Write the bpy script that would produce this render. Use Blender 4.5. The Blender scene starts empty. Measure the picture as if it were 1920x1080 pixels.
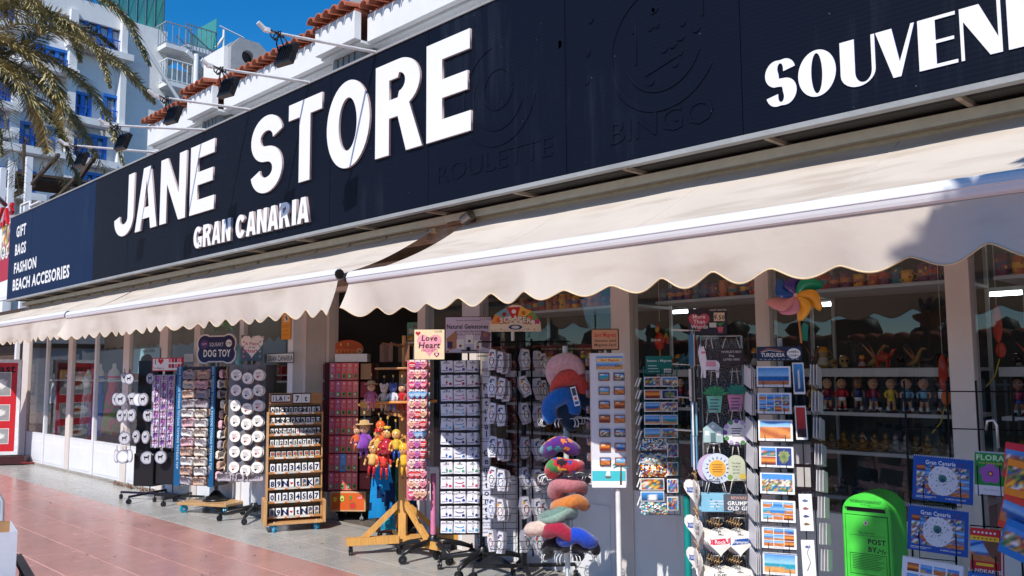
import bpy, math, random
from mathutils import Vector, Matrix
import numpy as np
R = math.radians
scene = bpy.context.scene
col = scene.collection
rnd = random.Random(7)

# ---------------------------------------------------------------- camera
F_PX = 1620.0
CAM_H = 1.6
def _calib():
    d1 = Vector((-1600, -168, F_PX)); k = 0.0062
    B = F_PX * F_PX / (168 - 1600 * k)
    u = Vector((-k * B, B, F_PX)).normalized()
    x = -d1.normalized()
    u = (u - x * u.dot(x)).normalized()
    X = Vector((x[0], x[1], -x[2])); Z = Vector((u[0], u[1], -u[2])); Y = Z.cross(X)
    return X, Y, Z
WX, WY, WZ = _calib()          # world axes seen from the camera
cam_d = bpy.data.cameras.new('camera'); cam = bpy.data.objects.new('camera', cam_d); col.objects.link(cam)
Mw = Matrix((WX, WY, WZ))      # camera axes in the world = rows
cam.matrix_world = Matrix.Translation((0, 0, CAM_H)) @ Mw.to_4x4()
cam_d.sensor_width = 36; cam_d.lens = F_PX / 1920 * 36
cam_d.clip_start = 0.05; cam_d.clip_end = 3000
scene.camera = cam

# ---------------------------------------------------------------- light
SUN = Vector((0.44, -1.02, 1.10)).normalized()     # towards the sun
w = bpy.data.worlds.new("World"); scene.world = w; w.use_nodes = True
nt = w.node_tree; bg = nt.nodes['Background']
sky = nt.nodes.new('ShaderNodeTexSky'); sky.sky_type = 'NISHITA'; sky.sun_disc = False
sky.sun_elevation = math.asin(SUN.z); sky.sun_rotation = math.atan2(SUN.x, SUN.y)
sky.altitude = 300; sky.air_density = 1.0; sky.dust_density = 0.0; sky.ozone_density = 5.0
hs = nt.nodes.new('ShaderNodeHueSaturation'); hs.inputs['Saturation'].default_value = 1.35; nt.links.new(sky.outputs[0], hs.inputs['Color']); nt.links.new(hs.outputs[0], bg.inputs[0]); bg.inputs[1].default_value = 0.13
sun_d = bpy.data.lights.new('sun', 'SUN'); sun_d.energy = 4.3; sun_d.angle = R(0.5); sun_d.color = (1, 0.95, 0.88)
sun_o = bpy.data.objects.new('sun', sun_d); col.objects.link(sun_o)
sun_o.rotation_euler = SUN.to_track_quat('Z', 'Y').to_euler()
vs = scene.view_settings; vs.view_transform = 'Standard'; vs.look = 'None'; vs.gamma = 1; vs.use_curve_mapping = False
vs.exposure = 0.20

# ---------------------------------------------------------------- helpers
def ray(px, py):
    d = Vector((px - 960, 540 - py, -F_PX))
    return Vector((d.dot(WX), d.dot(WY), d.dot(WZ)))
def onY(px, py, Y):
    r = ray(px, py); p = r * (Y / r.y); p.z += CAM_H; return p
def onZ(px, py, z=0):
    r = ray(px, py); p = r * ((z - CAM_H) / r.z); p.z += CAM_H; return p
def atd(px, py, d):
    p = ray(px, py) * (d / F_PX); p.z += CAM_H; return p
def s2l(v):
    v /= 255.0
    return v / 12.92 if v <= 0.04045 else ((v + 0.055) / 1.055) ** 2.4
def c(r, g, b): return (s2l(r), s2l(g), s2l(b))
def mix(a, b, t): return tuple(a[i] * (1 - t) + b[i] * t for i in range(3))
def vary(a, s, q=None):
    k = 1 + (q or rnd).uniform(-s, s); return tuple(min(1, x * k) for x in a)

MATS = {}
def newmat(name):
    m = bpy.data.materials.new(name); m.use_nodes = True
    return m, m.node_tree, m.node_tree.nodes['Principled BSDF']
def N(nt, t, **kw):
    n = nt.nodes.new(t)
    for k, v in kw.items(): setattr(n, k, v)
    return n
def colmat(name, rough=0.5, spec=0.5, metal=0.0, noise=0.10, scale=30, bump=0.0, bscale=200, sheen=0.0, coat=0.0, sss=0):
    """a surface whose local colour comes from the mesh's colour attribute (printed / dyed colour)"""
    m, nt, b = newmat(name)
    a = N(nt, 'ShaderNodeAttribute'); a.attribute_name = 'Col'
    tc = N(nt, 'ShaderNodeTexCoord')
    nz = N(nt, 'ShaderNodeTexNoise'); nz.inputs['Scale'].default_value = scale; nz.inputs['Detail'].default_value = 5
    nt.links.new(tc.outputs['Object'], nz.inputs['Vector'])
    mr = N(nt, 'ShaderNodeMapRange'); mr.inputs['From Min'].default_value = 0.3; mr.inputs['From Max'].default_value = 0.7
    mr.inputs['To Min'].default_value = 1 - noise; mr.inputs['To Max'].default_value = 1 + noise * 0.4
    nt.links.new(nz.outputs[0], mr.inputs[0])
    vm = N(nt, 'ShaderNodeVectorMath', operation='SCALE')
    nt.links.new(a.outputs['Color'], vm.inputs[0]); nt.links.new(mr.outputs[0], vm.inputs['Scale'])
    nt.links.new(vm.outputs[0], b.inputs['Base Color'])
    b.inputs['Roughness'].default_value = rough; b.inputs['Specular IOR Level'].default_value = spec
    b.inputs['Metallic'].default_value = metal
    b.inputs['Sheen Weight'].default_value = sheen; b.inputs['Coat Weight'].default_value = coat
    if bump:
        n2 = N(nt, 'ShaderNodeTexNoise'); n2.inputs['Scale'].default_value = bscale; n2.inputs['Detail'].default_value = 3
        nt.links.new(tc.outputs['Object'], n2.inputs['Vector'])
        bp = N(nt, 'ShaderNodeBump'); bp.inputs['Strength'].default_value = bump; bp.inputs['Distance'].default_value = 0.01
        nt.links.new(n2.outputs[0], bp.inputs['Height']); nt.links.new(bp.outputs[0], b.inputs['Normal'])
    MATS[name] = m; return m
colmat('print', 0.42, 0.4, noise=0.05)
colmat('card', 0.65, 0.3, noise=0.06)
colmat('plastic', 0.35, 0.5, noise=0.05)
colmat('gloss', 0.15, 0.5, noise=0.04)
colmat('metal', 0.38, 0.5, metal=0.7, noise=0.15)
colmat('paint', 0.5, 0.4, noise=0.2, scale=9, bump=0.12, bscale=30)
colmat('plush', 0.95, 0.1, noise=0.22, scale=45, bump=0.5, bscale=260, sheen=0.4)
colmat('cloth', 0.9, 0.15, noise=0.15, scale=20, bump=0.25, bscale=400, sheen=0.1)
colmat('ceramic', 0.25, 0.5, noise=0.05)
colmat('stone', 0.85, 0.2, noise=0.25, scale=6, bump=0.3, bscale=60)
colmat('leaf', 0.55, 0.35, noise=0.3, scale=15)

def wood_mat():
    m, nt, b = newmat('wood')
    a = N(nt, 'ShaderNodeAttribute'); a.attribute_name = 'Col'
    tc = N(nt, 'ShaderNodeTexCoord'); mp = N(nt, 'ShaderNodeMapping'); mp.inputs['Scale'].default_value = (30, 30, 2.5)
    nz = N(nt, 'ShaderNodeTexNoise'); nz.inputs['Scale'].default_value = 3; nz.inputs['Detail'].default_value = 6
    nt.links.new(tc.outputs['Object'], mp.inputs[0]); nt.links.new(mp.outputs[0], nz.inputs['Vector'])
    mr = N(nt, 'ShaderNodeMapRange'); mr.inputs['From Min'].default_value = 0.3; mr.inputs['From Max'].default_value = 0.7
    mr.inputs['To Min'].default_value = 0.72; mr.inputs['To Max'].default_value = 1.08
    nt.links.new(nz.outputs[0], mr.inputs[0])
    vm = N(nt, 'ShaderNodeVectorMath', operation='SCALE')
    nt.links.new(a.outputs['Color'], vm.inputs[0]); nt.links.new(mr.outputs[0], vm.inputs['Scale'])
    nt.links.new(vm.outputs[0], b.inputs['Base Color']); b.inputs['Roughness'].default_value = 0.45
    MATS['wood'] = m
wood_mat()

class MB:
    def __init__(s): s.v = []; s.f = []; s.c = []; s.sm = []
    def add(s, vs, fs, cc, M=None, smooth=False):
        o = len(s.v)
        if M is not None: vs = [M @ Vector(p) for p in vs]
        s.v += [tuple(p) for p in vs]
        multi = isinstance(cc, list)
        for i, f in enumerate(fs):
            s.f.append(tuple(o + k for k in f)); s.c.append(cc[i] if multi else cc); s.sm.append(smooth)
        return s
    def box(s, x0, x1, y0, y1, z0, z1, cc, M=None):
        v = [(x0,y0,z0),(x1,y0,z0),(x1,y1,z0),(x0,y1,z0),(x0,y0,z1),(x1,y0,z1),(x1,y1,z1),(x0,y1,z1)]
        return s.add(v, [(0,3,2,1),(4,5,6,7),(0,1,5,4),(1,2,6,5),(2,3,7,6),(3,0,4,7)], cc, M)
    def cb(s, x, y, z, sx, sy, sz, cc, M=None):
        return s.box(x-sx/2, x+sx/2, y-sy/2, y+sy/2, z-sz/2, z+sz/2, cc, M)
    def bbox(s, x0, x1, y0, y1, z0, z1, cc, b=0.004, M=None):
        """box with bevelled vertical & front edges: an octagonal-section prism with small cap bevels"""
        pts = [(x0+b,z0),(x1-b,z0),(x1,z0+b),(x1,z1-b),(x1-b,z1),(x0+b,z1),(x0,z1-b),(x0,z0+b)]
        return s.prism(pts, y0, y1, cc, M=M, bev=b)
    def rod(s, p, q, r, cc, n=6, r2=None, cap=True, M=None):
        p = Vector(p); q = Vector(q); d = (q - p)
        if d.length < 1e-7: return s
        d.normalize(); a = d.orthogonal().normalized(); b = d.cross(a); r2 = r if r2 is None else r2
        v = []
        for k in range(n):
            t = 2*math.pi*k/n; e = a*math.cos(t) + b*math.sin(t); v.append(p + e*r); v.append(q + e*r2)
        f = [(2*k, (2*k+2) % (2*n), (2*k+3) % (2*n), 2*k+1) for k in range(n)]
        s.add(v, f, cc, M, smooth=n > 5)
        if cap: s.add(v, [tuple(2*k for k in range(n))[::-1], tuple(2*k+1 for k in range(n))], cc, M)
        return s
    def tube(s, pts, r, cc, n=5, M=None):
        pts = [Vector(p) for p in pts]
        rs = r if isinstance(r, (list, tuple)) else [r]*len(pts)
        rings = []; a = None
        for i, p in enumerate(pts):
            d = (pts[min(i+1, len(pts)-1)] - pts[max(i-1, 0)]).normalized()
            if a is None: a = d.orthogonal().normalized()
            else:
                a = (a - d*a.dot(d));
                a = a.normalized() if a.length > 1e-5 else d.orthogonal().normalized()
            b = d.cross(a)
            rings.append([p + (a*math.cos(2*math.pi*k/n) + b*math.sin(2*math.pi*k/n))*rs[i] for k in range(n)])
        v = [q for rg in rings for q in rg]; f = []
        for i in range(len(rings)-1):
            for k in range(n):
                f.append((i*n+k, i*n+(k+1) % n, (i+1)*n+(k+1) % n, (i+1)*n+k))
        f.append(tuple(range(n))[::-1]); f.append(tuple((len(rings)-1)*n+k for k in range(n)))
        return s.add(v, f, cc, M, smooth=True)
    def prism(s, pts, y0, y1, cc, side=None, M=None, bev=0):
        """outline (x,z), counter-clockwise seen from -Y, pushed from y0 (front) to y1 (back)"""
        n = len(pts); side = cc if side is None else side
        A = sum(pts[i][0]*pts[(i+1) % n][1] - pts[(i+1) % n][0]*pts[i][1] for i in range(n))
        if A < 0: pts = pts[::-1]
        if bev:
            cx = sum(p[0] for p in pts)/n; cz = sum(p[1] for p in pts)/n
            w_ = max(abs(p[0]-cx) for p in pts); h_ = max(abs(p[1]-cz) for p in pts)
            kx = (w_-bev)/w_; kz = (h_-bev)/h_
            ins = [(cx+(p[0]-cx)*kx, cz+(p[1]-cz)*kz) for p in pts]
            v = [(p[0], y0, p[1]) for p in ins] + [(p[0], y0+bev, p[1]) for p in pts] + [(p[0], y1, p[1]) for p in pts]
            f = [tuple(range(n))] + [tuple(2*n+k for k in range(n))[::-1]]
            for k in range(n):
                j = (k+1) % n
                f.append((k, n+k, n+j, j)); f.append((n+k, 2*n+k, 2*n+j, n+j))
            return s.add(v, f, [cc, side] + [side]*(2*n), M)
        v = [(p[0], y0, p[1]) for p in pts] + [(p[0], y1, p[1]) for p in pts]
        f = [tuple(range(n)), tuple(n+k for k in range(n))[::-1]]
        for k in range(n):
            j = (k+1) % n; f.append((k, n+k, n+j, j))
        return s.add(v, f, [cc, side] + [side]*n, M)
    def lathe(s, prof, cc, n=12, x=0, y=0, M=None, sy=1.0, smooth=True):
        v = []; f = []; cs = []
        for r, z in prof:
            for k in range(n):
                t = 2*math.pi*k/n; v.append((x + r*math.cos(t), y + r*sy*math.sin(t), z))
        for i in range(len(prof)-1):
            for k in range(n):
                j = (k+1) % n; f.append((i*n+k, i*n+j, (i+1)*n+j, (i+1)*n+k))
                cs.append(cc[i] if isinstance(cc, list) else cc)
        f.append(tuple(range(n))[::-1]); f.append(tuple((len(prof)-1)*n+k for k in range(n)))
        cs += [cs[0], cs[-1]]
        return s.add(v, f, cs, M, smooth)
    def ball(s, x, y, z, rx, ry, rz, cc, n=8, m=6, M=None):
        prof = []
        v = [(x, y, z-rz)]; f = []
        for i in range(1, m):
            a = -math.pi/2 + math.pi*i/m
            for k in range(n):
                t = 2*math.pi*k/n; v.append((x+rx*math.cos(a)*math.cos(t), y+ry*math.cos(a)*math.sin(t), z+rz*math.sin(a)))
        v.append((x, y, z+rz)); L = len(v)-1
        for k in range(n):
            j = (k+1) % n
            f.append((0, 1+j, 1+k)); f.append((L, L-n+k, L-n+j))
            for i in range(m-2): f.append((1+i*n+k, 1+i*n+j, 1+(i+1)*n+j, 1+(i+1)*n+k))
        return s.add(v, f, cc, M, smooth=True)
    def quad(s, x0, x1, z0, z1, y, cc, M=None):
        return s.add([(x0,y,z0),(x1,y,z0),(x1,y,z1),(x0,y,z1)], [(0,1,2,3)], cc, M)
    def poly(s, pts, y, cc, M=None):
        n = len(pts)
        A = sum(pts[i][0]*pts[(i+1) % n][1] - pts[(i+1) % n][0]*pts[i][1] for i in range(n))
        if A < 0: pts = pts[::-1]
        return s.add([(p[0], y, p[1]) for p in pts], [tuple(range(n))], cc, M)
    def disc(s, x, z, r, y, cc, n=14, rz=None, M=None):
        rz = r if rz is None else rz
        return s.poly([(x+r*math.cos(2*math.pi*k/n), z+rz*math.sin(2*math.pi*k/n)) for k in range(n)], y, cc, M)
    def text(s, t, x, z, y, size, cc, bold=0.0, xs=1.0, align='C', M=None, shear=0.0, vert=False, mw=None):
        vs_, fs_ = text_geo(t, bold, shear)
        if not vs_: return s
        xa = min(p[0] for p in vs_); xb = max(p[0] for p in vs_); k = size/0.72
        if mw and (xb-xa)*k*xs > mw: xs = mw/((xb-xa)*k)
        wd = (xb-xa)*k*xs; ox = {'C': -wd/2, 'L': 0, 'R': -wd}[align]
        P = [((p[0]-xa)*k*xs + ox, p[1]*k - size/2) for p in vs_]
        if vert: P = [(q[1], -q[0]) for q in P]
        return s.add([(x+q[0], y, z+q[1]) for q in P], fs_, cc, M)
    def pic(s, x0, x1, z0, z1, y, kind, seed=0, nx=8, nz=6):
        q = random.Random(seed*31+7)
        dx = (x1-x0)/nx; dz = (z1-z0)/nz; v = []; f = []; cs = []
        fn = PICS[kind](q)
        for j in range(nz+1):
            for i in range(nx+1): v.append((x0+i*dx, y, z0+j*dz))
        G = [[fn(min(.999, i/nx+.001), min(.999, j/nz+.001)) for i in range(nx+1)] for j in range(nz+1)]
        for j in range(nz):
            for i in range(nx):
                a = j*(nx+1)+i; f.append((a, a+1, a+nx+2, a+nx+1)); cs.append([G[j][i], G[j][i+1], G[j+1][i+1], G[j+1][i]])
        return s.add(v, f, cs)
    def mesh(s, name, mat, bevel=None):
        me = bpy.data.meshes.new(name); me.from_pydata(s.v, [], s.f)
        ca = me.color_attributes.new('Col', 'FLOAT_COLOR', 'CORNER')
        lt = np.empty(len(me.polygons), dtype=np.int32); me.polygons.foreach_get('loop_total', lt)
        flat = []
        for x, n_ in zip(s.c, lt):
            if isinstance(x, list): flat += x
            else: flat += [x]*int(n_)
        cc = np.ones((len(flat), 4), dtype=np.float32)
        if flat: cc[:, :3] = np.array(flat, dtype=np.float32)
        ca.data.foreach_set('color', cc.ravel())
        me.polygons.foreach_set('use_smooth', s.sm)
        me.materials.append(MATS[mat] if isinstance(mat, str) else mat); me.update()
        return me
    def build(s, name, mat, parent=None, loc=(0,0,0), rot=(0,0,0)):
        return mkobj(name, s.mesh(name, mat), parent, loc, rot)

def mkobj(name, me, parent=None, loc=(0,0,0), rot=(0,0,0)):
    o = bpy.data.objects.new(name, me); col.objects.link(o); o.parent = parent
    o.location = loc; o.rotation_euler = rot; return o
LABELS = {}
def tag(o, label, cat=None, group=None, kind=None):
    if label: o['label'] = label
    if label and len(label.split()) > 16: print('LONG', len(label.split()), label)
    if cat: o['category'] = cat
    if group: o['group'] = group
    if kind: o['kind'] = kind
    return o
def empty(name, loc=(0,0,0), rz=0.0, label=None, cat=None, group=None):
    o = bpy.data.objects.new(name, None); col.objects.link(o); o.location = loc; o.rotation_euler = (0,0,rz)
    o.empty_display_size = 0.05
    return tag(o, label, cat, group)
def struct(o): o['kind'] = 'structure'; return o

_tg = {}
def text_geo(t, bold=0.0, shear=0.0, res=2):
    key = (t, bold, shear)
    if key in _tg: return _tg[key]
    cu = bpy.data.curves.new('t', 'FONT'); cu.body = t; cu.size = 1; cu.offset = bold; cu.resolution_u = res; cu.shear = shear
    cu.space_character = 1 + bold*3
    ob = bpy.data.objects.new('t', cu); col.objects.link(ob)
    dg = bpy.context.evaluated_depsgraph_get(); dg.update()
    me = bpy.data.meshes.new_from_object(ob.evaluated_get(dg))
    vs_ = [(v.co.x, v.co.y) for v in me.vertices]; fs_ = []
    for p in me.polygons:
        f = tuple(p.vertices)
        a = sum(vs_[f[i]][0]*vs_[f[(i+1) % len(f)]][1] - vs_[f[(i+1) % len(f)]][0]*vs_[f[i]][1] for i in range(len(f)))
        fs_.append(f if a > 0 else f[::-1])
    bpy.data.objects.remove(ob); bpy.data.curves.remove(cu); bpy.data.meshes.remove(me)
    _tg[key] = (vs_, fs_); return _tg[key]

def spline_mesh(splines, depth, bevel=0.0):
    """filled outline (outer + holes) extruded; front at y=-depth, back at y=0"""
    cu = bpy.data.curves.new('g', 'CURVE'); cu.dimensions = '2D'; cu.fill_mode = 'BOTH'; cu.extrude = depth/2; cu.bevel_depth = bevel
    for sp in splines:
        s_ = cu.splines.new('POLY'); s_.points.add(len(sp)-1)
        for i, p in enumerate(sp): s_.points[i].co = (p[0], p[1], 0, 1)
        s_.use_cyclic_u = True
    ob = bpy.data.objects.new('g', cu); col.objects.link(ob)
    dg = bpy.context.evaluated_depsgraph_get(); dg.update()
    me = bpy.data.meshes.new_from_object(ob.evaluated_get(dg))
    M = Matrix(((1,0,0,0),(0,0,-1,-depth/2),(0,1,0,0),(0,0,0,1)))
    me.transform(M)
    bpy.data.objects.remove(ob); bpy.data.curves.remove(cu)
    return me

# little printed pictures: local colour of postcards, calendars, boxes
SKY1, SKY2, SEA, TEAL, SAND, GREEN = c(70,140,215), c(150,195,235), c(20,90,160), c(30,150,170), c(205,150,85), c(60,110,40)
WHITE = c(232,232,230); BLACK = c(18,18,20); RED = c(200,30,40); NAVY = c(20,30,80)
def _beach(q):
    h = q.uniform(.45,.65); s = q.uniform(.15,.35); sea = q.choice([SEA,TEAL,c(40,120,190)]); sd = q.choice([SAND,c(190,120,60),c(180,110,60)])
    t0 = q.uniform(-.2,.2)
    def f(u, v):
        if v > h: return vary(mix(SKY2, SKY1, (v-h)/(1-h)), .08, q)
        if v > s + t0*(u-.5): return vary(sea, .2, q)
        return vary(sd, .2, q)
    return f
def _dunes(q):
    def f(u, v):
        if v > .72: return vary(mix(SKY2, SKY1, (v-.7)/.3), .06, q)
        return vary(mix(c(170,85,35), c(215,140,70), (math.sin(u*6+v*9)+1)/2), .12, q)
    return f
def _town(q):
    def f(u, v):
        if v > .7: return vary(SKY1, .08, q)
        if v > .3: return q.choice([WHITE, c(190,90,50), c(225,190,140), c(120,140,80), c(70,70,90)])
        return q.choice([GREEN, TEAL, SEA, SAND])
    return f
def _sunset(q):
    def f(u, v):
        if v > .5: return mix(c(240,150,40), c(120,30,60), (v-.5)*2)
        return vary(mix(c(60,20,30), c(190,80,30), v*1.6), .15, q)
    return f
def _mosaic(q):
    P = [SEA, TEAL, SAND, c(190,60,40), c(235,180,60), GREEN, SKY1, c(120,50,120), WHITE, c(40,40,60)]
    def f(u, v): return vary(q.choice(P), .15, q)
    return f
def _red(q):
    def f(u, v): return vary(mix(c(150,15,30), c(200,50,40), v), .2, q) if v > .3 else vary(c(50,15,20), .3, q)
    return f
def _tower(q):
    def f(u, v):
        if abs(u-.5) < .13 and .1 < v < .8: return WHITE
        return vary(mix(c(30,60,110), c(70,150,220), v), .08, q)
    return f
def _island(q):
    def f(u, v):
        d = math.hypot((u-.5)*1.1, v-.5)
        return vary(mix(c(60,110,60), c(170,160,90), d*2), .25, q) if d < .36 + .03*math.sin(9*math.atan2(v-.5, u-.5)) else vary(c(20,50,120), .08, q)
    return f
def _magnets(q):
    P = [c(120,60,150), c(170,120,190), WHITE, c(90,60,120), c(200,80,130), c(70,60,130), c(210,200,220)]
    def f(u, v): return q.choice(P)
    return f
def _misc(q):
    P = [c(200,60,50), c(240,180,50), c(40,110,160), c(230,225,215), c(60,60,60), c(110,150,70), c(160,100,60)]
    def f(u, v): return vary(q.choice(P), .2, q)
    return f
def _food(q):
    def f(u, v):
        d = math.hypot((u-.5), (v-.5)*1.3)
        if d < .18: return vary(q.choice([c(150,70,30), c(190,130,60), c(170,40,30), c(110,60,30)]), .2, q)
        if d < .42: return vary(c(225,222,215), .05, q)
        return vary(c(150,150,150), .1, q)
    return f
PICS = dict(beach=_beach, dunes=_dunes, town=_town, sunset=_sunset, mosaic=_mosaic, red=_red, tower=_tower, island=_island, magnets=_magnets, misc=_misc, food=_food)

class Frame:
    """local frame of a stand: origin (X, Y) on the floor, x to its right, y away from its front, z up"""
    def __init__(s, X, Y, yaw):
        s.X, s.Y, s.yaw = X, Y, yaw; cy, sy = math.cos(yaw), math.sin(yaw)
        s.u = Vector((cy, sy, 0)); s.n = Vector((-sy, cy, 0)); s.o = Vector((X, Y, 0))
    def loc(s, px, py, yl=0.0):
        r = ray(px, py); C0 = Vector((0, 0, CAM_H)); k = ((s.o - C0).dot(s.n) + yl) / r.dot(s.n)
        p = C0 + r*k - s.o
        return p.dot(s.u), p.z
    def w(s, x, y, z): return s.o + s.u*x + s.n*y + Vector((0, 0, z))
    def side(s, sgn): return Frame(s.X, s.Y, s.yaw + sgn*math.pi/2)
def grid(fr, yl, pxl, pxr, pyt, pyb, rows, cols, mid=None):
    """cells centred from the first to the last row/column, given where those lie"""
    um = (pxl+pxr)/2 if mid is None else mid
    zt = fr.loc(um, pyt, yl)[1]; zb = fr.loc(um, pyb, yl)[1]
    ul = fr.loc(pxl, (pyt+pyb)/2, yl)[0]; ur = fr.loc(pxr, (pyt+pyb)/2, yl)[0]
    out = []
    for i in range(rows):
        for j in range(cols):
            out.append((i, j, ul + (ur-ul)*(j/(cols-1) if cols > 1 else .5), zt + (zb-zt)*(i/(rows-1) if rows > 1 else 0)))
    return out
ORD = ['top', 'second', 'third', 'fourth', 'fifth', 'sixth', 'seventh', 'eighth', 'ninth', 'tenth', 'eleventh', 'twelfth', 'thirteenth', 'fourteenth', 'fifteenth']
COLS = {1: [''], 2: ['left', 'right'], 3: ['left', 'middle', 'right'], 4: ['far left', 'left', 'right', 'far right'],
        5: ['far left', 'left', 'middle', 'right', 'far right']}
def place(name, me, fr, x, y, z, label, cat, group=None, dyaw=0.0, tx=0.0, ty=0.0, root=None):
    o = mkobj(name, me, None, fr.w(x, y, z), (tx, ty, fr.yaw + dyaw))
    return tag(o, label, cat, group)
# ================================================================ surface materials
def groove_mat(name, base, rough, pitch=0.05):
    m, nt, b = newmat(name)
    g = N(nt, 'ShaderNodeNewGeometry'); sx = N(nt, 'ShaderNodeSeparateXYZ'); nt.links.new(g.outputs['Position'], sx.inputs[0])
    mu = N(nt, 'ShaderNodeMath', operation='MULTIPLY'); mu.inputs[1].default_value = 2*math.pi/pitch; nt.links.new(sx.outputs[0], mu.inputs[0])
    nd = N(nt, 'ShaderNodeTexNoise'); nd.inputs['Scale'].default_value = 2.2; nt.links.new(g.outputs['Position'], nd.inputs['Vector'])
    ad = N(nt, 'ShaderNodeMath', operation='MULTIPLY_ADD'); ad.inputs[1].default_value = 1.5; nt.links.new(nd.outputs[0], ad.inputs[0]); nt.links.new(mu.outputs[0], ad.inputs[2])
    sn = N(nt, 'ShaderNodeMath', operation='SINE'); nt.links.new(ad.outputs[0], sn.inputs[0])
    gr = N(nt, 'ShaderNodeMapRange'); gr.inputs['From Min'].default_value = 0.80; gr.inputs['From Max'].default_value = 1.0; nt.links.new(sn.outputs[0], gr.inputs[0])
    # wear mask
    n1 = N(nt, 'ShaderNodeTexNoise'); n1.inputs['Scale'].default_value = 0.9; n1.inputs['Detail'].default_value = 8; n1.inputs['Roughness'].default_value = .65
    nt.links.new(g.outputs['Position'], n1.inputs['Vector'])
    wm = N(nt, 'ShaderNodeMapRange'); wm.inputs['From Min'].default_value = .40; wm.inputs['From Max'].default_value = .62; nt.links.new(n1.outputs[0], wm.inputs[0])
    gm = N(nt, 'ShaderNodeMath', operation='MULTIPLY'); nt.links.new(gr.outputs[0], gm.inputs[0]); nt.links.new(wm.outputs[0], gm.inputs[1])
    n2 = N(nt, 'ShaderNodeTexNoise'); n2.inputs['Scale'].default_value = 3.1; n2.inputs['Detail'].default_value = 10; n2.inputs['Roughness'].default_value = .7
    nt.links.new(g.outputs['Position'], n2.inputs['Vector'])
    oi = N(nt, 'ShaderNodeObjectInfo')
    cr = N(nt, 'ShaderNodeMapRange'); cr.inputs['From Min'].default_value = .3; cr.inputs['From Max'].default_value = .7; cr.inputs['To Min'].default_value = .90; cr.inputs['To Max'].default_value = 1.06
    nt.links.new(n2.outputs[0], cr.inputs[0])
    o2 = N(nt, 'ShaderNodeMapRange'); o2.inputs['To Min'].default_value = .94; o2.inputs['To Max'].default_value = 1.05; nt.links.new(oi.outputs['Random'], o2.inputs[0])
    pr = N(nt, 'ShaderNodeMath', operation='MULTIPLY'); nt.links.new(cr.outputs[0], pr.inputs[0]); nt.links.new(o2.outputs[0], pr.inputs[1])
    dk = N(nt, 'ShaderNodeMath', operation='MULTIPLY_ADD'); dk.inputs[1].default_value = -0.6; dk.inputs[2].default_value = 1; nt.links.new(gm.outputs[0], dk.inputs[0])
    p2 = N(nt, 'ShaderNodeMath', operation='MULTIPLY'); nt.links.new(pr.outputs[0], p2.inputs[0]); nt.links.new(dk.outputs[0], p2.inputs[1])
    # small spots of dropped gum and dirt
    vo = N(nt, 'ShaderNodeTexVoronoi'); vo.inputs['Scale'].default_value = 4.5; nt.links.new(g.outputs['Position'], vo.inputs['Vector'])
    sp = N(nt, 'ShaderNodeMapRange'); sp.inputs['From Min'].default_value = .035; sp.inputs['From Max'].default_value = .06; sp.inputs['To Min'].default_value = .45; nt.links.new(vo.outputs['Distance'], sp.inputs[0])
    p3 = N(nt, 'ShaderNodeMath', operation='MULTIPLY'); nt.links.new(p2.outputs[0], p3.inputs[0]); nt.links.new(sp.outputs[0], p3.inputs[1])
    vm = N(nt, 'ShaderNodeVectorMath', operation='SCALE'); vm.inputs[0].default_value = base; nt.links.new(p3.outputs[0], vm.inputs['Scale'])
    nt.links.new(vm.outputs[0], b.inputs['Base Color'])
    rr = N(nt, 'ShaderNodeMapRange'); rr.inputs['From Min'].default_value = .3; rr.inputs['From Max'].default_value = .7; rr.inputs['To Min'].default_value = rough; rr.inputs['To Max'].default_value = rough + .16
    nt.links.new(n2.outputs[0], rr.inputs[0]); nt.links.new(rr.outputs[0], b.inputs['Roughness'])
    bp = N(nt, 'ShaderNodeBump', invert=True); bp.inputs['Strength'].default_value = .35; bp.inputs['Distance'].default_value = .003
    nt.links.new(gr.outputs[0], bp.inputs['Height']); nt.links.new(bp.outputs[0], b.inputs['Normal'])
    MATS[name] = m
groove_mat('paving_red', (0.52, 0.265, 0.225), 0.14)
groove_mat('paving_grey', (0.43, 0.42, 0.39), 0.20)

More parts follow.
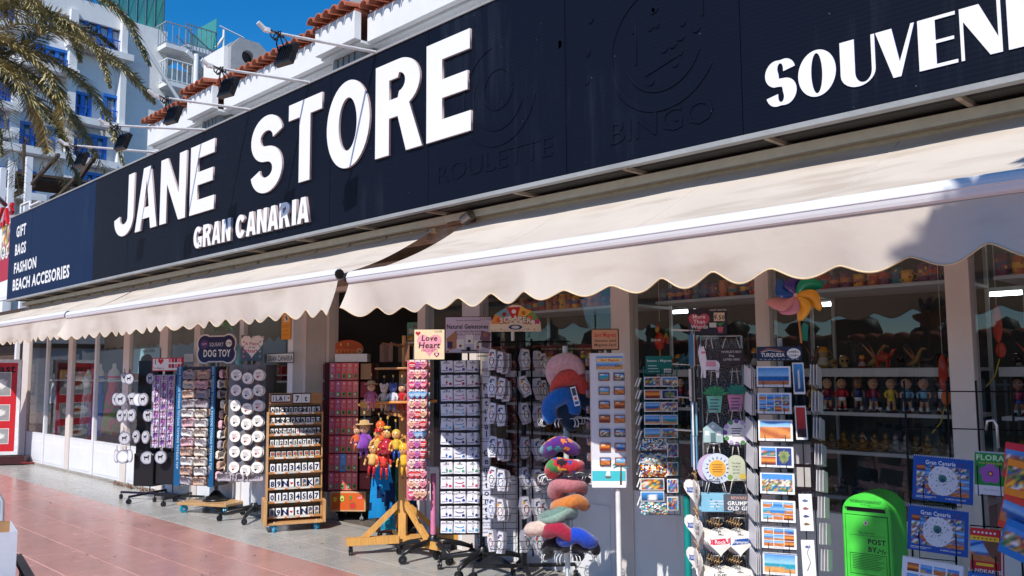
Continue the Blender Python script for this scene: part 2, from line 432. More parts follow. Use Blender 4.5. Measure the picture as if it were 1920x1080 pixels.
def plain(name, base, rough=.7, n=.12, scale=4, bump=.2, bscale=80, spec=.4, streak=None, emit=None):
    m, nt, b = newmat(name)
    g = N(nt, 'ShaderNodeNewGeometry'); n1 = N(nt, 'ShaderNodeTexNoise'); n1.inputs['Scale'].default_value = scale; n1.inputs['Detail'].default_value = 8; n1.inputs['Roughness'].default_value = .65
    nt.links.new(g.outputs['Position'], n1.inputs['Vector'])
    cr = N(nt, 'ShaderNodeMapRange'); cr.inputs['From Min'].default_value = .3; cr.inputs['From Max'].default_value = .7; cr.inputs['To Min'].default_value = 1-n; cr.inputs['To Max'].default_value = 1+n*.5
    nt.links.new(n1.outputs[0], cr.inputs[0])
    vm = N(nt, 'ShaderNodeVectorMath', operation='SCALE'); vm.inputs[0].default_value = base; nt.links.new(cr.outputs[0], vm.inputs['Scale'])
    out = vm.outputs[0]
    if streak:
        mp = N(nt, 'ShaderNodeMapping'); mp.inputs['Scale'].default_value = streak[0]; nt.links.new(g.outputs['Position'], mp.inputs[0])
        ns = N(nt, 'ShaderNodeTexNoise'); ns.inputs['Scale'].default_value = 1; ns.inputs['Detail'].default_value = 6; nt.links.new(mp.outputs[0], ns.inputs['Vector'])
        mk = N(nt, 'ShaderNodeMapRange'); mk.inputs['From Min'].default_value = streak[2]; mk.inputs['From Max'].default_value = streak[2]+.15; mk.inputs['To Max'].default_value = streak[3]; nt.links.new(ns.outputs[0], mk.inputs[0])
        mx = N(nt, 'ShaderNodeMix', data_type='RGBA'); nt.links.new(mk.outputs[0], mx.inputs['Factor']); nt.links.new(out, mx.inputs['A']); mx.inputs['B'].default_value = (*streak[1], 1)
        out = mx.outputs['Result']
    nt.links.new(out, b.inputs['Base Color']); b.inputs['Roughness'].default_value = rough; b.inputs['Specular IOR Level'].default_value = spec
    if bump:
        n2 = N(nt, 'ShaderNodeTexNoise'); n2.inputs['Scale'].default_value = bscale; n2.inputs['Detail'].default_value = 4; nt.links.new(g.outputs['Position'], n2.inputs['Vector'])
        bp = N(nt, 'ShaderNodeBump'); bp.inputs['Strength'].default_value = bump; bp.inputs['Distance'].default_value = .01
        nt.links.new(n2.outputs[0], bp.inputs['Height']); nt.links.new(bp.outputs[0], b.inputs['Normal'])
    MATS[name] = m; return m, nt, b
plain('white_wall', (.74,.74,.74), .8, .06, 3, .15, 60, streak=((3,3,.5),(.55,.53,.5),.62,.35))
plain('cement', (.30,.31,.32), .9, .18, 3, .5, 30)
plain('grey_rib', (.27,.275,.28), .85, .12, 3, .2, 60)
plain('joint_red', (.75,.58,.52), .8, .2, 9, .1)
plain('joint_grey', (.25,.24,.22), .85, .2, 9, .1)
plain('asphalt', (.05,.05,.052), .9, .2, 2, .4, 60)
plain('concrete', (.33,.31,.28), .85, .2, 5, .5, 50)
plain('alu_white', (.76,.77,.80), .4, .05, 4, .05, 40, streak=((9,9,.8),(.55,.53,.5),.62,.3))
plain('alu_post', (.70,.63,.59), .42, .07, 4, .04, 40, streak=((20,20,.8),(.45,.40,.36),.6,.35))
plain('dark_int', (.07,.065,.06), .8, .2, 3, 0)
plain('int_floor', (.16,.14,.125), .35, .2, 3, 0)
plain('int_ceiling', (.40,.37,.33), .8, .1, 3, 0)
plain('shelf_white', (.55,.55,.56), .5, .08, 4, 0)
plain('rust_soffit', (.40,.33,.26), .8, .25, 12, .4, 60, streak=((6,6,18),(.22,.10,.05),.55,.7))
plain('cream_rail', (.60,.56,.46), .6, .12, 8, .2, 60, streak=((4,4,30),(.30,.17,.09),.64,.8))
plain('terracotta', (.42,.125,.065), .75, .3, 9, .3, 60)
plain('dark_timber', (.075,.045,.032), .75, .3, 6, .3, 60)
plain('awning_bar', (.72,.72,.74), .42, .03, 5, 0, spec=.5)
def awning_mat():
    m, nt, b = plain('awning', (.74,.66,.575), .8, .09, 1.6, .25, 14, spec=.2, streak=((1.2,5,5),(.47,.38,.30),.52,.5))
    # thin canvas lets some light through
    out = nt.nodes['Material Output']; tr = N(nt, 'ShaderNodeBsdfTranslucent'); tr.inputs[0].default_value = (.72,.50,.33,1)
    mx = N(nt, 'ShaderNodeMixShader'); mx.inputs[0].default_value = .22
    nt.links.new(b.outputs[0], mx.inputs[1]); nt.links.new(tr.outputs[0], mx.inputs[2]); nt.links.new(mx.outputs[0], out.inputs[0])
awning_mat()
def sign_mat(name, base, rough):
    m, nt, b = newmat(name)
    g = N(nt, 'ShaderNodeNewGeometry'); sx = N(nt, 'ShaderNodeSeparateXYZ'); nt.links.new(g.outputs['Position'], sx.inputs[0])
    mu = N(nt, 'ShaderNodeMath', operation='MULTIPLY'); mu.inputs[1].default_value = 2*math.pi/0.028; nt.links.new(sx.outputs[2], mu.inputs[0])
    sn = N(nt, 'ShaderNodeMath', operation='SINE'); nt.links.new(mu.outputs[0], sn.inputs[0])
    mp = N(nt, 'ShaderNodeMapping'); mp.inputs['Scale'].default_value = (14, 1, .9); nt.links.new(g.outputs['Position'], mp.inputs[0])
    ns = N(nt, 'ShaderNodeTexNoise'); ns.inputs['Scale'].default_value = 1; ns.inputs['Detail'].default_value = 8; ns.inputs['Roughness'].default_value = .7; nt.links.new(mp.outputs[0], ns.inputs['Vector'])
    nl = N(nt, 'ShaderNodeTexNoise'); nl.inputs['Scale'].default_value = .7; nl.inputs['Detail'].default_value = 3; nt.links.new(g.outputs['Position'], nl.inputs['Vector'])
    ml = N(nt, 'ShaderNodeMath', operation='MULTIPLY'); nt.links.new(ns.outputs[0], ml.inputs[0]); nt.links.new(nl.outputs[0], ml.inputs[1])
    mk = N(nt, 'ShaderNodeMapRange'); mk.inputs['From Min'].default_value = .30; mk.inputs['From Max'].default_value = .45; mk.inputs['To Max'].default_value = .05; nt.links.new(ml.outputs[0], mk.inputs[0])
    mx = N(nt, 'ShaderNodeMix', data_type='RGBA'); nt.links.new(mk.outputs[0], mx.inputs['Factor']); mx.inputs['A'].default_value = (*base, 1); mx.inputs['B'].default_value = (.16,.21,.26,1)
    # specks of salt and paint blisters
    vo = N(nt, 'ShaderNodeTexVoronoi'); vo.inputs['Scale'].default_value = 9; nt.links.new(g.outputs['Position'], vo.inputs['Vector'])
    s2 = N(nt, 'ShaderNodeMapRange'); s2.inputs['From Min'].default_value = .05; s2.inputs['From Max'].default_value = .03; s2.inputs['To Max'].default_value = .22; nt.links.new(vo.outputs['Distance'], s2.inputs[0])
    m2 = N(nt, 'ShaderNodeMix', data_type='RGBA'); nt.links.new(s2.outputs[0], m2.inputs['Factor']); nt.links.new(mx.outputs['Result'], m2.inputs['A']); m2.inputs['B'].default_value = (.3,.34,.4,1)
    nt.links.new(m2.outputs['Result'], b.inputs['Base Color'])
    b.inputs['Roughness'].default_value = rough; b.inputs['Specular IOR Level'].default_value = .10
    ad = N(nt, 'ShaderNodeMath', operation='MULTIPLY_ADD'); ad.inputs[1].default_value = .25; nt.links.new(sn.outputs[0], ad.inputs[0])
    n3 = N(nt, 'ShaderNodeTexNoise'); n3.inputs['Scale'].default_value = 5; n3.inputs['Detail'].default_value = 4; nt.links.new(g.outputs['Position'], n3.inputs['Vector']); nt.links.new(n3.outputs[0], ad.inputs[2])
    bp = N(nt, 'ShaderNodeBump'); bp.inputs['Strength'].default_value = .16; bp.inputs['Distance'].default_value = .008
    nt.links.new(ad.outputs[0], bp.inputs['Height']); nt.links.new(bp.outputs[0], b.inputs['Normal'])
    MATS[name] = m
sign_mat('sign_dark', (.0042,.0064,.015), .5)
sign_mat('sign_navy', (.0025,.017,.060), .5)
def glass_mat():
    m, nt, b = newmat('glass'); nt.nodes.remove(b)
    tr = N(nt, 'ShaderNodeBsdfTransparent'); tr.inputs[0].default_value = (.92,.94,.94,1)
    gl = N(nt, 'ShaderNodeBsdfGlossy'); gl.inputs['Roughness'].default_value = .004; gl.inputs[0].default_value = (.9,.95,1,1)
    fr = N(nt, 'ShaderNodeFresnel'); fr.inputs[0].default_value = 1.52
    ad = N(nt, 'ShaderNodeMath', operation='MULTIPLY_ADD'); ad.inputs[1].default_value = .62; ad.inputs[2].default_value = .045; nt.links.new(fr.outputs[0], ad.inputs[0])
    ge = N(nt, 'ShaderNodeNewGeometry'); iv = N(nt, 'ShaderNodeMath', operation='SUBTRACT'); iv.inputs[0].default_value = 1; nt.links.new(ge.outputs['Backfacing'], iv.inputs[1]); ml = N(nt, 'ShaderNodeMath', operation='MULTIPLY'); nt.links.new(ad.outputs[0], ml.inputs[0]); nt.links.new(iv.outputs[0], ml.inputs[1]); ad = ml
    mx = N(nt, 'ShaderNodeMixShader'); nt.links.new(ad.outputs[0], mx.inputs[0]); nt.links.new(tr.outputs[0], mx.inputs[1]); nt.links.new(gl.outputs[0], mx.inputs[2])
    nt.links.new(mx.outputs[0], nt.nodes['Material Output'].inputs[0]); MATS['glass'] = m
    m, nt, b = newmat('teal_glass'); nt.nodes.remove(b)
    tr = N(nt, 'ShaderNodeBsdfTransparent'); tr.inputs[0].default_value = (.25,.62,.58,1)
    gl = N(nt, 'ShaderNodeBsdfDiffuse'); gl.inputs[0].default_value = (.14,.50,.46,1)
    mx = N(nt, 'ShaderNodeMixShader'); mx.inputs[0].default_value = .45; nt.links.new(tr.outputs[0], mx.inputs[1]); nt.links.new(gl.outputs[0], mx.inputs[2])
    nt.links.new(mx.outputs[0], nt.nodes['Material Output'].inputs[0]); MATS['teal_glass'] = m
glass_mat()
m, nt, b = newmat('tube_light'); b.inputs['Emission Color'].default_value = (.85,.95,1,1); b.inputs['Emission Strength'].default_value = 10; MATS['tube_light'] = m

def sbox(name, x0, x1, y0, y1, z0, z1, mat, parent=None):
    b_ = MB().box(x0, x1, y0, y1, z0, z1, (.5,.5,.5)); return b_.build(name, mat, parent)

# ================================================================ ground
g = struct(MB().box(-400, 400, -400, 400, -.30, -.16, (.5,)*3).build('ground', 'asphalt'))
rd = struct(MB().quad(0,0,0,0,0,(.5,)*3).add([(-300,-9,-.150),(60,-9,-.150),(60,-2.6,-.150),(-300,-2.6,-.150)], [(0,1,2,3)], (.5,)*3).build('road', 'asphalt'))
MATS_line = plain('road_paint', (.7,.7,.68), .7, .1)
for k in range(14):
    struct(MB().add([(-60+5*k,-5.86,-.146),(-57.5+5*k,-5.86,-.146),(-57.5+5*k,-5.74,-.146),(-60+5*k,-5.74,-.146)], [(0,1,2,3)], (.5,)*3).build('lane_marking', 'road_paint'))
struct(sbox('kerb', -60, 14, -2.6, -2.42, -.29, .005, 'concrete'))
pr = struct(sbox('pavement', -60, 14, -2.42, 4.085, -.28, -.006, 'joint_red'))
pg = struct(sbox('shop_pavement', -60, 14, 4.088, 9.5, -.28, -.007, 'joint_grey'))
_sl = {}
def slab(x, y, L, W, mat, par, hz):
    key = (L, W, mat)
    if key not in _sl:
        e = .0022
        v = [(0,0,-.03),(L,0,-.03),(L,W,-.03),(0,W,-.03),(0,0,-e),(L,0,-e),(L,W,-e),(0,W,-e),(e,e,0),(L-e,e,0),(L-e,W-e,0),(e,W-e,0)]
        f = [(0,1,5,4),(1,2,6,5),(2,3,7,6),(3,0,4,7),(4,5,9,8),(5,6,10,9),(6,7,11,10),(7,4,8,11),(8,9,10,11)]
        _sl[key] = MB().add(v, f, (.5,)*3).mesh('paving_slab', mat)
    return mkobj('paving_slab', _sl[key], par, (x, y, hz))
q = random.Random(3)
rows = [4.085 - .415*(k+1) for k in range(8)]
for k, y0 in enumerate(rows):
    x = -11.37 - 1.25*8
    for i in range(15):
        if x > (-1.5 if k < 3 else -4.2): break
        slab(x+.0035, y0+.004, 1.243, .407, 'paving_red', pr, -.001*q.random()); x += 1.25
# the far stretch and the part under the camera: rows too narrow in view to single out
for k, y0 in enumerate(rows):
    b_ = MB()
    b_.add([(-58,y0+.004,-.002),(-21.375,y0+.004,-.002),(-21.375,y0+.411,-.002),(-58,y0+.411,-.002)], [(0,1,2,3)], (.5,)*3)
    o = b_.build('paving_row', 'paving_red', pr); o['kind'] = 'stuff'
b_ = MB()
for k in range(24):
    y0 = 4.085-.415*(k+1)
    x0 = -1.1 if k < 3 else (-2.6 if k < 8 else -20)
    for i in range(26):
        xx = x0+1.25*i
        if xx > 12: break
        b_.add([(xx,y0+.004,-.002),(xx+1.243,y0+.004,-.002),(xx+1.243,y0+.411,-.002),(xx,y0+.411,-.002)], [(0,1,2,3)], (.5,)*3)
o = b_.build('paving_row', 'paving_red', pr); o['kind'] = 'stuff'
grows = [(4.092, .394), (4.492, .478)]
for y0, W_ in grows:
    x = -11.6 - .82*11
    for i in range(27):
        slab(x+.003, y0, .814, W_, 'paving_grey', pg, -.001*q.random()); x += .82
struct(MB().add([(-58,4.092,-.002),(-20.63,4.092,-.002),(-20.63,4.97,-.002),(-58,4.97,-.002)], [(0,1,2,3)], (.5,)*3).build('paving_row', 'paving_grey', pg))['kind'] = 'stuff'
struct(MB().add([(-8.5,4.972,-.003),(10,4.972,-.003),(10,5.6,-.003),(-8.5,5.6,-.003)], [(0,1,2,3)], (.5,)*3).build('door_step', 'concrete', pg))

# ================================================================ shop building
YL, YR = 4.98, 5.30
shop = empty('shop_building', (0,0,0), 0, 'white single storey souvenir shop with long glass front and tiled roof above the black fascia', 'shop')
def part(name, x0, x1, y0, y1, z0, z1, mat): return sbox(name, x0, x1, y0, y1, z0, z1, mat, shop)
part('floor', -19, 3, 5.36, 10.5, -.05, .004, 'int_floor')
part('ceiling', -19, 3, 5.1, 10.5, 2.62, 2.70, 'int_ceiling')
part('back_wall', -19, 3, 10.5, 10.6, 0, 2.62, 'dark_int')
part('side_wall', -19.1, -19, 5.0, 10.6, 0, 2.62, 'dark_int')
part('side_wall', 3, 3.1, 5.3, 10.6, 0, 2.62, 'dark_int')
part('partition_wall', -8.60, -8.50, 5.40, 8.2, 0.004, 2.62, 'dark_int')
# frames
LX = [(-18.45,-18.02),(-17.03,-16.93),(-15.84,-15.60),(-14.58,-14.48),(-13.38,-13.12),(-12.06,-11.76),(-10.97,-10.77),(-9.73,-9.60)]
for x0, x1 in LX: part('post', x0+.015, x1-.015, YL-.027, YL+.028, .0, 2.62, 'alu_post' if x1-x0 > .2 else 'alu_white')
part('post', -8.58, -8.47, YL-.03, YL+.09, 0, 2.62, 'alu_white')
part('door_jamb', -8.55, -8.40, YL+.09, YR+.10, 0, 2.62, 'alu_post')
part('door_jamb', -8.39, -8.33, YR+.02, YR+.14, 0, 2.62, 'alu_post')
part('lintel', -18.45, -8.47, YL-.02, YL+.07, 2.28, 2.34, 'alu_post')
part('upper_wall', -18.45, -8.47, YL+.0, YL+.12, 2.62, 3.2, 'rust_soffit')
part('upper_wall', -8.46, 3, YR+.0, YR+.12, 2.55, 3.2, 'rust_soffit')
def bay(xa, xb, Y, sill, top, mull=(), panes=1):
    part('kick_panel_frame', xa, xb, Y-.015, Y+.05, 0, sill, 'alu_white')
    n = len(mull)+1; xs = [xa]+list(mull)+[xb]
    for i in range(n):
        a, b2 = xs[i]+.05, xs[i+1]-.05
        part('kick_panel', a, b2, Y-.022, Y-.0155, .07, sill-.13, 'alu_white')
        w_ = empty('window', (0,0,0)); w_.parent = shop
        sbox('pane', xs[i]+.012, xs[i+1]-.012, Y+.004, Y+.010, sill+.012, top-.012, 'glass', w_)
        sbox('frame', xs[i], xs[i+1], Y-.02, Y+.045, sill-.005, sill+.012, 'alu_white', w_)
        sbox('frame', xs[i], xs[i+1], Y-.005, Y+.04, top-.012, top, 'alu_white', w_)
sl = .55
for (a, b2) in [(-18.02,-17.03),(-16.93,-15.84),(-15.60,-14.58),(-14.48,-13.38),(-13.12,-12.06),(-11.76,-10.97),(-10.77,-9.73),(-9.60,-8.58)]:
    bay(a, b2, YL, sl, 2.28)
RX = [(-6.68,-6.56),(-6.02,-5.78),(-4.26,-4.08),(-3.01,-2.91),(-1.79,-1.66),(-.2,-.05),(1.4,1.55)]
for x0, x1 in RX: part('post', x0, x1, YR-.03, YR+.08, 0, 2.55, 'alu_post')
for k in range(len(RX)-1): bay(RX[k][1], RX[k+1][0], YR, .70, 2.50)
part('floor_track', -8.33, -6.68, YR-.02, YR+.05, .0, .012, 'concrete')
part('header', -8.33, 3, YR-.02, YR+.09, 2.502, 2.55, 'alu_post')
# step strip under the panels
part('plinth', -18.4, -8.5, YL-.07, YL-.023, 0, .035, 'concrete')

# ---------------------------------------------------------------- fascia sign
SY = 4.485
sign = empty('shop_sign', (0,0,0), 0, 'long black fascia sign with white JANE STORE GRAN CANARIA and SOUVENIRS lettering', 'sign')
def spart(name, x0, x1, y0, y1, z0, z1, mat): return sbox(name, x0, x1, y0, y1, z0, z1, mat, sign)
seams = [-17.86, -16.51, -13.42, -12.1, -9.60, -7.05, -5.55, -4.03, -2.6, -.9, .8, 2.4]
ST, SB = 4.50, 2.985
for i in range(len(seams)-1):
    spart('panel', seams[i]+.003, seams[i+1]-.003, SY+.0008*(i%2), SY+.03, SB, ST, 'sign_navy' if i < 2 else 'sign_dark')
for x in (-4.03,): spart('seam_strip', x-.03, x+.03, SY-.006, SY-.0005, SB, ST, 'sign_dark')
spart('back_box', seams[0], seams[-1], SY+.032, SY+.16, SB+.02, ST-.01, 'cement')
spart('top_trim', seams[0]-.01, seams[-1], SY-.012, SY+.16, ST+.001, ST+.022, 'cement')
spart('bottom_trim', seams[0]-.01, seams[-1], SY-.014, SY+.05, SB-.032, SB-.001, 'cement')
for k in range(18):
    x = -17.2 + 1.05*k
    spart('bracket', x, x+.03, SY+.052, SY+.36, SB-.035, SB-.01, 'rust_soffit')

# letter outlines -------------------------------------------------
def arc(cx, cz, rx, rz, a0, a1, n=14):
    return [(cx+rx*math.cos(R(a0+(a1-a0)*i/n)), cz+rz*math.sin(R(a0+(a1-a0)*i/n))) for i in range(n+1)]
def stroke(pts, fx, fz, taper=None):
    L = []; Rr = []
    n = len(pts)
    for i, p in enumerate(pts):
        a = pts[max(i-1,0)]; b2 = pts[min(i+1,n-1)]; dx, dz = b2[0]-a[0], b2[1]-a[1]; l = math.hypot(dx, dz) or 1; nx, nz = -dz/l, dx/l
        t = math.hypot(nx*fx/2, nz*fz/2)
        if taper: t = taper(i/(n-1), t)
        L.append((p[0]+nx*t, p[1]+nz*t)); Rr.append((p[0]-nx*t, p[1]-nz*t))
    return L + Rr[::-1]
def glyph(ch, w, h, sv, sh, thin=None):
    tv = sv if thin is None else thin
    if ch == 'I': return [[(0,0),(w,0),(w,h),(0,h)]]
    if ch == 'J':
        b_ = .30*h
        return [[(w,h)] + arc(w/2, b_, w/2, b_, 0, -180) + [(sv*.95,b_*1.15)] + arc(w/2, b_, w/2-sv, b_-sh, -180, 0) + [(w-sv,h)]]
    if ch == 'A':
        a = sv*.56; cb = .18*h; ct = cb+sh*.9
        fx = lambda z, o: o*(z/h)      # outer left edge x at height z
        W2 = w/2-a
        xl = lambda z: W2*z/h
        inner = lambda z: sv*1.0 + (w/2-sv*1.0)*z/(h*.80)
        return [[(0,0),(W2,h),(w-W2,h),(w,0),(w-sv,0),(w-inner(cb)+.0,cb),(inner(cb),cb),(sv,0)],
                [(inner(ct),ct),(w-inner(ct),ct),(w/2,h*.80)]]
    if ch == 'N':
        d = sv*1.0
        if thin: return [[(0,0),(0,h),(sv*.9,h),(w-tv,h*.30),(w-tv,h),(w,h),(w,0),(w-sv*.55,0),(tv,h*.74),(tv,0)]]
        return [[(0,0),(0,h),(d,h),(w-sv,h*.40),(w-sv,h),(w,h),(w,0),(w-d,0),(sv,h*.60),(sv,0)]]
    if ch == 'E':
        m = h*.5
        return [[(0,0),(w,0),(w,sh),(sv,sh),(sv,m-sh*.45),(w*.93,m-sh*.45),(w*.93,m+sh*.5),(sv,m+sh*.5),(sv,h-sh),(w*.98,h-sh),(w*.98,h),(0,h)]]
    if ch == 'T': return [[(0,h),(0,h-sh),(w/2-sv/2,h-sh),(w/2-sv/2,0),(w/2+sv/2,0),(w/2+sv/2,h-sh),(w,h-sh),(w,h)]]
    if ch == 'O': return [arc(w/2,h/2,w/2,h/2,0,354,40), arc(w/2,h/2,w/2-sv,h/2-sh,0,354,40)]
    if ch == 'S':
        rz = (h-sh)/4; rx = (w-sv)/2; cu = h/2+rz; cl = h/2-rz
        up = arc(w/2, cu, rx, rz, 8, 262, 26)[:-1]; dn = arc(w/2, cl, rx, rz, 82, -172, 26)
        tp = (lambda s, t: t + (0.30*h*max(0, 1-abs(s-.5)/.22) if thin else 0)*.16)
        return [stroke(up+dn, sv, sh, tp if thin else None)]
    if ch == 'R':
        bz = .46*h
        return [[(0,0),(0,h),(w*.52,h)] + arc(w*.52,(h+bz)/2,w*.45,(h-bz)/2,80,-60,12) + [(w*1.02,0),(w-sv*1.02,0),(w*.50,bz-sh*.35),(sv,bz-sh*.35),(sv,0)],
                [(sv,h-sh),(w*.5,h-sh)] + arc(w*.5,(h+bz)/2+sh*.12,w*.47-sv,(h-bz)/2-sh*.85,80,-80,8) + [(w*.5,bz+sh*.65),(sv,bz+sh*.65)]]
    if ch == 'G':
        p = arc(w/2,h/2,(w-sv)/2,(h-sh)/2,38,318,30)
        return [stroke(p, sv, sh), [(w*.54,h*.52),(w,h*.52),(w,h*.04),(w*.80,h*.04),(w*.80,h*.12),(w-sv,h*.2),(w-sv,h*.36),(w*.54,h*.36)]]
    if ch == 'C': return [stroke(arc(w/2,h/2,(w-sv)/2,(h-sh)/2,32,328,30), sv, sh)]
    if ch == 'U':
        b_ = .30*h
        return [[(0,h),(0,b_)] + arc(w/2,b_,w/2,b_,180,360) + [(w,h),(w-tv,h),(w-tv,b_)] + arc((sv+w-tv)/2,b_,(w-sv-tv)/2,b_-sh,0,-180) + [(sv,h)]]
    if ch == 'V': return [[(0,h),(sv,h),(w*.60,h*.30),(w-tv,h),(w,h),(w*.62,0),(w*.42,0)]]
    return [[(0,0),(w,0),(w,h),(0,h)]]
def let_mats():
    m, nt, b = newmat('letter_white'); b.inputs['Base Color'].default_value = (.80,.79,.80,1); b.inputs['Roughness'].default_value = .45; MATS['letter_white'] = m
    m, nt, b = newmat('letter_edge'); b.inputs['Base Color'].default_value = (.50,.40,.40,1); b.inputs['Roughness'].default_value = .6; MATS['letter_edge'] = m
    m, nt, b = newmat('letter_blue'); b.inputs['Base Color'].default_value = (.05,.045,.42,1); b.inputs['Roughness'].default_value = .5; MATS['letter_blue'] = m
let_mats()
def sign_letter(ch, x0, x1, z0, z1, sv, sh, depth=.03, thin=None, edge='letter_edge', name='letter', mats=None):
    w_ = x1-x0; h_ = z1-z0
    me = spline_mesh(glyph(ch, w_, h_, sv, sh, thin), depth)
    me.materials.clear(); me.materials.append(MATS[mats or 'letter_white']); me.materials.append(MATS[edge])
    for p in me.polygons: p.material_index = 0 if abs(p.normal.y) > .9 else 1
    me.name = name
    return mkobj(name, me, sign, (x0, SY-.001, z0))
for ch, a, b2 in [('J',-12.56,-11.87),('A',-11.80,-11.08),('N',-10.99,-10.23),('E',-10.11,-9.46),('S',-8.59,-7.92),('T',-7.80,-7.17),('O',-7.08,-6.37),('R',-6.28,-5.62),('E',-5.55,-4.99)]:
    sign_letter(ch, a, b2, 3.51, 4.35, .205 if ch != 'N' else .20, .165, .022)
xs = [-9.956,-9.70,-9.44,-9.20,-9.0]
GC = [('G',-9.95,-9.73),('R',-9.70,-9.49),('A',-9.47,-9.25),('N',-9.22,-9.01),
      ('C',-8.89,-8.67),('A',-8.65,-8.43),('N',-8.41,-8.20),('A',-8.18,-7.96),('R',-7.94,-7.73),('I',-7.69,-7.61),('A',-7.59,-7.37)]
for ch, a, b2 in GC: sign_letter(ch, a, b2, 3.085, 3.345, .072, .055, .03)
for ch, a, b2, sv, th in [('S',-2.44,-2.255,.075,.02),('O',-2.24,-2.02,.078,None),('U',-1.995,-1.805,.08,.02),('V',-1.80,-1.60,.085,.018),('E',-1.585,-1.40,.085,.018),('N',-1.385,-1.20,.10,.016),('I',-1.175,-1.09,.08,None),('R',-1.06,-.87,.08,.02),('S',-.84,-.66,.075,.02)]:
    sign_letter(ch, a, b2, 3.11, 3.375, sv, .018 if ch != 'I' else .02, .006, th, 'letter_blue')
def flat_text(s_, x0, x1, z0, z1, mat='letter_white', bold=.012, name='lettering', y=SY-.003, par=None):
    vs_, fs_ = text_geo(s_, bold); xa = min(p[0] for p in vs_); xb = max(p[0] for p in vs_); za = min(p[1] for p in vs_); zb = max(p[1] for p in vs_)
    m_ = MB().add([(x0+(p[0]-xa)/(xb-xa)*(x1-x0), 0, z0+(p[1]-za)/(zb-za)*(z1-z0)) for p in vs_], fs_, (.8,.8,.8))
    return mkobj(name, m_.mesh(name, mat), par or sign, (0, y, 0))
for s_, a, b2, z0, z1 in [('GIFT',-17.42,-16.85,4.09,4.30),('BAGS',-17.45,-16.80,3.76,3.97),('FASHION',-17.46,-16.16,3.43,3.63),('BEACH ACCESORIES',-17.49,-14.44,3.12,3.33)]:
    flat_text(s_, a, b2, z0, z1, bold=.035)
# ghost reliefs of the old sign showing through the black film
def relief(splines, x0, z0, depth=.003, name='relief'):
    me = spline_mesh(splines, min(depth, .0035), .0015); me.materials.clear(); me.materials.append(MATS['sign_dark'])
    me.name = name; return mkobj(name, me, sign, (x0, SY-.001, z0))
def ring(cx, cz, r, t, a0=0, a1=355): return stroke(arc(cx, cz, r, r, a0, a1, 40), t, t)
relief([ring(0,0,.42,.028,40,330)], -3.17, 3.70); relief([ring(0,0,.30,.012,200,340)], -3.17, 3.70)
relief([ring(0,0,.40,.022,100,350)], -4.70, 3.74); relief([ring(0,0,.28,.012,150,340)], -4.70, 3.74); relief([ring(0,0,.40,.028,190,330)], -1.5, 3.98); relief([ring(0,0,.16,.012)], -4.7, 3.78)
for k in range(14):
    a = q.uniform(0, 6.28); r_ = q.uniform(.05,.28)
    relief([arc(0,0,q.uniform(.015,.03),.022,0,350,8)], -3.17+r_*math.cos(a), 3.72+r_*math.sin(a), .006)
for (x, z) in [(-3.76,4.05),(-3.79,3.82),(-3.80,3.62),(-4.05,3.95),(-2.45,4.15)]: relief([arc(0,0,.022,.03,0,350,10)], x, z, .009)
relief([[(0,0),(.25,.07),(.25,.09),(0,.02)]], -3.3, 3.52)
relief([[(0,0),(.012,0),(.012,.3),(0,.3)]], -3.38, 3.62)
relief([[(0,0),(.012,0),(.012,.34),(0,.34)]], -2.86, 3.80)
def relief_text(s_, x0, x1, z0, z1):
    o = flat_text(s_, x0, x1, z0, z1, 'sign_dark', .0, 'relief', SY-.001)
    md = o.modifiers.new('thick', 'SOLIDIFY'); md.thickness = .004; md.offset = 1
relief_text('BINGO', -3.60, -2.80, 3.12, 3.27); relief_text('ROULETTE', -5.43, -4.13, 3.15, 3.30); relief_text('SLOTS', -7.95, -7.0, 3.1, 3.2) if False else None

# underside: gutter rail and brackets behind the sign
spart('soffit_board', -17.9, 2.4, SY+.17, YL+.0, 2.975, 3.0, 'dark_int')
can = empty('awning_rail', (0,0,0), 0, 'weathered cream rail with rusty brackets under the fascia sign', 'rail')
sbox('rail', -17.85, 2.4, 4.74, 4.80, 2.885, 2.945, 'cream_rail', can)
sbox('back_board', -17.85, 2.4, 4.86, 4.90, 2.76, 2.93, 'rust_soffit', can)
for k in range(32):
    x = -17.6+.61*k; sbox('bracket', x, x+.05, 4.801, 4.859, 2.78, 2.90, 'rust_soffit', can)

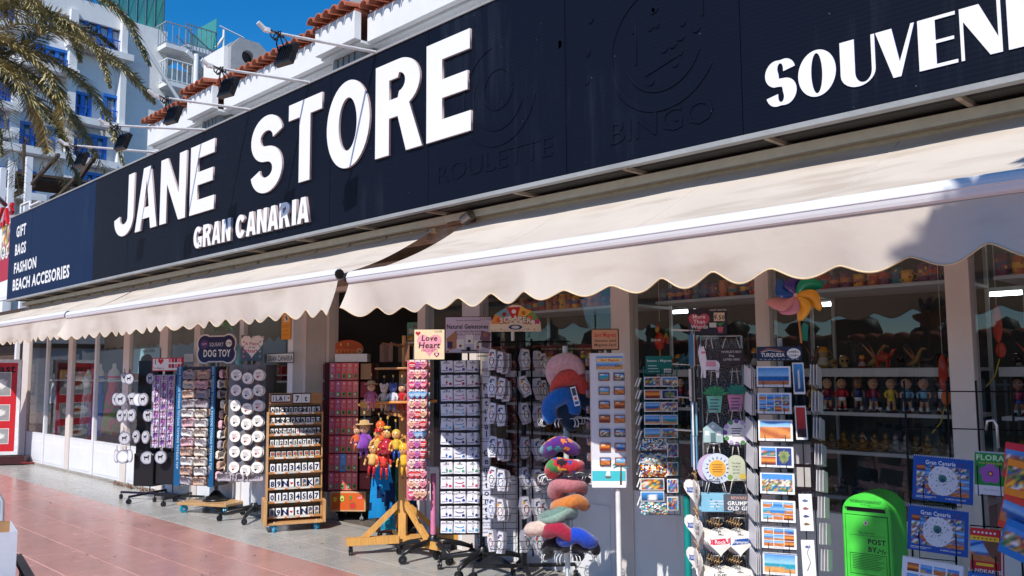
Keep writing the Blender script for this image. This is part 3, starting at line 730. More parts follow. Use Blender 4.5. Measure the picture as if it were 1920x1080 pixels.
# ---------------------------------------------------------------- awnings
def awning(xa, xb, ybar, zbar, ytop, ztop, label, seed, drop=.30, join=None, scal=.31, close_l=True, close_r=True, ph=0.0):
    t = empty('awning', ((xa+xb)/2, ytop, ztop), 0, label, 'awning', None)
    ox, oy, oz = (xa+xb)/2, ytop, ztop
    q = random.Random(seed); L = xb-xa
    nx = int(L/.07); ny = 12
    phs = [q.uniform(0,6.28) for _ in range(6)]
    def wave(x, s): return .010*math.sin(x*1.3+phs[0])*s + .007*math.sin(x*3.1+phs[1]+s*2) + .004*math.sin(x*7.3+phs[2]+s*4)
    v = []; f = []
    for j in range(ny+1):
        s = j/ny
        for i in range(nx+1):
            x = xa+L*i/nx
            edge = min(x-xa, xb-x); pull = .05*math.sin(math.pi*s)*math.exp(-edge/.5)
            xx = x + (pull if x-xa < xb-x else -pull)
            y = ytop + (ybar-ytop)*s; z = ztop + (zbar-ztop)*s - .045*math.sin(math.pi*s) + wave(x, s)*(.3+.7*math.sin(math.pi*s))
            v.append((xx-ox, y-oy, z-oz))
    for j in range(ny):
        for i in range(nx):
            a = j*(nx+1)+i; f.append((a, a+1, a+nx+2, a+nx+1))
    mm = MB().add(v, f, (.5,)*3, smooth=True); mm.build('canopy_fabric', 'awning', t)
    # seams of the cloth
    sm = MB(); k = 1
    while xa+1.2*k < xb-.3:
        x = xa+1.2*k; k += 1
        pts = []
        for j in range(9):
            s = j/8; pts.append((x-ox, ytop+(ybar-ytop)*s-oy, ztop+(zbar-ztop)*s-.045*math.sin(math.pi*s)+wave(x, s)*(.3+.7*math.sin(math.pi*s))+.001-oz))
        sm.tube(pts, .0028, (.5,)*3, 4)
    if k > 1: sm.build('seam', 'alu_post', t)
    # front bar: rounded aluminium profile with ridges
    segs = [(xa+.005, xb-.005)] if not join else [(xa+.005, join-.006), (join+.006, xb-.005)]
    pf = [(.0,.050),(-.022,.046),(-.040,.034),(-.050,.016),(-.052,.004),(-.056,.002),(-.056,-.003),(-.052,-.006),(-.049,-.022),(-.044,-.036),(-.030,-.044),(-.018,-.046),(.0,-.046),(.012,-.03),(.014,.03)]
    for a, b2 in segs:
        vv = [(x-ox, ybar+p[0]-oy, zbar+p[1]-oz) for x in (a, b2) for p in pf]; n = len(pf)
        ff = [(k, (k+1) % n, n+(k+1) % n, n+k) for k in range(n)] + [tuple(range(n))[::-1], tuple(n+k for k in range(n))]
        MB().add(vv, ff, (.5,)*3).build('front_bar', 'awning_bar', t)
    for x, sg in ((xa, -1), (xb, 1)):
        e = MB(); e.rod((x-ox, ybar-.02-oy, zbar-oz), (x+sg*.02-ox, ybar-.02-oy, zbar-oz), .04, c(25,22,22), 10); e.build('end_cap', 'plastic', t)
    # valance with scallops
    nv = max(8, int(L/.022)); nz = 6; v = []; f = []
    zb = zbar-.048
    for i in range(nv+1):
        x = xa+L*i/nv
        ph_ = ((x-xa)/scal+ph) % 1.0
        sc = (.5-.5*math.cos(2*math.pi*ph_))**.7
        am_ = .058*(1+.25*math.sin(x*4.1+seed)); low = drop-am_+am_*sc
        edge = min(x-xa, xb-x); 
        fold = .028*math.sin(x*2.1+phs[3]) + .018*math.sin(x*5.7+phs[4]) + .008*math.sin(x*13+phs[5])
        curl = .07*math.exp(-edge/.12)
        for j in range(nz+1):
            s = j/nz
            v.append((x-ox, ybar-.028+(fold-curl)*s**1.3-oy, zb-low*s-oz))
    for i in range(nv):
        for j in range(nz):
            a = i*(nz+1)+j; f.append((a, a+1, a+nz+2, a+nz+1))
    vo = MB().add(v, f, (.5,)*3, smooth=True).build('valance', 'awning', t)
    # hem piping
    hem = MB(); pts = [v[i*(nz+1)+nz] for i in range(nv+1)]
    hem.tube(pts, .0045, c(225,200,160), 4); hem.build('piping', 'cloth', t)
    # folding arms
    xs_ = [xa+.7, xb-.7] if L > 3 else [xa+.4]
    if L > 8: xs_ = [xa+.7, xa+L*.36, xa+L*.64, xb-.7]
    for k, x in enumerate(xs_):
        sg = 1 if k % 2 else -1
        am = MB(); el = (x-sg*.45-ox, (ytop+ybar)/2-oy, (ztop+zbar)/2-.17-oz)
        am.rod((x-ox, ytop-oy, ztop-.12-oz), el, .022, c(205,205,205), 8); am.rod(el, (x-sg*.1-ox, ybar+.03-oy, zbar-.02-oz), .018, c(205,205,205), 8); am.ball(*el, .03,.03,.03, c(190,190,190))
        am.build('folding_arm', 'metal', t)
    rl = MB(); rl.rod((xa-ox, 0.03, .01), (xb-ox, .03, .01), .035, c(200,180,150), 8); rl.build('roller', 'cloth', t)
    return t
awning(-5.42, 2.3, 3.65, 2.31, 4.80, 2.86, 'cream canvas awning with scalloped valance over the right hand windows, nearest the camera', 5, scal=.312, drop=.25)
awning(-12.33, -5.87, 3.85, 2.39, 4.82, 2.86, 'cream canvas awning with scalloped valance in the middle, over the shop door', 9, scal=.30, drop=.285)
awning(-17.6, -12.36, 3.86, 2.41, 4.82, 2.86, 'cream canvas awning with scalloped valance farthest left, over the clothes windows', 12, scal=.30, drop=.285)
# bracket plate where awnings meet
bk = MB(); bk.rod((-5.62,4.78,2.88), (-5.30,4.78,2.88), .03, c(120,95,75), 8); bk.rod((-5.35,4.70,2.86), (-5.25,4.70,2.90), .045, c(160,150,140), 10)
tag(bk.build('awning_joint', 'metal'), 'rusty round joint bracket between the two cream awnings under the sign', 'bracket')
# ================================================================ upper storey with tiled eaves
YW = 6.05
up = empty('upper_building', (0,0,0), 0, 'white upper building with terracotta tile eaves and grey ribbed panels behind the fascia sign', 'building')
def upart(name, x0, x1, y0, y1, z0, z1, mat, par=None): return sbox(name, x0, x1, y0, y1, z0, z1, mat, par or up)
BAYS = [(-16.2,-15.35),(-12.65,-11.80),(-9.02,-8.17),(-5.4,-4.55),(-1.8,-.95)]
YF, YE = 5.50, 5.68       # bay eave front, recess eave front
EZ = 5.80
xl, xr = -14.6, 3
upart('wall', xl, xr, YW, YW+3.5, 2.7, EZ-.04, 'white_wall')
upart('terrace_roof', xl-4, xr, 4.7, YW-.002, 3.05, 3.15, 'concrete')
upart('lower_wall', xl, xr, 5.45, YW-.003, 3.151, 4.35, 'white_wall')
tm = MB()
tr_, tin = .078, .05
for k in range(9):
    a = math.pi*k/8; tm_pts = None
vv = []; ff = []; nn = 8
for j, (y, r0) in enumerate(((-.13,.080),(.30,.068))):
    for k in range(nn+1):
        a = math.pi*k/nn; vv.append((r0*math.cos(a), y, r0*math.sin(a)+j*.07))
for j, (y, r0) in enumerate(((-.13,.066),(.30,.052))):
    for k in range(nn+1):
        a = math.pi*k/nn; vv.append((r0*math.cos(a), y, r0*math.sin(a)+j*.07))
n1 = nn+1
for k in range(nn):
    ff += [(k, k+1, n1+k+1, n1+k), (2*n1+k, 3*n1+k, 3*n1+k+1, 2*n1+k+1), (k, 2*n1+k, 2*n1+k+1, k+1), (n1+k, n1+k+1, 3*n1+k+1, 3*n1+k)]
ff += [(0, n1, 3*n1, 2*n1), (nn, 2*n1+nn, 3*n1+nn, n1+nn)]
tile_me = MB().add(vv, ff, (.5,)*3, smooth=False).mesh('roof_tile', 'terracotta')
def eave(x0, x1, y, ends=(0, 0)):
    upart('fascia', x0, x1, y+.0, y+.09, EZ-.33, EZ, 'white_wall')
    upart('soffit', x0, x1, y+.092, YW-.002, EZ-.36, EZ-.33, 'white_wall')
    upart('roof', x0, x1, y+.01, YW+.2, EZ+.001, EZ+.03, 'terracotta')
    n = int(round((x1-x0)/.175))
    for k in range(n):
        mkobj('roof_tile', tile_me, up, (x0+(k+.5)*(x1-x0)/n, y, EZ+.03+q.uniform(-.004,.004)), (0, 0, q.uniform(-.03,.03)))
prev = xl
for a, b2 in BAYS:
    if a < prev: prev = b2 if b2 > prev else prev; continue
    if prev < a-.01: eave(prev, a-.002, YE)
    eave(a, b2, YF)
    # ribbed grey panel below the bay and smooth return
    rb = MB()
    for k in range(5): rb.box(a+.10+k*.12, a+.185+k*.12, 5.70, 5.80, 3.16, EZ-.365, (.5,)*3)
    rb.build('ribbed_panel', 'grey_rib', up)
    upart('column', a+.08, b2-.03, 5.801, YW-.003, 3.16, EZ-.362, 'grey_rib')
    prev = b2
eave(prev+.002, xr, YE)
# lower ledge, window hoods and small windows
for a, b2 in BAYS[1:]:
    x = b2+.55
    upart('window_hood', x, x+.75, 5.30, 5.449, 4.05, 4.85, 'white_wall')
    w_ = empty('window', (0,0,0)); w_.parent = up
    sbox('frame', x-.42, x-.06, YW-.03, YW-.004, 4.55, 5.05, 'alu_white', w_); sbox('pane', x-.38, x-.10, YW-.04, YW-.031, 4.6, 5.0, 'dark_int', w_)
    upart('ledge', b2+.02, b2+1.9, 5.95, YW-.004, 5.20, 5.28, 'white_wall')
    upart('pilaster', b2+2.0, b2+2.12, 5.9, YW-.005, 3.16, EZ-.365, 'white_wall')
# chimney with a round opening (faces the right)
ch = empty('chimney', (0,0,0), 0, 'grey rendered chimney block with a round hole and pitched top behind the tiled eave', 'chimney')
p0 = onY(395, 120, 7.2); p1 = onY(428, 88, 7.2); xr_ = p1.x; zt = p1.z
outl = [(0, 3.0), (0, zt), (.17, zt+.20), (.57, zt+.186), (.73, zt+.06), (.95, zt-.12), (.95, 3.0)]
hc = (.34, zt-.14)
circ = arc(hc[0], hc[1], .125, .135, 0, 350, 22)
me = spline_mesh([outl, circ], .12); me.materials.clear(); me.materials.append(MATS['cement']); me.name = 'side_wall'
o = mkobj('side_wall', me, ch, (xr_, 7.2, 0), (0, 0, R(90)))
me = spline_mesh([outl], .70); me.materials.clear(); me.materials.append(MATS['cement']); me.name = 'body'
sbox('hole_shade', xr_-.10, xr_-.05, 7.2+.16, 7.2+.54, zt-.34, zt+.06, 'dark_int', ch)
mkobj('body', me, ch, (xr_-.84, 7.2, 0), (0, 0, R(90)))
sbox('front_wall', xr_-.84, xr_-.001, 7.12, 7.199, 3.0, zt, 'white_wall', ch)
ch2 = onY(655, 25, 7.4); ch3 = onY(760, 25, 7.4)
c2 = empty('chimney', (0,0,0), 0, 'grey square chimney block above the tiles at the top edge of the photo', 'chimney')
sbox('body', ch2.x, ch2.x+.9, 7.4, 8.2, 5, ch2.z+1.2, 'grey_rib', c2); sbox('rim', ch2.x-.06, ch2.x+.96, 7.34, 8.26, ch2.z+1.2, ch2.z+1.3, 'cement', c2)

# ================================================================ white hotel
HD = 42.0
ho = atd(225, 300, HD); hdir = ray(2450, 690); hdir.z = 0
hyaw = math.atan2(hdir.y, hdir.x)
H = Frame(ho.x, ho.y, hyaw)
hotel = empty('hotel_building', (ho.x, ho.y, 0), hyaw, 'tall white hotel with blue framed window bands and outside stairs behind the palm', 'hotel')
def hb(name, x0, x1, y0, y1, z0, z1, mat, par=None): return sbox(name, x0, x1, y0, y1, z0, z1, mat, par or hotel)
def hx(px, py): return H.loc(px, py)
u_end, _ = hx(312, 120); z_top = hx(240, 38)[1]; z_top2 = hx(300, 60)[1]
hb('wall', -40, u_end, 0, 14, -.2, z_top, 'white_wall')
hb('pilaster', hx(218,150)[0], hx(229,150)[0], -.5, -.003, 0, z_top, 'white_wall')
wm = MATS.get('blue_frame') or plain('blue_frame', (.02,.16,.55), .5, .1)[0]
plain('win_dark', (.03,.045,.07), .12, .2, 3, 0, spec=.8); plain('curtain', (.42,.47,.58), .9, .3, 1, 0, streak=((8,8,.2),(.12,.15,.22),.5,.8))
def hwin(p0, p1, n, depth=.0, balcony=False):
    (xa, z1), (xb, _) = hx(*p0), hx(p1[0], p1[1]); z0 = hx(p0[0], p1[2])[1] if len(p1) > 2 else hx(*p1)[1]
    w_ = empty('window', (0,0,0)); w_.parent = hotel
    hb('recess', xa, xb, -.004-.05, -.003, z0, z1, 'win_dark', w_)
    q = random.Random(int(xa*10))
    for k in range(n+1):
        x = xa+(xb-xa)*k/n; hb('frame', x-.09, x+.09, -.16, -.055, z0, z1, 'blue_frame', w_)
        if k < n:
            if q.random() < .75: hb('curtain', x+.16, x+(xb-xa)/n*q.uniform(.55,.95), -.06, -.0555, z0+.25, z1-.15, 'curtain', w_)
    hb('sill', xa-.1, xb+.1, -.20, -.055, z0-.12, z0-.002, 'blue_frame', w_); hb('head', xa-.1, xb+.1, -.20, -.055, z1+.002, z1+.14, 'blue_frame', w_)
    nb = max(3, int((xb-xa)/.22))
    for k in range(0): pass
    rl = MB()
    for k in range(nb+1):
        x = xa+(xb-xa)*k/nb; rl.box(x-.02, x+.02, -.30, -.27, z0, z0+(z1-z0)*.42, c(30,90,190))
    rl.box(xa, xb, -.31, -.26, z0+(z1-z0)*.42, z0+(z1-z0)*.42+.05, c(30,90,190)); rl.build('railing', 'paint', w_)
    hb('balcony_slab', xa-.4, xb+.4, -.7, -.201, z0-.45, z0-.13, 'white_wall')
hwin((137,33),(225,95,78), 4)
hwin((2,2),(33,40,38), 2)
hwin((50,84),(122,126,112), 4)
hwin((125,174),(165,222,214), 3)
hwin((18,230),(97,282,268), 4)
hwin((138,252),(193,303,292), 3)
hwin((158,328),(190,360,352), 2)
hwin((-60,205),(0,240,232), 3); hwin((0,150),(14,195,190), 1); hwin((195,182),(216,235,228), 1)
hwin((-60,60),(-12,110,100), 3); hwin((-60,310),(60,350,345), 5)
# vertical offset strips between the window stacks
hb('pilaster', hx(130,150)[0]-.2, hx(130,150)[0]+.15, -.45, -.003, 0, z_top-.4, 'white_wall')
hb('pilaster', hx(28,150)[0]-.2, hx(28,150)[0]+.15, -.45, -.003, 0, z_top-.4, 'white_wall')
hb('parapet', -40, hx(230,60)[0], -.25, -.003, z_top-.7, z_top+.25, 'white_wall')
# roof terrace with green glass
tg_ = empty('roof_terrace_screen', H.w(0,0,z_top), hyaw, 'teal glass wind screen on the roof edge of the white hotel', 'glass screen')
xa_, xb_ = hx(190,5)[0], hx(311,60)[0]; n = 7; zt_ = 1.9
for k in range(n):
    a = xa_+(xb_-xa_)*k/n; b2 = xa_+(xb_-xa_)*(k+1)/n
    sbox('pane', a+.06, b2-.06, .3, .34, .1, zt_*.95, 'teal_glass', tg_)
    MB().rod((a,.32,0),(a,.32,zt_), .05, c(70,110,125)).build('post', 'paint', tg_)
    MB().rod((a,.32,0),(b2,.32,zt_), .025, c(50,80,95)).build('brace', 'paint', tg_)
MB().rod((xa_,.32,zt_),(xb_,.32,zt_), .05, c(60,90,105)).rod((xb_,.32,0),(xb_,.32,zt_), .05, c(60,90,105)).build('top_rail', 'paint', tg_)
for k in range(2): sbox('pane', xb_-.02, xb_+.02, .4+1.2*k, 1.5+1.2*k, .1, zt_*.95, 'teal_glass', tg_)
# recessed part at the end of the hotel with stairs and small balconies
z4 = hx(330,75)[1]
hb('end_wall', u_end+.003, u_end+9, 2.5, 14, 0, z4-.6, 'white_wall')
hb('stair_wall', u_end+.003, hx(345,150)[0], 2.0, 2.49, 0, z4-1.2, 'white_wall')
st = empty('outside_staircase', H.w(u_end, 0, 0), hyaw, 'white outside staircase and balconies with thin railings on the end of the hotel', 'staircase')
def us(px, py, yl=0):
    u_, z_ = H.loc(px, py, yl); return u_-u_end, z_
def rail(pts, h=1.1, step=.28, cc=c(150,160,170), yl=0, name='railing', r=.028):
    m_ = MB()
    for i in range(len(pts)-1):
        a = Vector(pts[i]); b2 = Vector(pts[i+1]); n = max(1, int((b2-a).length/step))
        up_ = Vector((0,0,h)); m_.rod(a+up_, b2+up_, r*1.4, cc, 4); m_.rod(a+up_*.08, b2+up_*.08, r, cc, 4)
        for k in range(n+1):
            p = a+(b2-a)*(k/n); m_.rod(p, p+up_, r*.8, cc, 4, cap=False)
    m_.build(name, 'paint', st)
def slab3(u0, u1, y0, y1, z, name='balcony_slab'): sbox(name, u0, u1, y0, y1, z-.22, z, 'white_wall', st)
# upper landing 1 (px 295-345, y ~85) , landing 2 (px 355-415, y ~75)
a, za = us(296, 88); b_, _ = us(345, 88); slab3(a, b_, -.9, 2.4, za); rail([(a,2.3,za),(a,-.85,za),(b_,-.85,za)])
c0, zc = us(352, 80); c1, _ = us(410, 80); slab3(c0, c1, .2, 2.5, zc); rail([(c0,.25,zc),(c1,.25,zc),(c1,2.4,zc)], cc=c(120,130,140))
sbox('glass_screen', c1-.03, c1+.03, .25, 2.3, zc+.2, zc+1.9, 'teal_glass', st); sbox('glass_screen', c0+1.2, c1-.1, 2.2, 2.24, zc+.2, zc+1.5, 'teal_glass', st)
# flight from landing 1 down to the right
d1, zd = us(392, 150)
n = 18
fl = MB()
for k in range(n):
    t = k/(n-1); x = b_-.3+(d1-b_+.3)*t; z = za-.15+(zd-za+.15)*t; fl.box(x, x+(d1-b_)/n*1.3, -.9, .3, z-.09, z, (.5,)*3)
fl.build('steps', 'white_wall', st)
for yy in (-.9, .3):
    MB().rod((b_-.3,yy,za-.2),(d1,yy,zd-.2), .12, (.5,)*3, 4).build('stringer', 'white_wall', st)
    rail([(b_-.3,yy,za),(d1,yy,zd)], 1.0, .2, c(110,125,140))
d2, ze = us(352, 175)
fl = MB()
for k in range(n):
    t = k/(n-1); x = d1+(d2-d1)*t; z = zd-.15+(ze-zd+.15)*t; fl.box(x, x+.3, .4, 1.5, z-.09, z, (.5,)*3)
fl.build('steps', 'white_wall', st); rail([(d1,.4,zd),(d2,.4,ze)], 1.0, .2, c(200,205,210))
slab3(d1-.2, d1+1.8, -.9, 1.6, zd-.1, 'landing'); rail([(d1+.1,-.85,zd-.1),(d1+1.7,-.85,zd-.1)], 1.0, .2, c(150,160,170))
px_, _ = us(350, 170); MB().rod((px_,-.95,za-12),(px_,-.95,za-.2), .14, (.8,)*3, 8).build('column', 'white_wall', st)
MB().rod((b_-2.6,-.9,za-.3),(b_+.5,-.9,za-4.2), .09, (.8,)*3, 6).build('brace', 'white_wall', st)
for (pa, pb, py) in [((298,155),(345,155),158),((293,277),(335,277),280)]:
    a, za2 = us(pa[0], py); b2, _ = us(pb[0], py); slab3(a, b2, -.9, 2.0, za2); rail([(a,1.9,za2),(a,-.85,za2),(b2,-.85,za2)], 1.15, .25, c(225,228,230))
ap, zp = us(425, 60); MB().rod((c1,.3,zc+.3),(ap,.3,zp-.2), .07, (.8,)*3, 6).rod((ap,.3,zc-.3),(ap,.3,zp+.2), .07, (.8,)*3, 6).rod((c1+.2,.3,zp+.35),(ap+1.2,.3,zp+.1),.04,(.8,)*3,5).build('lamp_bracket', 'white_wall', st)

# ================================================================ timber pergola and pizza place at the far left
pg_ = Frame(-20.0, 6.4, 0)
pe = empty('timber_pergola', (0,0,0), 0, 'dark brown timber pergola with white posts above the left end of the sign', 'pergola')
Yp = 9.2
a0 = onY(0, 345, Yp); a1 = onY(150, 345, Yp); zlo = onY(45, 345, Yp).z; zhi = onY(60, 300, Yp).z
plain('roof_underside', (.09,.055,.04), .8, .3, 3, .2)
xA, xB = a0.x-2, onY(165, 330, Yp+3).x
sl_ = MB(); sl_.add([(xA,Yp-.6,zhi+.1),(xB,Yp-.6,zhi+.1),(xB,Yp+3,zlo+.9),(xA,Yp+3,zlo+.9),(xA,Yp-.6,zhi+.2),(xB,Yp-.6,zhi+.2),(xB,Yp+3,zlo+1.0),(xA,Yp+3,zlo+1.0)], [(0,3,2,1),(4,5,6,7),(0,1,5,4),(1,2,6,5),(2,3,7,6),(3,0,4,7)], (.5,)*3)
sl_.build('roof_deck', 'roof_underside', pe)
for k in range(12):
    x = xA+.3+(xB-xA-.4)*k/11; b_ = MB(); b_.rod((x,Yp-.55,zhi+.02),(x,Yp+2.9,zlo+.82), .055, (.5,)*3, 4); b_.build('rafter', 'dark_timber', pe)
for yy, zz in ((Yp-.4, zhi-.1), (Yp+.9, (zhi+zlo)/2+.15), (Yp+2.4, zlo+.6)): sbox('beam', xA, xB, yy, yy+.14, zz-.12, zz+.05, 'dark_timber', pe)
for k, px in enumerate((2, 18, 50)):
    p = onY(px, 340, Yp-.3); sbox('post', p.x-.10, p.x+.10, Yp-.35, Yp-.15, 2.7, zhi-.05 if k == 2 else zlo+.9, 'alu_white', pe)
for (pa, pb) in [((110,290),(60,345)),((175,300),(100,378)),((180,290),(150,335)),((45,270),(45,330))]:
    A = onY(*pa, Yp-.2); B = onY(*pb, Yp-.2); MB().rod(A, B, .07, (.5,)*3, 4).build('strut', 'dark_timber', pe)
sbox('back_wall', xA, xB, Yp+3.1, Yp+3.3, 2.4, zlo+.9, 'dark_timber', pe)
tw = MB()
q = random.Random(11)
for k in range(14):
    A = onY(q.uniform(0,90), q.uniform(250,340), Yp-.5); pts = [A]
    for j in range(5): pts.append(pts[-1]+Vector((q.uniform(-.25,.3), q.uniform(-.1,.1), q.uniform(-.25,.3))))
    tw.tube(pts, .012, c(95,75,60), 4)
tag(tw.build('dry_vine', 'cloth'), 'bare dry vine twigs tangled over the pergola posts', 'vine')
# railing fragment beside the sign end
fr_ = MB(); A = onY(40,385,5.6); B = onY(57,378,5.6); fr_.rod(A, A+Vector((0,0,-.5)), .03, (.8,)*3, 6).rod(A, B, .03, (.8,)*3, 6).rod(B, B+Vector((0,0,-.4)), .03, (.8,)*3, 6)
C0 = onY(75,378,5.6); fr_.rod(B+Vector((0,0,-.1)), C0, .03, (.8,)*3, 6)
tag(fr_.build('white_handrail', 'paint'), 'short white metal handrail above the left end of the blue sign', 'handrail')
# pizza sign + banner
pz = empty('pizzeria_sign', (0,0,0), 0, 'red and white pizzeria sign with banner at the far left edge beside the blue sign', 'sign')
Yz = 5.2
A = onY(-60, 420, Yz); B = onY(16, 380, Yz); zt2 = onY(18,390,Yz).z; zb2 = onY(14,555,Yz).z
sbox('backing_board', A.x-2.5, B.x+.12, Yz+.05, Yz+.12, zb2-.05, zt2-.28, 'letter_white', pz)
xz = onY(22, 395, Yz).x
xlt = onY(0,410,Yz).x
for k, (ch_, pxa, pxb, pt, pb) in enumerate([('Z',-12,3,392,425),('A',4,14,390,420),('S',16,21,380,402)]):
    pa = onY(pxa,405,Yz); pb_ = onY(pxb,405,Yz); vs_, fs_ = text_geo(ch_, .03); xa2 = min(p[0] for p in vs_); xb2 = max(p[0] for p in vs_)
    zc_ = onY((pxa+pxb)/2, pt, Yz).z; zd_ = onY((pxa+pxb)/2, pb, Yz).z
    m_ = MB().add([(pa.x+(p[0]-xa2)/(xb2-xa2)*(pb_.x-pa.x), Yz, zd_+p[1]/.72*(zc_-zd_)) for p in vs_], fs_, c(200,25,35)); o = m_.build('letter', 'plastic', pz)
    md = o.modifiers.new('t', 'SOLIDIFY'); md.thickness = .06
bn = MB(); zA = onY(0,440,Yz).z
bn.quad(A.x-2.5, B.x+.1, zb2, zt2-.3, Yz+.045, WHITE)
bn.poly([(B.x-2.6, zb2+.3),(B.x-2.6, zb2+.9),(B.x+.1, zt2-1.0),(B.x+.1, zt2-1.55)], Yz+.04, c(175,25,60))
bn.pic(B.x-.55, B.x+.08, zt2-.95, zt2-.32, Yz+.038, 'misc', 4, 8, 8)
bn.text('DESAYUNOS', B.x-1.2, zb2+1.0, Yz+.03, .30, WHITE, .02, M=Matrix.Identity(4))
bn.build('banner', 'print', pz)
fl2 = MB(); fl2.rod((B.x+.15, Yz-.1, zt2+.05), (B.x+.9, Yz-.5, zt2+.12), .05, c(30,30,35), 8)
tag(fl2.build('spot_lamp', 'plastic'), 'small black tubular spot lamp above the pizzeria sign', 'lamp')
# brown slatted wall of the neighbour below
nb = empty('neighbour_wall', (0,0,0), 0, 'dark brown horizontally slatted wall of the next bar, under the pizzeria sign', 'wall')
sbox('backing', -30, -18.5, 5.32, 5.4, 0, 3.0, 'dark_timber', nb)
for k in range(13): sbox('slat', -30, -18.5, 5.27, 5.318, .05+.2*k, .23+.2*k, 'roof_underside', nb)
sbox('gutter_beam', -30, -17.95, 4.75, 4.95, 2.62, 2.78, 'cream_rail', nb)
wb = empty('white_bracket', (0,0,0), 0, 'white ornate shelf bracket on the wall left of the first window', 'bracket')
sbox('arm', -18.62, -18.50, 4.86, 4.92, 1.75, 2.35, 'alu_white', wb); sbox('foot', -18.72, -18.50, 4.80, 4.92, 1.70, 1.76, 'alu_white', wb); sbox('cap', -18.70, -18.45, 4.80, 4.92, 2.352, 2.42, 'alu_white', wb)

# ================================================================ palms
LW = [1.15]
def frond_mesh(pts, width, nleaf, cc, seed, droop=.5, tipc=None):
    """spine through pts; leaflets are folded strips set in two rows, drooping with gravity"""
    q = random.Random(seed); m_ = MB()
    P = [Vector(p) for p in pts]
    # Catmull-Rom
    def cr(t):
        n = len(P)-1; i = min(int(t*n), n-1); f = t*n-i
        p0 = P[max(i-1,0)]; p1 = P[i]; p2 = P[i+1]; p3 = P[min(i+2,n)]
        return .5*((2*p1)+(p2-p0)*f+(2*p0-5*p1+4*p2-p3)*f*f+(3*p1-p0-3*p2+p3)*f**3)
    sp = [cr(k/24) for k in range(25)]
    m_.tube(sp, [.022*(1-.85*k/24)+.003 for k in range(25)], mix(cc, c(190,170,110), .6), 5)
    tot = sum((sp[k+1]-sp[k]).length for k in range(24))
    for k in range(nleaf):
        t = .04+.95*k/nleaf; p = cr(t); d = (cr(min(t+.02,1))-cr(max(t-.02,0))).normalized()
        sd = d.cross(Vector((0,0,1)));
        if sd.length < .05: sd = Vector((1,0,0))
        sd.normalize(); upv = sd.cross(d).normalized()
        ln = width*(math.sin(math.pi*min(1,.18+.80*t))**.6)*q.uniform(.8,1.1)
        for sg in (-1, 1):
            fwd = d*q.uniform(.38,.65) + sd*sg*q.uniform(.8,1.1) + upv*q.uniform(-.3,.4)
            fwd.normalize(); dr = Vector((0,0,-1))*droop*q.uniform(.4,1.2)
            a = p; b_ = p+fwd*ln*.5+dr*ln*.12; e = p+fwd*ln*.9+dr*ln*.55
            wv = fwd.cross(Vector((q.uniform(-.5,.5), q.uniform(-.5,.5), 1))).normalized()*(.011+.006*q.random())*LW[0]
            cl = vary(mix(cc, tipc or cc, q.random()), .25, q)
            m_.add([a-wv*.5, a+wv*.5, b_+wv, b_-wv, e], [(0,1,2,3),(3,2,4)], cl)
    return m_
def frond_px(pts, d, **k): return [atd(x, y, d+dd) for x, y, dd in pts]
pl = empty('palm_tree', (0,0,0), 0, 'large date palm with olive drooping fronds hanging in from the upper left corner', 'palm')
PD = 22.0
crown = atd(-75, 90, PD); pl.location = (crown.x, crown.y, 0)
def addf(parent, base, pts, width, n, cc, seed, droop, tipc=None):
    m_ = frond_mesh([Vector(p)-base for p in pts], width, n, cc, seed, droop, tipc)
    m_.build('frond', 'leaf', parent)
OL = c(178,166,120); OL2 = c(136,134,96); YEL = c(214,192,134); DK = c(96,98,72)
base = Vector((crown.x, crown.y, 0))
FR = [([(-75,90,0),(40,45,-.1),(155,78,-.2),(235,130,-.2),(290,190,-.1)], OL2, OL, .62, .55),
      ([(-75,90,0),(10,78,.0),(80,125,.1),(112,185,.1),(125,275,.2)], YEL, OL, .60, .8),
      ([(-75,95,0),(30,85,.4),(120,125,.5),(190,200,.5),(235,318,.5)], OL2, YEL, .62, .7),
      ([(-75,80,0),(60,-30,.2),(170,-15,.3),(235,35,.3),(280,120,.3)], OL2, OL, .60, .8),
      ([(-75,110,0),(0,148,.3),(74,195,.3),(115,255,.3),(152,345,.4)], DK, OL2, .55, .7),
      ([(-75,80,0),(-10,-10,-.3),(45,-12,-.3),(70,20,-.3),(78,60,-.3)], OL, YEL, .50, .9),
      ([(-75,120,0),(-30,170,-.3),(-8,230,-.3),(2,290,-.3)], DK, OL, .45, .6),
      ([(-75,60,0),(20,10,.4),(110,30,.4),(180,90,.5),(205,160,.5)], OL, YEL, .6, .8),
      ([(-75,95,0),(0,115,.2),(70,150,.3),(135,215,.4),(178,290,.4)], OL2, OL, .62, .8),
      ([(-75,100,0),(-20,110,-.2),(40,160,-.2),(75,220,-.1),(92,285,0)], YEL, OL2, .6, .9),
      ([(-75,70,0),(0,20,.2),(80,20,.2),(130,60,.2),(150,110,.2)], OL, OL2, .6, .8),
      ([(-75,90,0),(20,100,.7),(90,60,.8),(170,60,.9),(215,90,.9)], DK, OL2, .5, .6)]
for i, (pp, c1_, c2_, wd, dr) in enumerate(FR): addf(pl, base, [atd(x,y,PD+dd*2) for x,y,dd in pp], wd*1.3, 300, c1_, 20+i, dr*.32, c2_)
q = random.Random(5)
def rad_fronds(parent, base, top, n, a_ok, L, seed, cc, dens=60, wd=.5, droop=.6, lift=(.1,.9), fall=(.8,1.4)):
    q = random.Random(seed)
    for k in range(n):
        a = 2*math.pi*(k+q.uniform(-.25,.25))/n
        if not a_ok(a): continue
        l = L*q.uniform(.8,1.1); up0 = q.uniform(*lift); fl_ = q.uniform(*fall)
        pts = [top + Vector((math.cos(a)*l*s, math.sin(a)*l*s, l*(up0*s - fl_*s*s))) for s in (0,.25,.5,.75,1)]
        addf(parent, base, pts, wd, dens, mix(OL2, OL, q.random()), seed*50+k, droop, cc)
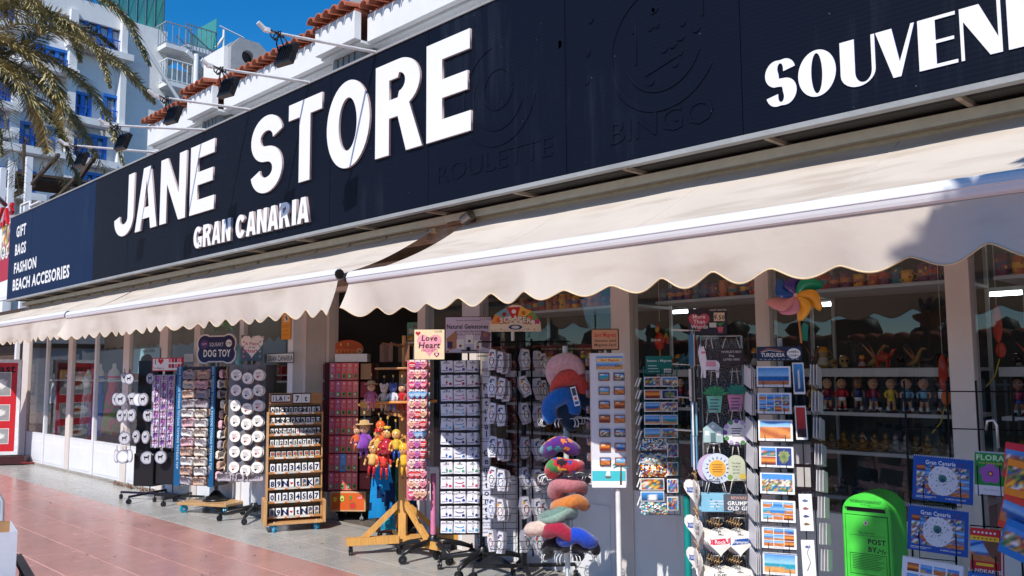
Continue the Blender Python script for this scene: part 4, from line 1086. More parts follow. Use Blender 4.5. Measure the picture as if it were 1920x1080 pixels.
rad_fronds(pl, base, crown, 20, lambda a: not (-1.4 < ((a+math.pi) % (2*math.pi))-math.pi < 1.7), 4.2, 3, OL, 150, .75, .4)
def trunk(parent, H_, r=.2, base_c=c(110,92,70)):
    m_ = MB(); prof = []; n = int(H_/.12); q = random.Random(4)
    for k in range(n+1):
        z = H_*k/n; rr = r*(1.15-.3*k/n) ; prof += [(rr*1.08, z), (rr*.93, z+.06)]
    m_.lathe(prof, base_c, 12, smooth=False); m_.build('trunk', 'stone', parent)
trunk(pl, crown.z-.05, .24)
LW[0] = 1.3
# the palm whose shade falls on the right end of the awning
p2 = empty('palm_tree', (1.55, .75, 0), 0, 'date palm on the pavement outside the photo that shades the awning end', 'palm')
LW[0] = 2.6; b2_ = Vector((1.55, .75, 0)); top2 = Vector((1.55, .75, 5.3))
rad_fronds(p2, b2_, top2, 60, lambda a: True, 2.0, 8, OL, 90, .5, .7, (.0,1.0), (.5,1.3))
LW[0] = 1.3
trunk(p2, 5.25, .2)

# ================================================================ across the street (seen only in the window glass)
fw = empty('street_wall', (0,0,0), 0, 'tile topped terracotta wall with white railings across the street, reflected in the shop glass', 'wall')
YS = -13.0
sbox('wall', -70, 25, YS-.3, YS, -.16, 1.2, 'roof_underside', fw)
pk = MB()
for k in range(330): x = -60+.25*k; pk.box(x, x+.06, YS+.05, YS+.09, 0, 1.35, c(225,225,222))
pk.box(-60, 25, YS+.091, YS+.12, 1.2, 1.25, c(225,225,222)); pk.build('white_railing', 'paint', fw)['kind'] = 'stuff'
pk = MB()
for k in range(330): x = -60+.25*k; pk.box(x, x+.09, YS-.2, YS-.12, 1.2, 2.35, c(50,30,25))
pk.build('dark_railing', 'paint', fw)['kind'] = 'stuff'
pk = MB()
for k in range(200): x = -60+.42*k; pk.ball(x, YS-1.2, 2.5, .2, .5, .17, c(170,85,60), 6, 4)
pk.box(-60, 25, YS-2.0, YS-1.0, 1.2, 2.45, c(150,75,55)); pk.build('tile_coping', 'stone', fw)['kind'] = 'stuff'
for k, (x, y, h_) in enumerate([(-6.5,-22,5.2),(-12,-26,6),(3.5,-24,5.6),(-20,-25,6.2),(9,-30,7),(-30,-22,5),(-1.5,-34,6.5)]):
    t = empty('palm_tree', (x,y,-.16), 0, 'distant palm across the street, seen only as a reflection', 'palm', 'palms across the street')
    rad_fronds(t, Vector((x,y,-.16)), Vector((x,y,h_)), 14, lambda a: True, 1.7, 30+k, DK, 18, .6, .6)
    trunk(t, h_, .16)
qh = random.Random(77); hg = MB()
for k in range(420): hg.ball(qh.uniform(-60,20), YS-3.2+qh.uniform(-1,1), qh.uniform(1.2,2.9)+.5*math.sin(k), qh.uniform(.3,.8), .5, qh.uniform(.25,.6), vary(c(48,66,36), .4, qh), 6, 4)
hd_ = hg.build('hedge', 'leaf'); tag(hd_, 'uneven dark green hedge behind the tile topped wall across the street', 'hedge', None, 'stuff')
for k, x in enumerate((-16,-4.2,5)):
    m_ = MB(); m_.rod((0,0,0),(0,0,7), .07, c(60,60,60), 8); m_.rod((0,0,7),(1.1,0,7.2), .04, c(60,60,60)); m_.cb(1.2,0,7.2,.5,.18,.08,c(70,70,70))
    tag(m_.build('street_lamp', 'paint', None, (x,-11,-.16)), 'grey street lamp across the street, seen only as a reflection', 'street lamp', 'street lamps across the street')

fb = empty('sky_block_bar', (-44,-12,-.1), 0, 'long low bar building with dark canopy and open front farther down the promenade', 'building')  # out-of-view building added to keep bright sky out of the left panes
sbox('wall', -4, 0, -22, 16, 0, 5.2, 'roof_underside', fb); sbox('canopy', .01, 2.4, -22, 16, 2.9, 3.1, 'dark_timber', fb); sbox('roof', -4.3, .3, -22.4, 16.4, 5.201, 5.5, 'terracotta', fb)
for k in range(12): sbox('post', 2.2, 2.35, -21.5+3.3*k, -21.35+3.3*k, 0, 2.899, 'alu_white', fb); sbox('opening', .002, .03, -21+3.3*k, -18.6+3.3*k, .1, 2.6, 'win_dark', fb)
# ================================================================ flood lamps over the sign
for k, (bx, tip_px, lamp_px, lab) in enumerate([(-6.31,(505,57),(538,82),'black floodlight on the longest white arm, above the O of STORE'),
        (-7.45,(395,126),(390,137),'black floodlight on a white arm above the S of STORE'),
        (-8.69,(290,184),(309,201),'black floodlight on a white arm above the E of JANE'),
        (-9.78,(199,236),(220,248),'black floodlight on a white arm above the N of JANE'),
        (-11.25,(125,272),(146,288),'black floodlight on a white arm above the J of JANE')]):
    Yt = {0:3.40,1:3.45,2:3.46,3:3.36,4:3.40}[k]
    z_t = onY(*tip_px, Yt).z
    L_ = empty('floodlight', (bx, SY+.05, ST+.02), 0, lab, 'lamp', 'floodlights over the fascia sign')
    o3 = Vector((bx, SY+.05, ST+.02)); tip = Vector((bx, Yt, z_t))-o3
    MB().rod((0,0,0), tip, .017, c(225,222,220), 8, r2=.012).build('arm', 'paint', L_)
    jt = MB(); jt.cb(tip.x, tip.y-.01, tip.z+.01, .035, .05, .035, c(230,228,225)); jt.rod(tip+Vector((0,-.01,0)), tip+Vector((-.0,-.09,.05)), .02, c(225,225,225), 6); jt.build('joint_box', 'paint', L_)
    hd = MB(); Mh = Matrix.Translation(tip+Vector((.02,.16,-.16))) @ Matrix.Rotation(R(12), 4, 'Z') @ Matrix.Rotation(R(-20), 4, 'X') @ Matrix.Scale(1.12, 4)
    hd.box(-.085,.085,-.015,.03,-.085,.085, c(22,22,24), Mh); hd.box(-.07,.07,.0302,.036,-.07,.07, c(60,62,66), Mh)
    for j in range(6): hd.box(-.06+j*.024,-.055+j*.024,-.026,-.0152,-.06,.06, c(18,18,20), Mh)
    hd.build('lamp_head', 'plastic', L_)
    yk = MB(); pb = tip+Vector((0,.10,0))
    for sg in (-1,1): yk.tube([pb, pb+Vector((sg*.07,.02,-.05)), pb+Vector((.02+sg*.10,.06,-.16))], .007, c(30,30,40), 5)
    yk.build('yoke', 'metal', L_)
    cb_ = MB(); q = random.Random(k+60)
    pts = [tip+Vector((.0,.02,.02))]
    for j in range(14): a = j*.9; pts.append(tip+Vector((.05*math.cos(a), .06+.05*math.sin(a)+j*.004, -.01+.03*math.sin(a*1.7))))
    pts.append(tip+Vector((.02,.15,-.12))); cb_.tube(pts, .006, c(20,20,30), 5); cb_.build('cable', 'plastic', L_)
# ================================================================ stands in front of the shop
BLK = c(24,24,26); DGR = c(60,60,64); STEEL = c(170,172,175); WH = c(228,228,228)
def wheel(mb, x, y, r=.03, cc=BLK, fork=None, ang=0.0):
    M = Matrix.Translation((x, y, r)) @ Matrix.Rotation(ang, 4, 'Z')
    mb.rod((-.016,0,0), (-.004,0,0), r, cc, 12, M=M); mb.rod((.004,0,0), (.016,0,0), r, cc, 12, M=M)
    mb.rod((-.02,0,0), (.02,0,0), r*.3, fork or DGR, 6, M=M)
    mb.box(-.003,.003,-.012,.012,0,r*1.6, fork or DGR, M); mb.rod((0,0,r*1.3),(0,0,r*2.1), .008, fork or DGR, 6, M=M)
def star_base(parent, n=5, r=.30, cc=BLK, a0=.3, hub=.05, wr=.032, top=.13):
    for k in range(n):
        a = a0+2*math.pi*k/n; m_ = MB()
        pts = [(math.cos(a)*r*s, math.sin(a)*r*s, z) for s, z in ((.08,top-.01),(.35,top-.015),(.7,top-.035),(1.0,wr*2+.01))]
        m_.tube(pts, [.030,.028,.024,.018], cc, 6); o = m_.build('leg', 'plastic', parent)
        wm_ = MB(); wheel(wm_, math.cos(a)*r, math.sin(a)*r, wr, cc, ang=a*1.7); wm_.build('caster', 'plastic', o)
    h_ = MB(); h_.lathe([(.05,top-.04),(.055,top),(.035,top+.04),(.03,top+.05)], cc, 12); h_.build('hub', 'plastic', parent)
def cross_base(parent, hw, hd, cc=BLK, wc=BLK, wr=.03, z=.09, diag=False):
    for k, (sx, sy) in enumerate(((1,0),(-1,0),(0,1),(0,-1)) if not diag else ((1,1),(-1,1),(-1,-1),(1,-1))):
        m_ = MB(); ex, ey = sx*hw, sy*hd; m_.rod((0,0,z), (ex,ey,z), .018, cc, 4); o = m_.build('leg', 'paint', parent)
        w2 = MB(); wheel(w2, ex, ey, wr, wc, ang=k); w2.build('caster', 'plastic', o)
def pole(parent, z0, z1, r, cc, mat='paint', name='pole'):
    return MB().rod((0,0,z0), (0,0,z1), r, cc, 12).build(name, mat, parent)
def stand(name, X, Y, yaw, label):
    fr = Frame(X, Y, yaw); return fr, empty(name, (X, Y, 0), yaw, label, 'display stand')
def wire_panel(mb, x0, x1, z0, z1, y, nx, nz, r=.0022, cc=BLK):
    for i in range(nx+1):
        x = x0+(x1-x0)*i/nx; mb.rod((x,y,z0),(x,y,z1), r, cc, 4, cap=False)
    for j in range(nz+1):
        z = z0+(z1-z0)*j/nz; mb.rod((x0,y,z),(x1,y,z), r, cc, 4, cap=False)
def hooks(mb, spots, r=.002, cc=STEEL, L=.06, y=0):
    for x, z in spots: mb.tube([(x,y,z),(x,y-L,z),(x,y-L-.004,z+.012)], r, cc, 4)
def cam_yaw(X, Y): return math.atan2(-X, Y)      # yaw that faces the camera from (X, Y)
def crop(s, ox, oy): return lambda x, y: (x/s+ox, y/s+oy)

# ---- 1 : black stand with round dog plaques --------------------
cA = crop(2.841, 200, 620)
fr, st_ = stand('tag_stand', -11.30, 4.56, R(28), 'black floor stand of round white dog plaques, farthest left of the racks')
cl = MB(); cl.box(-.17,.14,-.05,.03,.55,1.78, BLK); cl.box(.20,.30,.0,.04,.3,1.75, BLK); cl.build('panel', 'plastic', st_)
bb = MB(); bb.bbox(-.14,.16,-.12,.12,.19,.60, c(30,30,32), .01); bb.build('bin', 'plastic', st_)
bb = MB(); bb.bbox(.165,.46,-.08,.14,.22,.62, c(34,34,36), .01); bb.build('bin', 'plastic', st_)
wf = MB()
for x in (-.2,.5): wf.rod((x,.02,.18),(x,.02,1.72), .010, c(150,150,150), 6)
for z in (1.68,1.3,1.0,.75): wf.rod((-.2,.02,z),(.5,.02,z), .005, BLK, 4)
wf.build('wire_frame', 'metal', st_)
cross_base(st_, .42, .34, c(20,22,50), c(20,22,45), .032)
def dog(mb, x, z, s, y, cc):
    P = [(-.5,.15),(-.55,.35),(-.42,.3),(-.35,.22),(.15,.22),(.2,.42),(.28,.5),(.36,.42),(.52,.36),(.5,.26),(.36,.22),(.34,.05),(.36,-.45),(.26,-.45),(.22,-.08),(-.2,-.06),(-.3,-.2),(-.26,-.45),(-.36,-.45),(-.42,-.15)]
    mb.poly([(x+p[0]*s, z+p[1]*s) for p in P], y, cc)
def plaque_me(kind, r=.09):
    m_ = MB(); n = 24
    pts = [(r*math.cos(2*math.pi*k/n), -r+r*math.sin(2*math.pi*k/n)) for k in range(n)]
    m_.prism(pts, -.006, .004, c(30,34,90) if kind < 3 else c(215,210,205), c(205,200,195))
    m_.disc(0, -r, r*.93, -.0068, c(188,188,194), 24)
    if kind < 2:
        m_.disc(0, -r, r*.86, -.0072, c(25,30,80), 24); m_.disc(0, -r, r*.82, -.0076, c(192,192,198), 24)
        dog(m_, 0, -r, r*.85, -.0080, c(25,28,60) if kind == 0 else BLACK)
    if kind == 2: m_.disc(0, -r, r*.74, -.0074, c(225,228,232), 24)
    m_.tube([(0,0,0),(-.012,0,.03),(0,0,.05),(.012,0,.03),(0,0,0)], .002, BLACK, 4)
    return m_.mesh('round_plaque', 'ceramic')
PL = {(k, r): plaque_me(k, r*.86) for k in (0,1,2) for r in (.098,.085)}
q = random.Random(21)
spots = [(105,222,0),(132,224,0),(152,226,0),(232,224,1),(70,330,0),(95,330,0),(148,328,0),(176,332,2),(226,330,1),(72,418,1),(122,415,0),(152,415,0),(232,415,1),
         (98,530,0),(128,535,1),(155,530,0),(228,530,0),(144,628,2),(225,640,0),(297,637,1),(118,632,2),(100,634,2),(75,630,2)]
rowname = {0:'top', 1:'second', 2:'third', 3:'fourth', 4:'bottom'}
for i, (x, y, k) in enumerate(spots):
    px, py = cA(x, y); u, z = fr.loc(px, py, -.14 if i % 2 else -.10)
    ri = 0 if y < 300 else 1 if y < 400 else 2 if y < 500 else 3 if y < 600 else 4
    look = ['dog silhouette','black dog silhouette','blank face'][k]
    big = .085 if ri == 0 else .098
    cs_ = sorted([s_[0] for s_ in spots if abs(s_[1]-y) < 15]); pos = cs_.index(x)+1; tot = len(cs_)
    nm = ['first','second','third','fourth','fifth','sixth'][pos-1]
    place('round_plaque', PL[(k,big)], fr, u, -.13-.035*(i%3), z, 'round white plaque with %s, %s in the %s row of the black stand' % (look, nm, rowname[ri]), 'plaque', 'round dog plaques on the black stand', dyaw=q.uniform(-.5,.35))

# ---- 2 : small magnet stand, I heart header ---------------------
fr, st_ = stand('magnet_stand', -10.78, 4.74, R(30), 'black floor stand of small purple magnet cards under a red and white I heart header')
a0, z1 = fr.loc(*cA(245,235)); a1, _ = fr.loc(*cA(365,235)); _, z0 = fr.loc(*cA(300,625))
bp_ = MB(); bp_.box(a0,a1,.0,.012,z0,z1, c(200,195,205)); bp_.build('back_panel', 'card', st_)
wf = MB(); wf.rod((a0,.02,.12),(a0,.02,z1), .008, BLK, 5).rod((a1,.02,.12),(a1,.02,z1), .008, BLK, 5)
wire_panel(wf, a0, a1, z0, z1, -.075, 3, 10, .002); wf.build('wire_frame', 'metal', st_)
cross_base(st_, .36, .30, BLK, c(40,40,40), .03)
hx0, hz1 = fr.loc(*cA(254,146)); hx1, hz0 = fr.loc(*cA(414,215))
hd = MB(); hd.box(hx0,hx1,-.04,-.02,hz0,hz1, c(205,30,45)); hd.quad(hx0+.012,hx1-.012,hz0+.012,hz1-.012,-.0405,WHITE)
hm = (hx0+hx1)/2
def heart(x, z, s, n=18): return [(x + s*16*math.sin(t)**3/17, z + s*(13*math.cos(t)-5*math.cos(2*t)-2*math.cos(3*t)-math.cos(4*t))/17) for t in [2*math.pi*k/n for k in range(n)]]
hd.text('I', hx0+.05, hz0+.12, -.041, .06, BLACK, .02); hd.poly(heart(hx0+.13, hz0+.125, .045), -.041, RED)
for k in range(10): hd.quad(hm+.02+(k%5)*.045, hm+.058+(k%5)*.045, hz0+.04+(k//5)*.07, hz0+.09+(k//5)*.07, -.041, [RED, c(120,40,60), c(230,120,140)][k%3])
hd.text('The Magnets', hx0+.10, hz0+.04, -.041, .022, RED, .01); hd.build('header', 'print', st_)
def magcard(seed):
    m_ = MB(); m_.box(-.043,.043,-.012,0,-.045,.045, c(205,200,215)); m_.pic(-.038,.038,-.04,.03,-.0125,'magnets',seed,6,4); m_.quad(-.03,.03,.031,.041,-.0126, c(120,30,80))
    return m_.mesh('magnet_card', 'print')
MCs = [magcard(k) for k in range(5)]
for i, j, u, z in grid(fr, -.05, cA(268,0)[0], cA(345,0)[0], cA(0,258)[1], cA(0,600)[1], 10, 3):
    place('magnet_card', MCs[(i*3+j*2)%5], fr, u, -.055, z, 'small purple picture magnet card, %s row, %s column of the I heart stand' % (ORD[i], COLS[3][j]), 'magnet', 'magnet cards on the I heart stand', q.uniform(-.06,.06), q.uniform(-.1,0))

# ---- 3 : squeaky dog toy stand ----------------------------------
fr, st_ = stand('dog_toy_stand', -9.82, 4.76, R(26), 'revolving stand of plush bone dog toys with blue printed edges and a wooden wheeled base')
a0, z1 = fr.loc(*cA(378,192), -.17); a1, _ = fr.loc(*cA(580,192), -.17); _, z0 = fr.loc(*cA(480,830), -.17)
W2 = .5*(a1-a0)
core = MB(); core.box(a0+.02,a1-.02,-.10,.14,z0,z1, c(70,72,80)); core.build('core_board', 'card', st_)
ed = MB()
for (xa, xb) in ((cA(368,0)[0], cA(402,0)[0]), (cA(548,0)[0], cA(577,0)[0])):
    ua = fr.loc(xa, 780, -.17)[0]; ub = fr.loc(xb, 780, -.17)[0]; e_ = MB(); e_.box(ua, ub, -.175, -.165, z0, z1, c(22,86,132))
    for k in range(6): e_.text('DOG TOY', (ua+ub)/2, z1-.10-.2*k, -.176, .03, c(190,225,240), .01, vert=True)
    e_.build('edge_strip', 'print', st_)
pole(st_, .12, z0, .022, c(60,60,64))
pb_ = MB(); pb_.bbox(-.34,.34,-.26,.26,.095,.125, c(190,150,100), .004); pb_.build('base_board', 'wood', st_)
g_ = MB(); g_.lathe([(.16,.127),(.12,.15),(.03,.24)], BLK, 8); g_.build('gusset', 'plastic', st_)
for sx in (-1,1):
    for sy in (-1,1):
        w2 = MB(); wheel(w2, sx*.29, sy*.20, .045, c(40,160,190), c(190,190,195), .4*sx); w2.build('caster', 'plastic', st_)
bn0 = fr.loc(*cA(462,108), -.1); bn1 = fr.loc(*cA(662,75), -.1)
cx, cz = (bn0[0]+bn1[0])/2, (bn0[1]+bn1[1])/2 - .01; hw = (bn1[0]-bn0[0])/2
def bone_pts(hw, hh, n=7):
    r = hh*.62; P = []
    for (cx_, cz_, a0_, a1_) in ((hw-r, hh-r, -35, 125), (-hw+r, hh-r, 55, 215), (-hw+r, -hh+r, 145, 305), (hw-r, -hh+r, 235, 395)):
        P += [(cx_+r*math.cos(R(a0_+(a1_-a0_)*k/n)), cz_+r*math.sin(R(a0_+(a1_-a0_)*k/n))) for k in range(n+1)]
    return P
tp = MB(); tp.prism([(cx+p[0]*1.06, cz+p[1]*1.06) for p in bone_pts(hw, .17)], -.02, -.005, c(225,220,225)); tp.poly([(cx+p[0], cz+p[1]) for p in bone_pts(hw, .162)], -.0206, c(35,40,85))
tp.text('DOG TOY', cx+.01, cz-.05, -.0212, .085, WHITE, .03, mw=hw*1.45); tp.text('SQUEAKY', cx+.0, cz+.055, -.0212, .045, c(200,200,215), .015, mw=hw*.75); tp.disc(cx-hw*.66, cz+.06, .055, -.0212, c(90,60,120)); tp.disc(cx+hw*.66, cz+.065, .045, -.0212, WHITE); tp.text('3.99', cx+hw*.66, cz+.065, -.0216, .03, NAVY, .01); tp.text('SOFT', cx-hw*.66, cz+.06, -.0216, .022, c(230,200,230), .01)
tp.rod((cx,-.01,z1),(cx,-.01,cz-.1), .010, c(200,200,200)); tp.build('bone_sign', 'print', st_)
def bone_toy(cc, seed, dark):
    q_ = random.Random(seed); m_ = MB(); P = bone_pts(.090, .052, 5); n = len(P)
    lay = [(.0,.80),(.010,.97),(.022,1.0),(.034,.97),(.044,.78)]
    v = []; f = []
    for y, k in lay: v += [(p[0]*(1-(1-k)*.5), y-.044, p[1]*k) for p in P]
    for j in range(len(lay)-1):
        for k in range(n): f.append((j*n+k, j*n+(k+1)%n, (j+1)*n+(k+1)%n, (j+1)*n+k))
    f.append(tuple(range(n))); f.append(tuple((len(lay)-1)*n+k for k in range(n))[::-1])
    m_.add(v, f, cc, smooth=True)
    m_.text(q_.choice(['WOOF','LUCKY','DOG','BUDDY','LOVE']), 0, -.002, -.0455, .024, dark, .02)
    m_.box(-.010,.010,-.047,-.0445,.034,.052, c(90,60,60)); m_.tube([(0,-.04,.05),(0,-.02,.07),(0,0,.075)], .003, BLACK, 4)
    return m_.mesh('bone_toy', 'plush')
BC = [('pink', c(238,185,195)), ('cream', c(240,226,208)), ('white', c(240,238,236)), ('tan', c(215,175,150)), ('grey', c(178,168,180))]
BT = [bone_toy(cc, k, c(60,50,60)) for k, (nm, cc) in enumerate(BC)]
ch_ = [(4,3),(1,0),(3,4),(4,4),(2,1),(0,2),(2,1),(0,2),(3,1),(2,1),(3,2),(4,3)]
for i, j, u, z in grid(fr, -.2, cA(436,0)[0], cA(508,0)[0], cA(0,236)[1], cA(0,800)[1], 12, 2):
    k = ch_[i][j]
    for dd in range(2):
        place('bone_toy', BT[(k+dd*2)%5 if dd else k], fr, u+dd*q.uniform(-.02,.02)+q.uniform(-.008,.008), -.19+dd*.055, z+dd*.012, '%s plush bone dog toy, %s, %s row, %s column' % (BC[(k+dd*2)%5 if dd else k][0], 'front one' if dd == 0 else 'rear one', ORD[i], COLS[2][j]), 'dog toy', 'plush bone toys on the dog toy stand', q.uniform(-.2,.2), 0, q.uniform(-.08,.08))
# bones hanging on the side face
fs = fr.side(1)
for i in range(11):
    for j in range(2):
        z = z1-.09-i*(z1-z0-.1)/11
        o = place('bone_toy', BT[(i*2+j)%5], fs, -.05+.12*j-.02, -a1-.03, z, '%s plush bone on the right side of the dog stand, %s row, %s' % (BC[(i*2+j)%5][0], ORD[i], 'nearer' if j == 0 else 'farther'), 'dog toy', 'plush bones on the side of the dog toy stand', q.uniform(-.4,.4))

# ---- 4 : heart coasters stand -----------------------------------
fr, st_ = stand('coaster_stand', -8.98, 4.80, R(38), 'grey pegboard stand of round ceramic heart coasters on a black star base')
a0, z1 = fr.loc(*cA(655,182), -.15); a1, _ = fr.loc(*cA(848,182), -.15); _, z0 = fr.loc(*cA(750,765), -.15)
cr_ = MB(); cr_.box(a0,a1,-.15,-.14,z0,z1, c(118,120,128)); cr_.box(a0,a0+.01,-.139,.15,z0,z1, c(120,122,130)); cr_.box(a1-.01,a1,-.139,.15,z0,z1, c(120,122,130)); cr_.build('pegboard', 'card', st_)
hk = MB(); gr_ = grid(fr, -.2, cA(686,0)[0], cA(806,0)[0], cA(0,236)[1], cA(0,728)[1], 7, 3)
hooks(hk, [(u, z+.062) for i,j,u,z in gr_], y=-.15); hk.build('hook', 'metal', st_)['kind'] = 'stuff'
pole(st_, .1, z0, .024, c(190,192,195)); star_base(st_, 5, .36, BLK, 3.6)
def coaster(k):
    m_ = MB(); q_ = random.Random(k); r = .062; n = 22
    m_.prism([(r*math.cos(2*math.pi*i/n), r*math.sin(2*math.pi*i/n)) for i in range(n)], -.008, 0, c(236,232,226), c(190,160,120))
    m_.disc(0,0,r*.93,-.0085, c(238,235,230), 22)
    m_.poly(heart(-.012,-.022,.016,12), -.009, [c(30,30,40), c(180,30,50), c(60,40,60)][k%3]); cc = [c(90,60,70), c(150,50,60), c(60,60,70)][k%3]
    for j in range(4): m_.quad(-.035+.004*j, .035-.006*((j*7+k)%4), .022-.013*j, .026-.013*j, -.009, cc)
    m_.tube([(0,-.004,.055),(-.008,-.004,.085),(0,0,.1),(.008,0,.085),(0,0,.055)], .002, c(150,110,70), 4)
    m_.box(-.006,.006,-.006,0,.07,.08, c(130,85,50))
    return m_.mesh('coaster', 'ceramic')
CO = [coaster(k) for k in range(5)]
for i, j, u, z in gr_:
    for dd in range(2):
        if dd and (i*3+j)%3 == 0: continue
        place('coaster', CO[(i+j*2+dd)%5], fr, u+dd*.012, -.20+dd*.018, z-(.035 if j == 1 else 0)-dd*.005, 'round white heart coaster, %s row %s column, %s' % (ORD[i], COLS[3][j], 'in front' if not dd else 'tucked behind another'), 'coaster', 'heart coasters facing the street', q.uniform(-.12,.12))
fs = fr.side(-1)
for i in range(9):
    for j in range(3):
        z = z1-.07-i*(z1-z0-.1)/8
        place('coaster', CO[(i+j)%5], fs, -.06+.05*j, a0-.035-.012*j, z, 'round coaster seen edge on at the left side, %s row, number %s from the front' % (ORD[i], ['one','two','three'][j]), 'coaster', 'coasters on the left side of the coaster stand', q.uniform(-.25,.25))
for k in range(6):
    x = a0-.02+.07*k; place('bone_toy', BT[4], fr, x, -.14, z0-.03, 'grey plush bone under the coaster stand, number %s from left' % ['one','two','three','four','five','six'][k], 'dog toy', 'grey bones under the coasters', q.uniform(-.9,.9))
sx0, sz1 = fr.loc(*cA(700,22), -.1); sx1, sz0 = fr.loc(*cA(812,160), -.1)
hp = MB(); hp.box(sx0,sx1,-.012,-.002,sz0,sz1, c(85,100,120)); m_x = (sx0+sx1)/2; hp.poly([(p[0]*.93, p[1]) for p in heart(m_x/.93, (sz0+sz1)/2+.035, .155)], -.013, c(238,232,232))
for t_, dz, s_, cc in (('A Piece', .05, .038, c(170,60,90)), ('of my', .01, .024, c(90,60,80)), ('Heart', -.03, .042, c(190,40,80))): hp.text(t_, m_x, (sz0+sz1)/2+dz, -.0136, s_, cc, .015)
hp.text('€5.95', sx1-.06, sz1-.035, -.0136, .045, c(235,235,235), .01)
for k in range(8): hp.disc(sx0+.03+(k%2)*(sx1-sx0-.06), sz0+.05+.055*(k//2), .013, -.0133, [c(220,120,140), c(120,180,190)][k%2], 8)
hp.rod((m_x,-.005,z1),(m_x,-.005,sz0), .008, c(200,200,200)); hp.build('heart_poster', 'print', st_)

# ---- 5 : wooden letters stand -----------------------------------
cB = crop(2.4, 470, 560)
P0 = onZ(cB(75,1005)[0], cB(75,1005)[1], .09); P1 = onZ(cB(343,985)[0], cB(343,985)[1], .09)
yaw5 = R(66)
fr = Frame(P0.x, P0.y, yaw5)
wdt = fr.loc(*cB(318,700))[0]
st_ = empty('letter_stand', (P0.x, P0.y, 0), yaw5, 'wooden rack of ceramic letter and number tiles in nine shelves, on blue casters', 'display stand')
WD = c(205,158,105); WD2 = c(178,128,80)
ztop = fr.loc(*cB(200,425))[1]
def ls_part(nm, x0, x1, y0, y1, z0_, z1_, cc=WD, mat='wood'): return MB().bbox(x0, x1, y0, y1, z0_, z1_, cc, .003).build(nm, mat, st_)
ls_part('side_panel', -.015, .0, .0, .16, .08, 1.20); ls_part('side_panel', wdt, wdt+.015, .0, .16, .08, 1.20)
ls_part('foot_panel', -.05, -.016, -.16, .16, .07, .32); ls_part('foot_panel', wdt+.016, wdt+.04, -.12, .16, .07, .30)
ls_part('base_board', -.012, wdt+.012, -.14, .16, .072, .092)
ls_part('back_panel', .001, wdt-.001, .10, .115, .093, ztop)
hdr_z = fr.loc(*cB(200,472))[1]
hb_ = MB(); hb_.box(0, wdt, .02, .035, hdr_z, ztop, WD2)
def tile_sign(mb, x0, x1, z0_, z1_, txts, y):
    mb.box(x0, x1, y-.01, y, z0_, z1_, c(60,30,30)); n = len(txts); w_ = (x1-x0-.012)/n
    for k, t in enumerate(txts):
        a = x0+.006+w_*k; mb.quad(a+.001, a+w_-.001, z0_+.012, z1_-.012, y-.0105, WHITE)
        if t == '*': mb.poly(heart(a+w_/2, (z0_+z1_)/2+.002, w_*.33, 12), y-.011, RED)
        else: mb.text(t, a+w_/2, (z0_+z1_)/2, y-.011, (z1_-z0_)*.5, c(20,25,60), .03, xs=.9)
tile_sign(hb_, .01, wdt*.40, hdr_z+.012, ztop-.008, ['1','L','&','1','*'], .02); tile_sign(hb_, wdt*.43, wdt*.78, hdr_z-.004, ztop+.002, ['7','t'], .019)
hb_.disc(wdt*.9, (hdr_z+ztop)/2, .02, .0195, c(150,100,60)); hb_.disc(wdt*.9, (hdr_z+ztop)/2, .014, .0193, WD2); hb_.build('header', 'print', st_)
for sx, yy in ((.06,-.10),(wdt-.05,-.08),(.06,.13),(wdt-.05,.13)):
    w2 = MB(); wheel(w2, sx, yy, .033, c(50,150,190), c(200,200,205), .5); w2.build('caster', 'plastic', st_)
rows5 = [(515,.62,'ABCDEFGHIJK'),(562,.62,'LMNOPQRSTU'),(610,.62,'&WXYZ6**468N'),(660,.62,'0123456789N'),(712,.7,'#########'),(778,1.0,'01234567'),(848,.95,'89Nº*t#K#'.replace('º','')),(908,1.0,'01234567'),(975,1.05,'89N*tN##')]
TM = {}
def tile_me(t, w_, h_):
    key = (t, round(w_,3), round(h_,3))
    if key in TM: return TM[key]
    m_ = MB(); m_.bbox(-w_/2, w_/2, -.008, 0, 0, h_, WHITE, .0015)
    bc = c(25,35,90)
    if t == '#': m_.pic(-w_*.42, w_*.42, h_*.08, h_*.92, -.0086, 'misc', int(w_*1e4), 4, 5)
    elif t == '*': m_.poly(heart(0, h_*.5, w_*.36, 14), -.0086, RED)
    else: m_.text(t, 0, h_*.5, -.0086, h_*.62, bc if h_ > .07 else c(30,28,30), .04, xs=.95)
    TM[key] = m_.mesh('letter_tile', 'ceramic'); return TM[key]
nm_ = {'#':'picture', '*':'red heart', '&':'ampersand'}
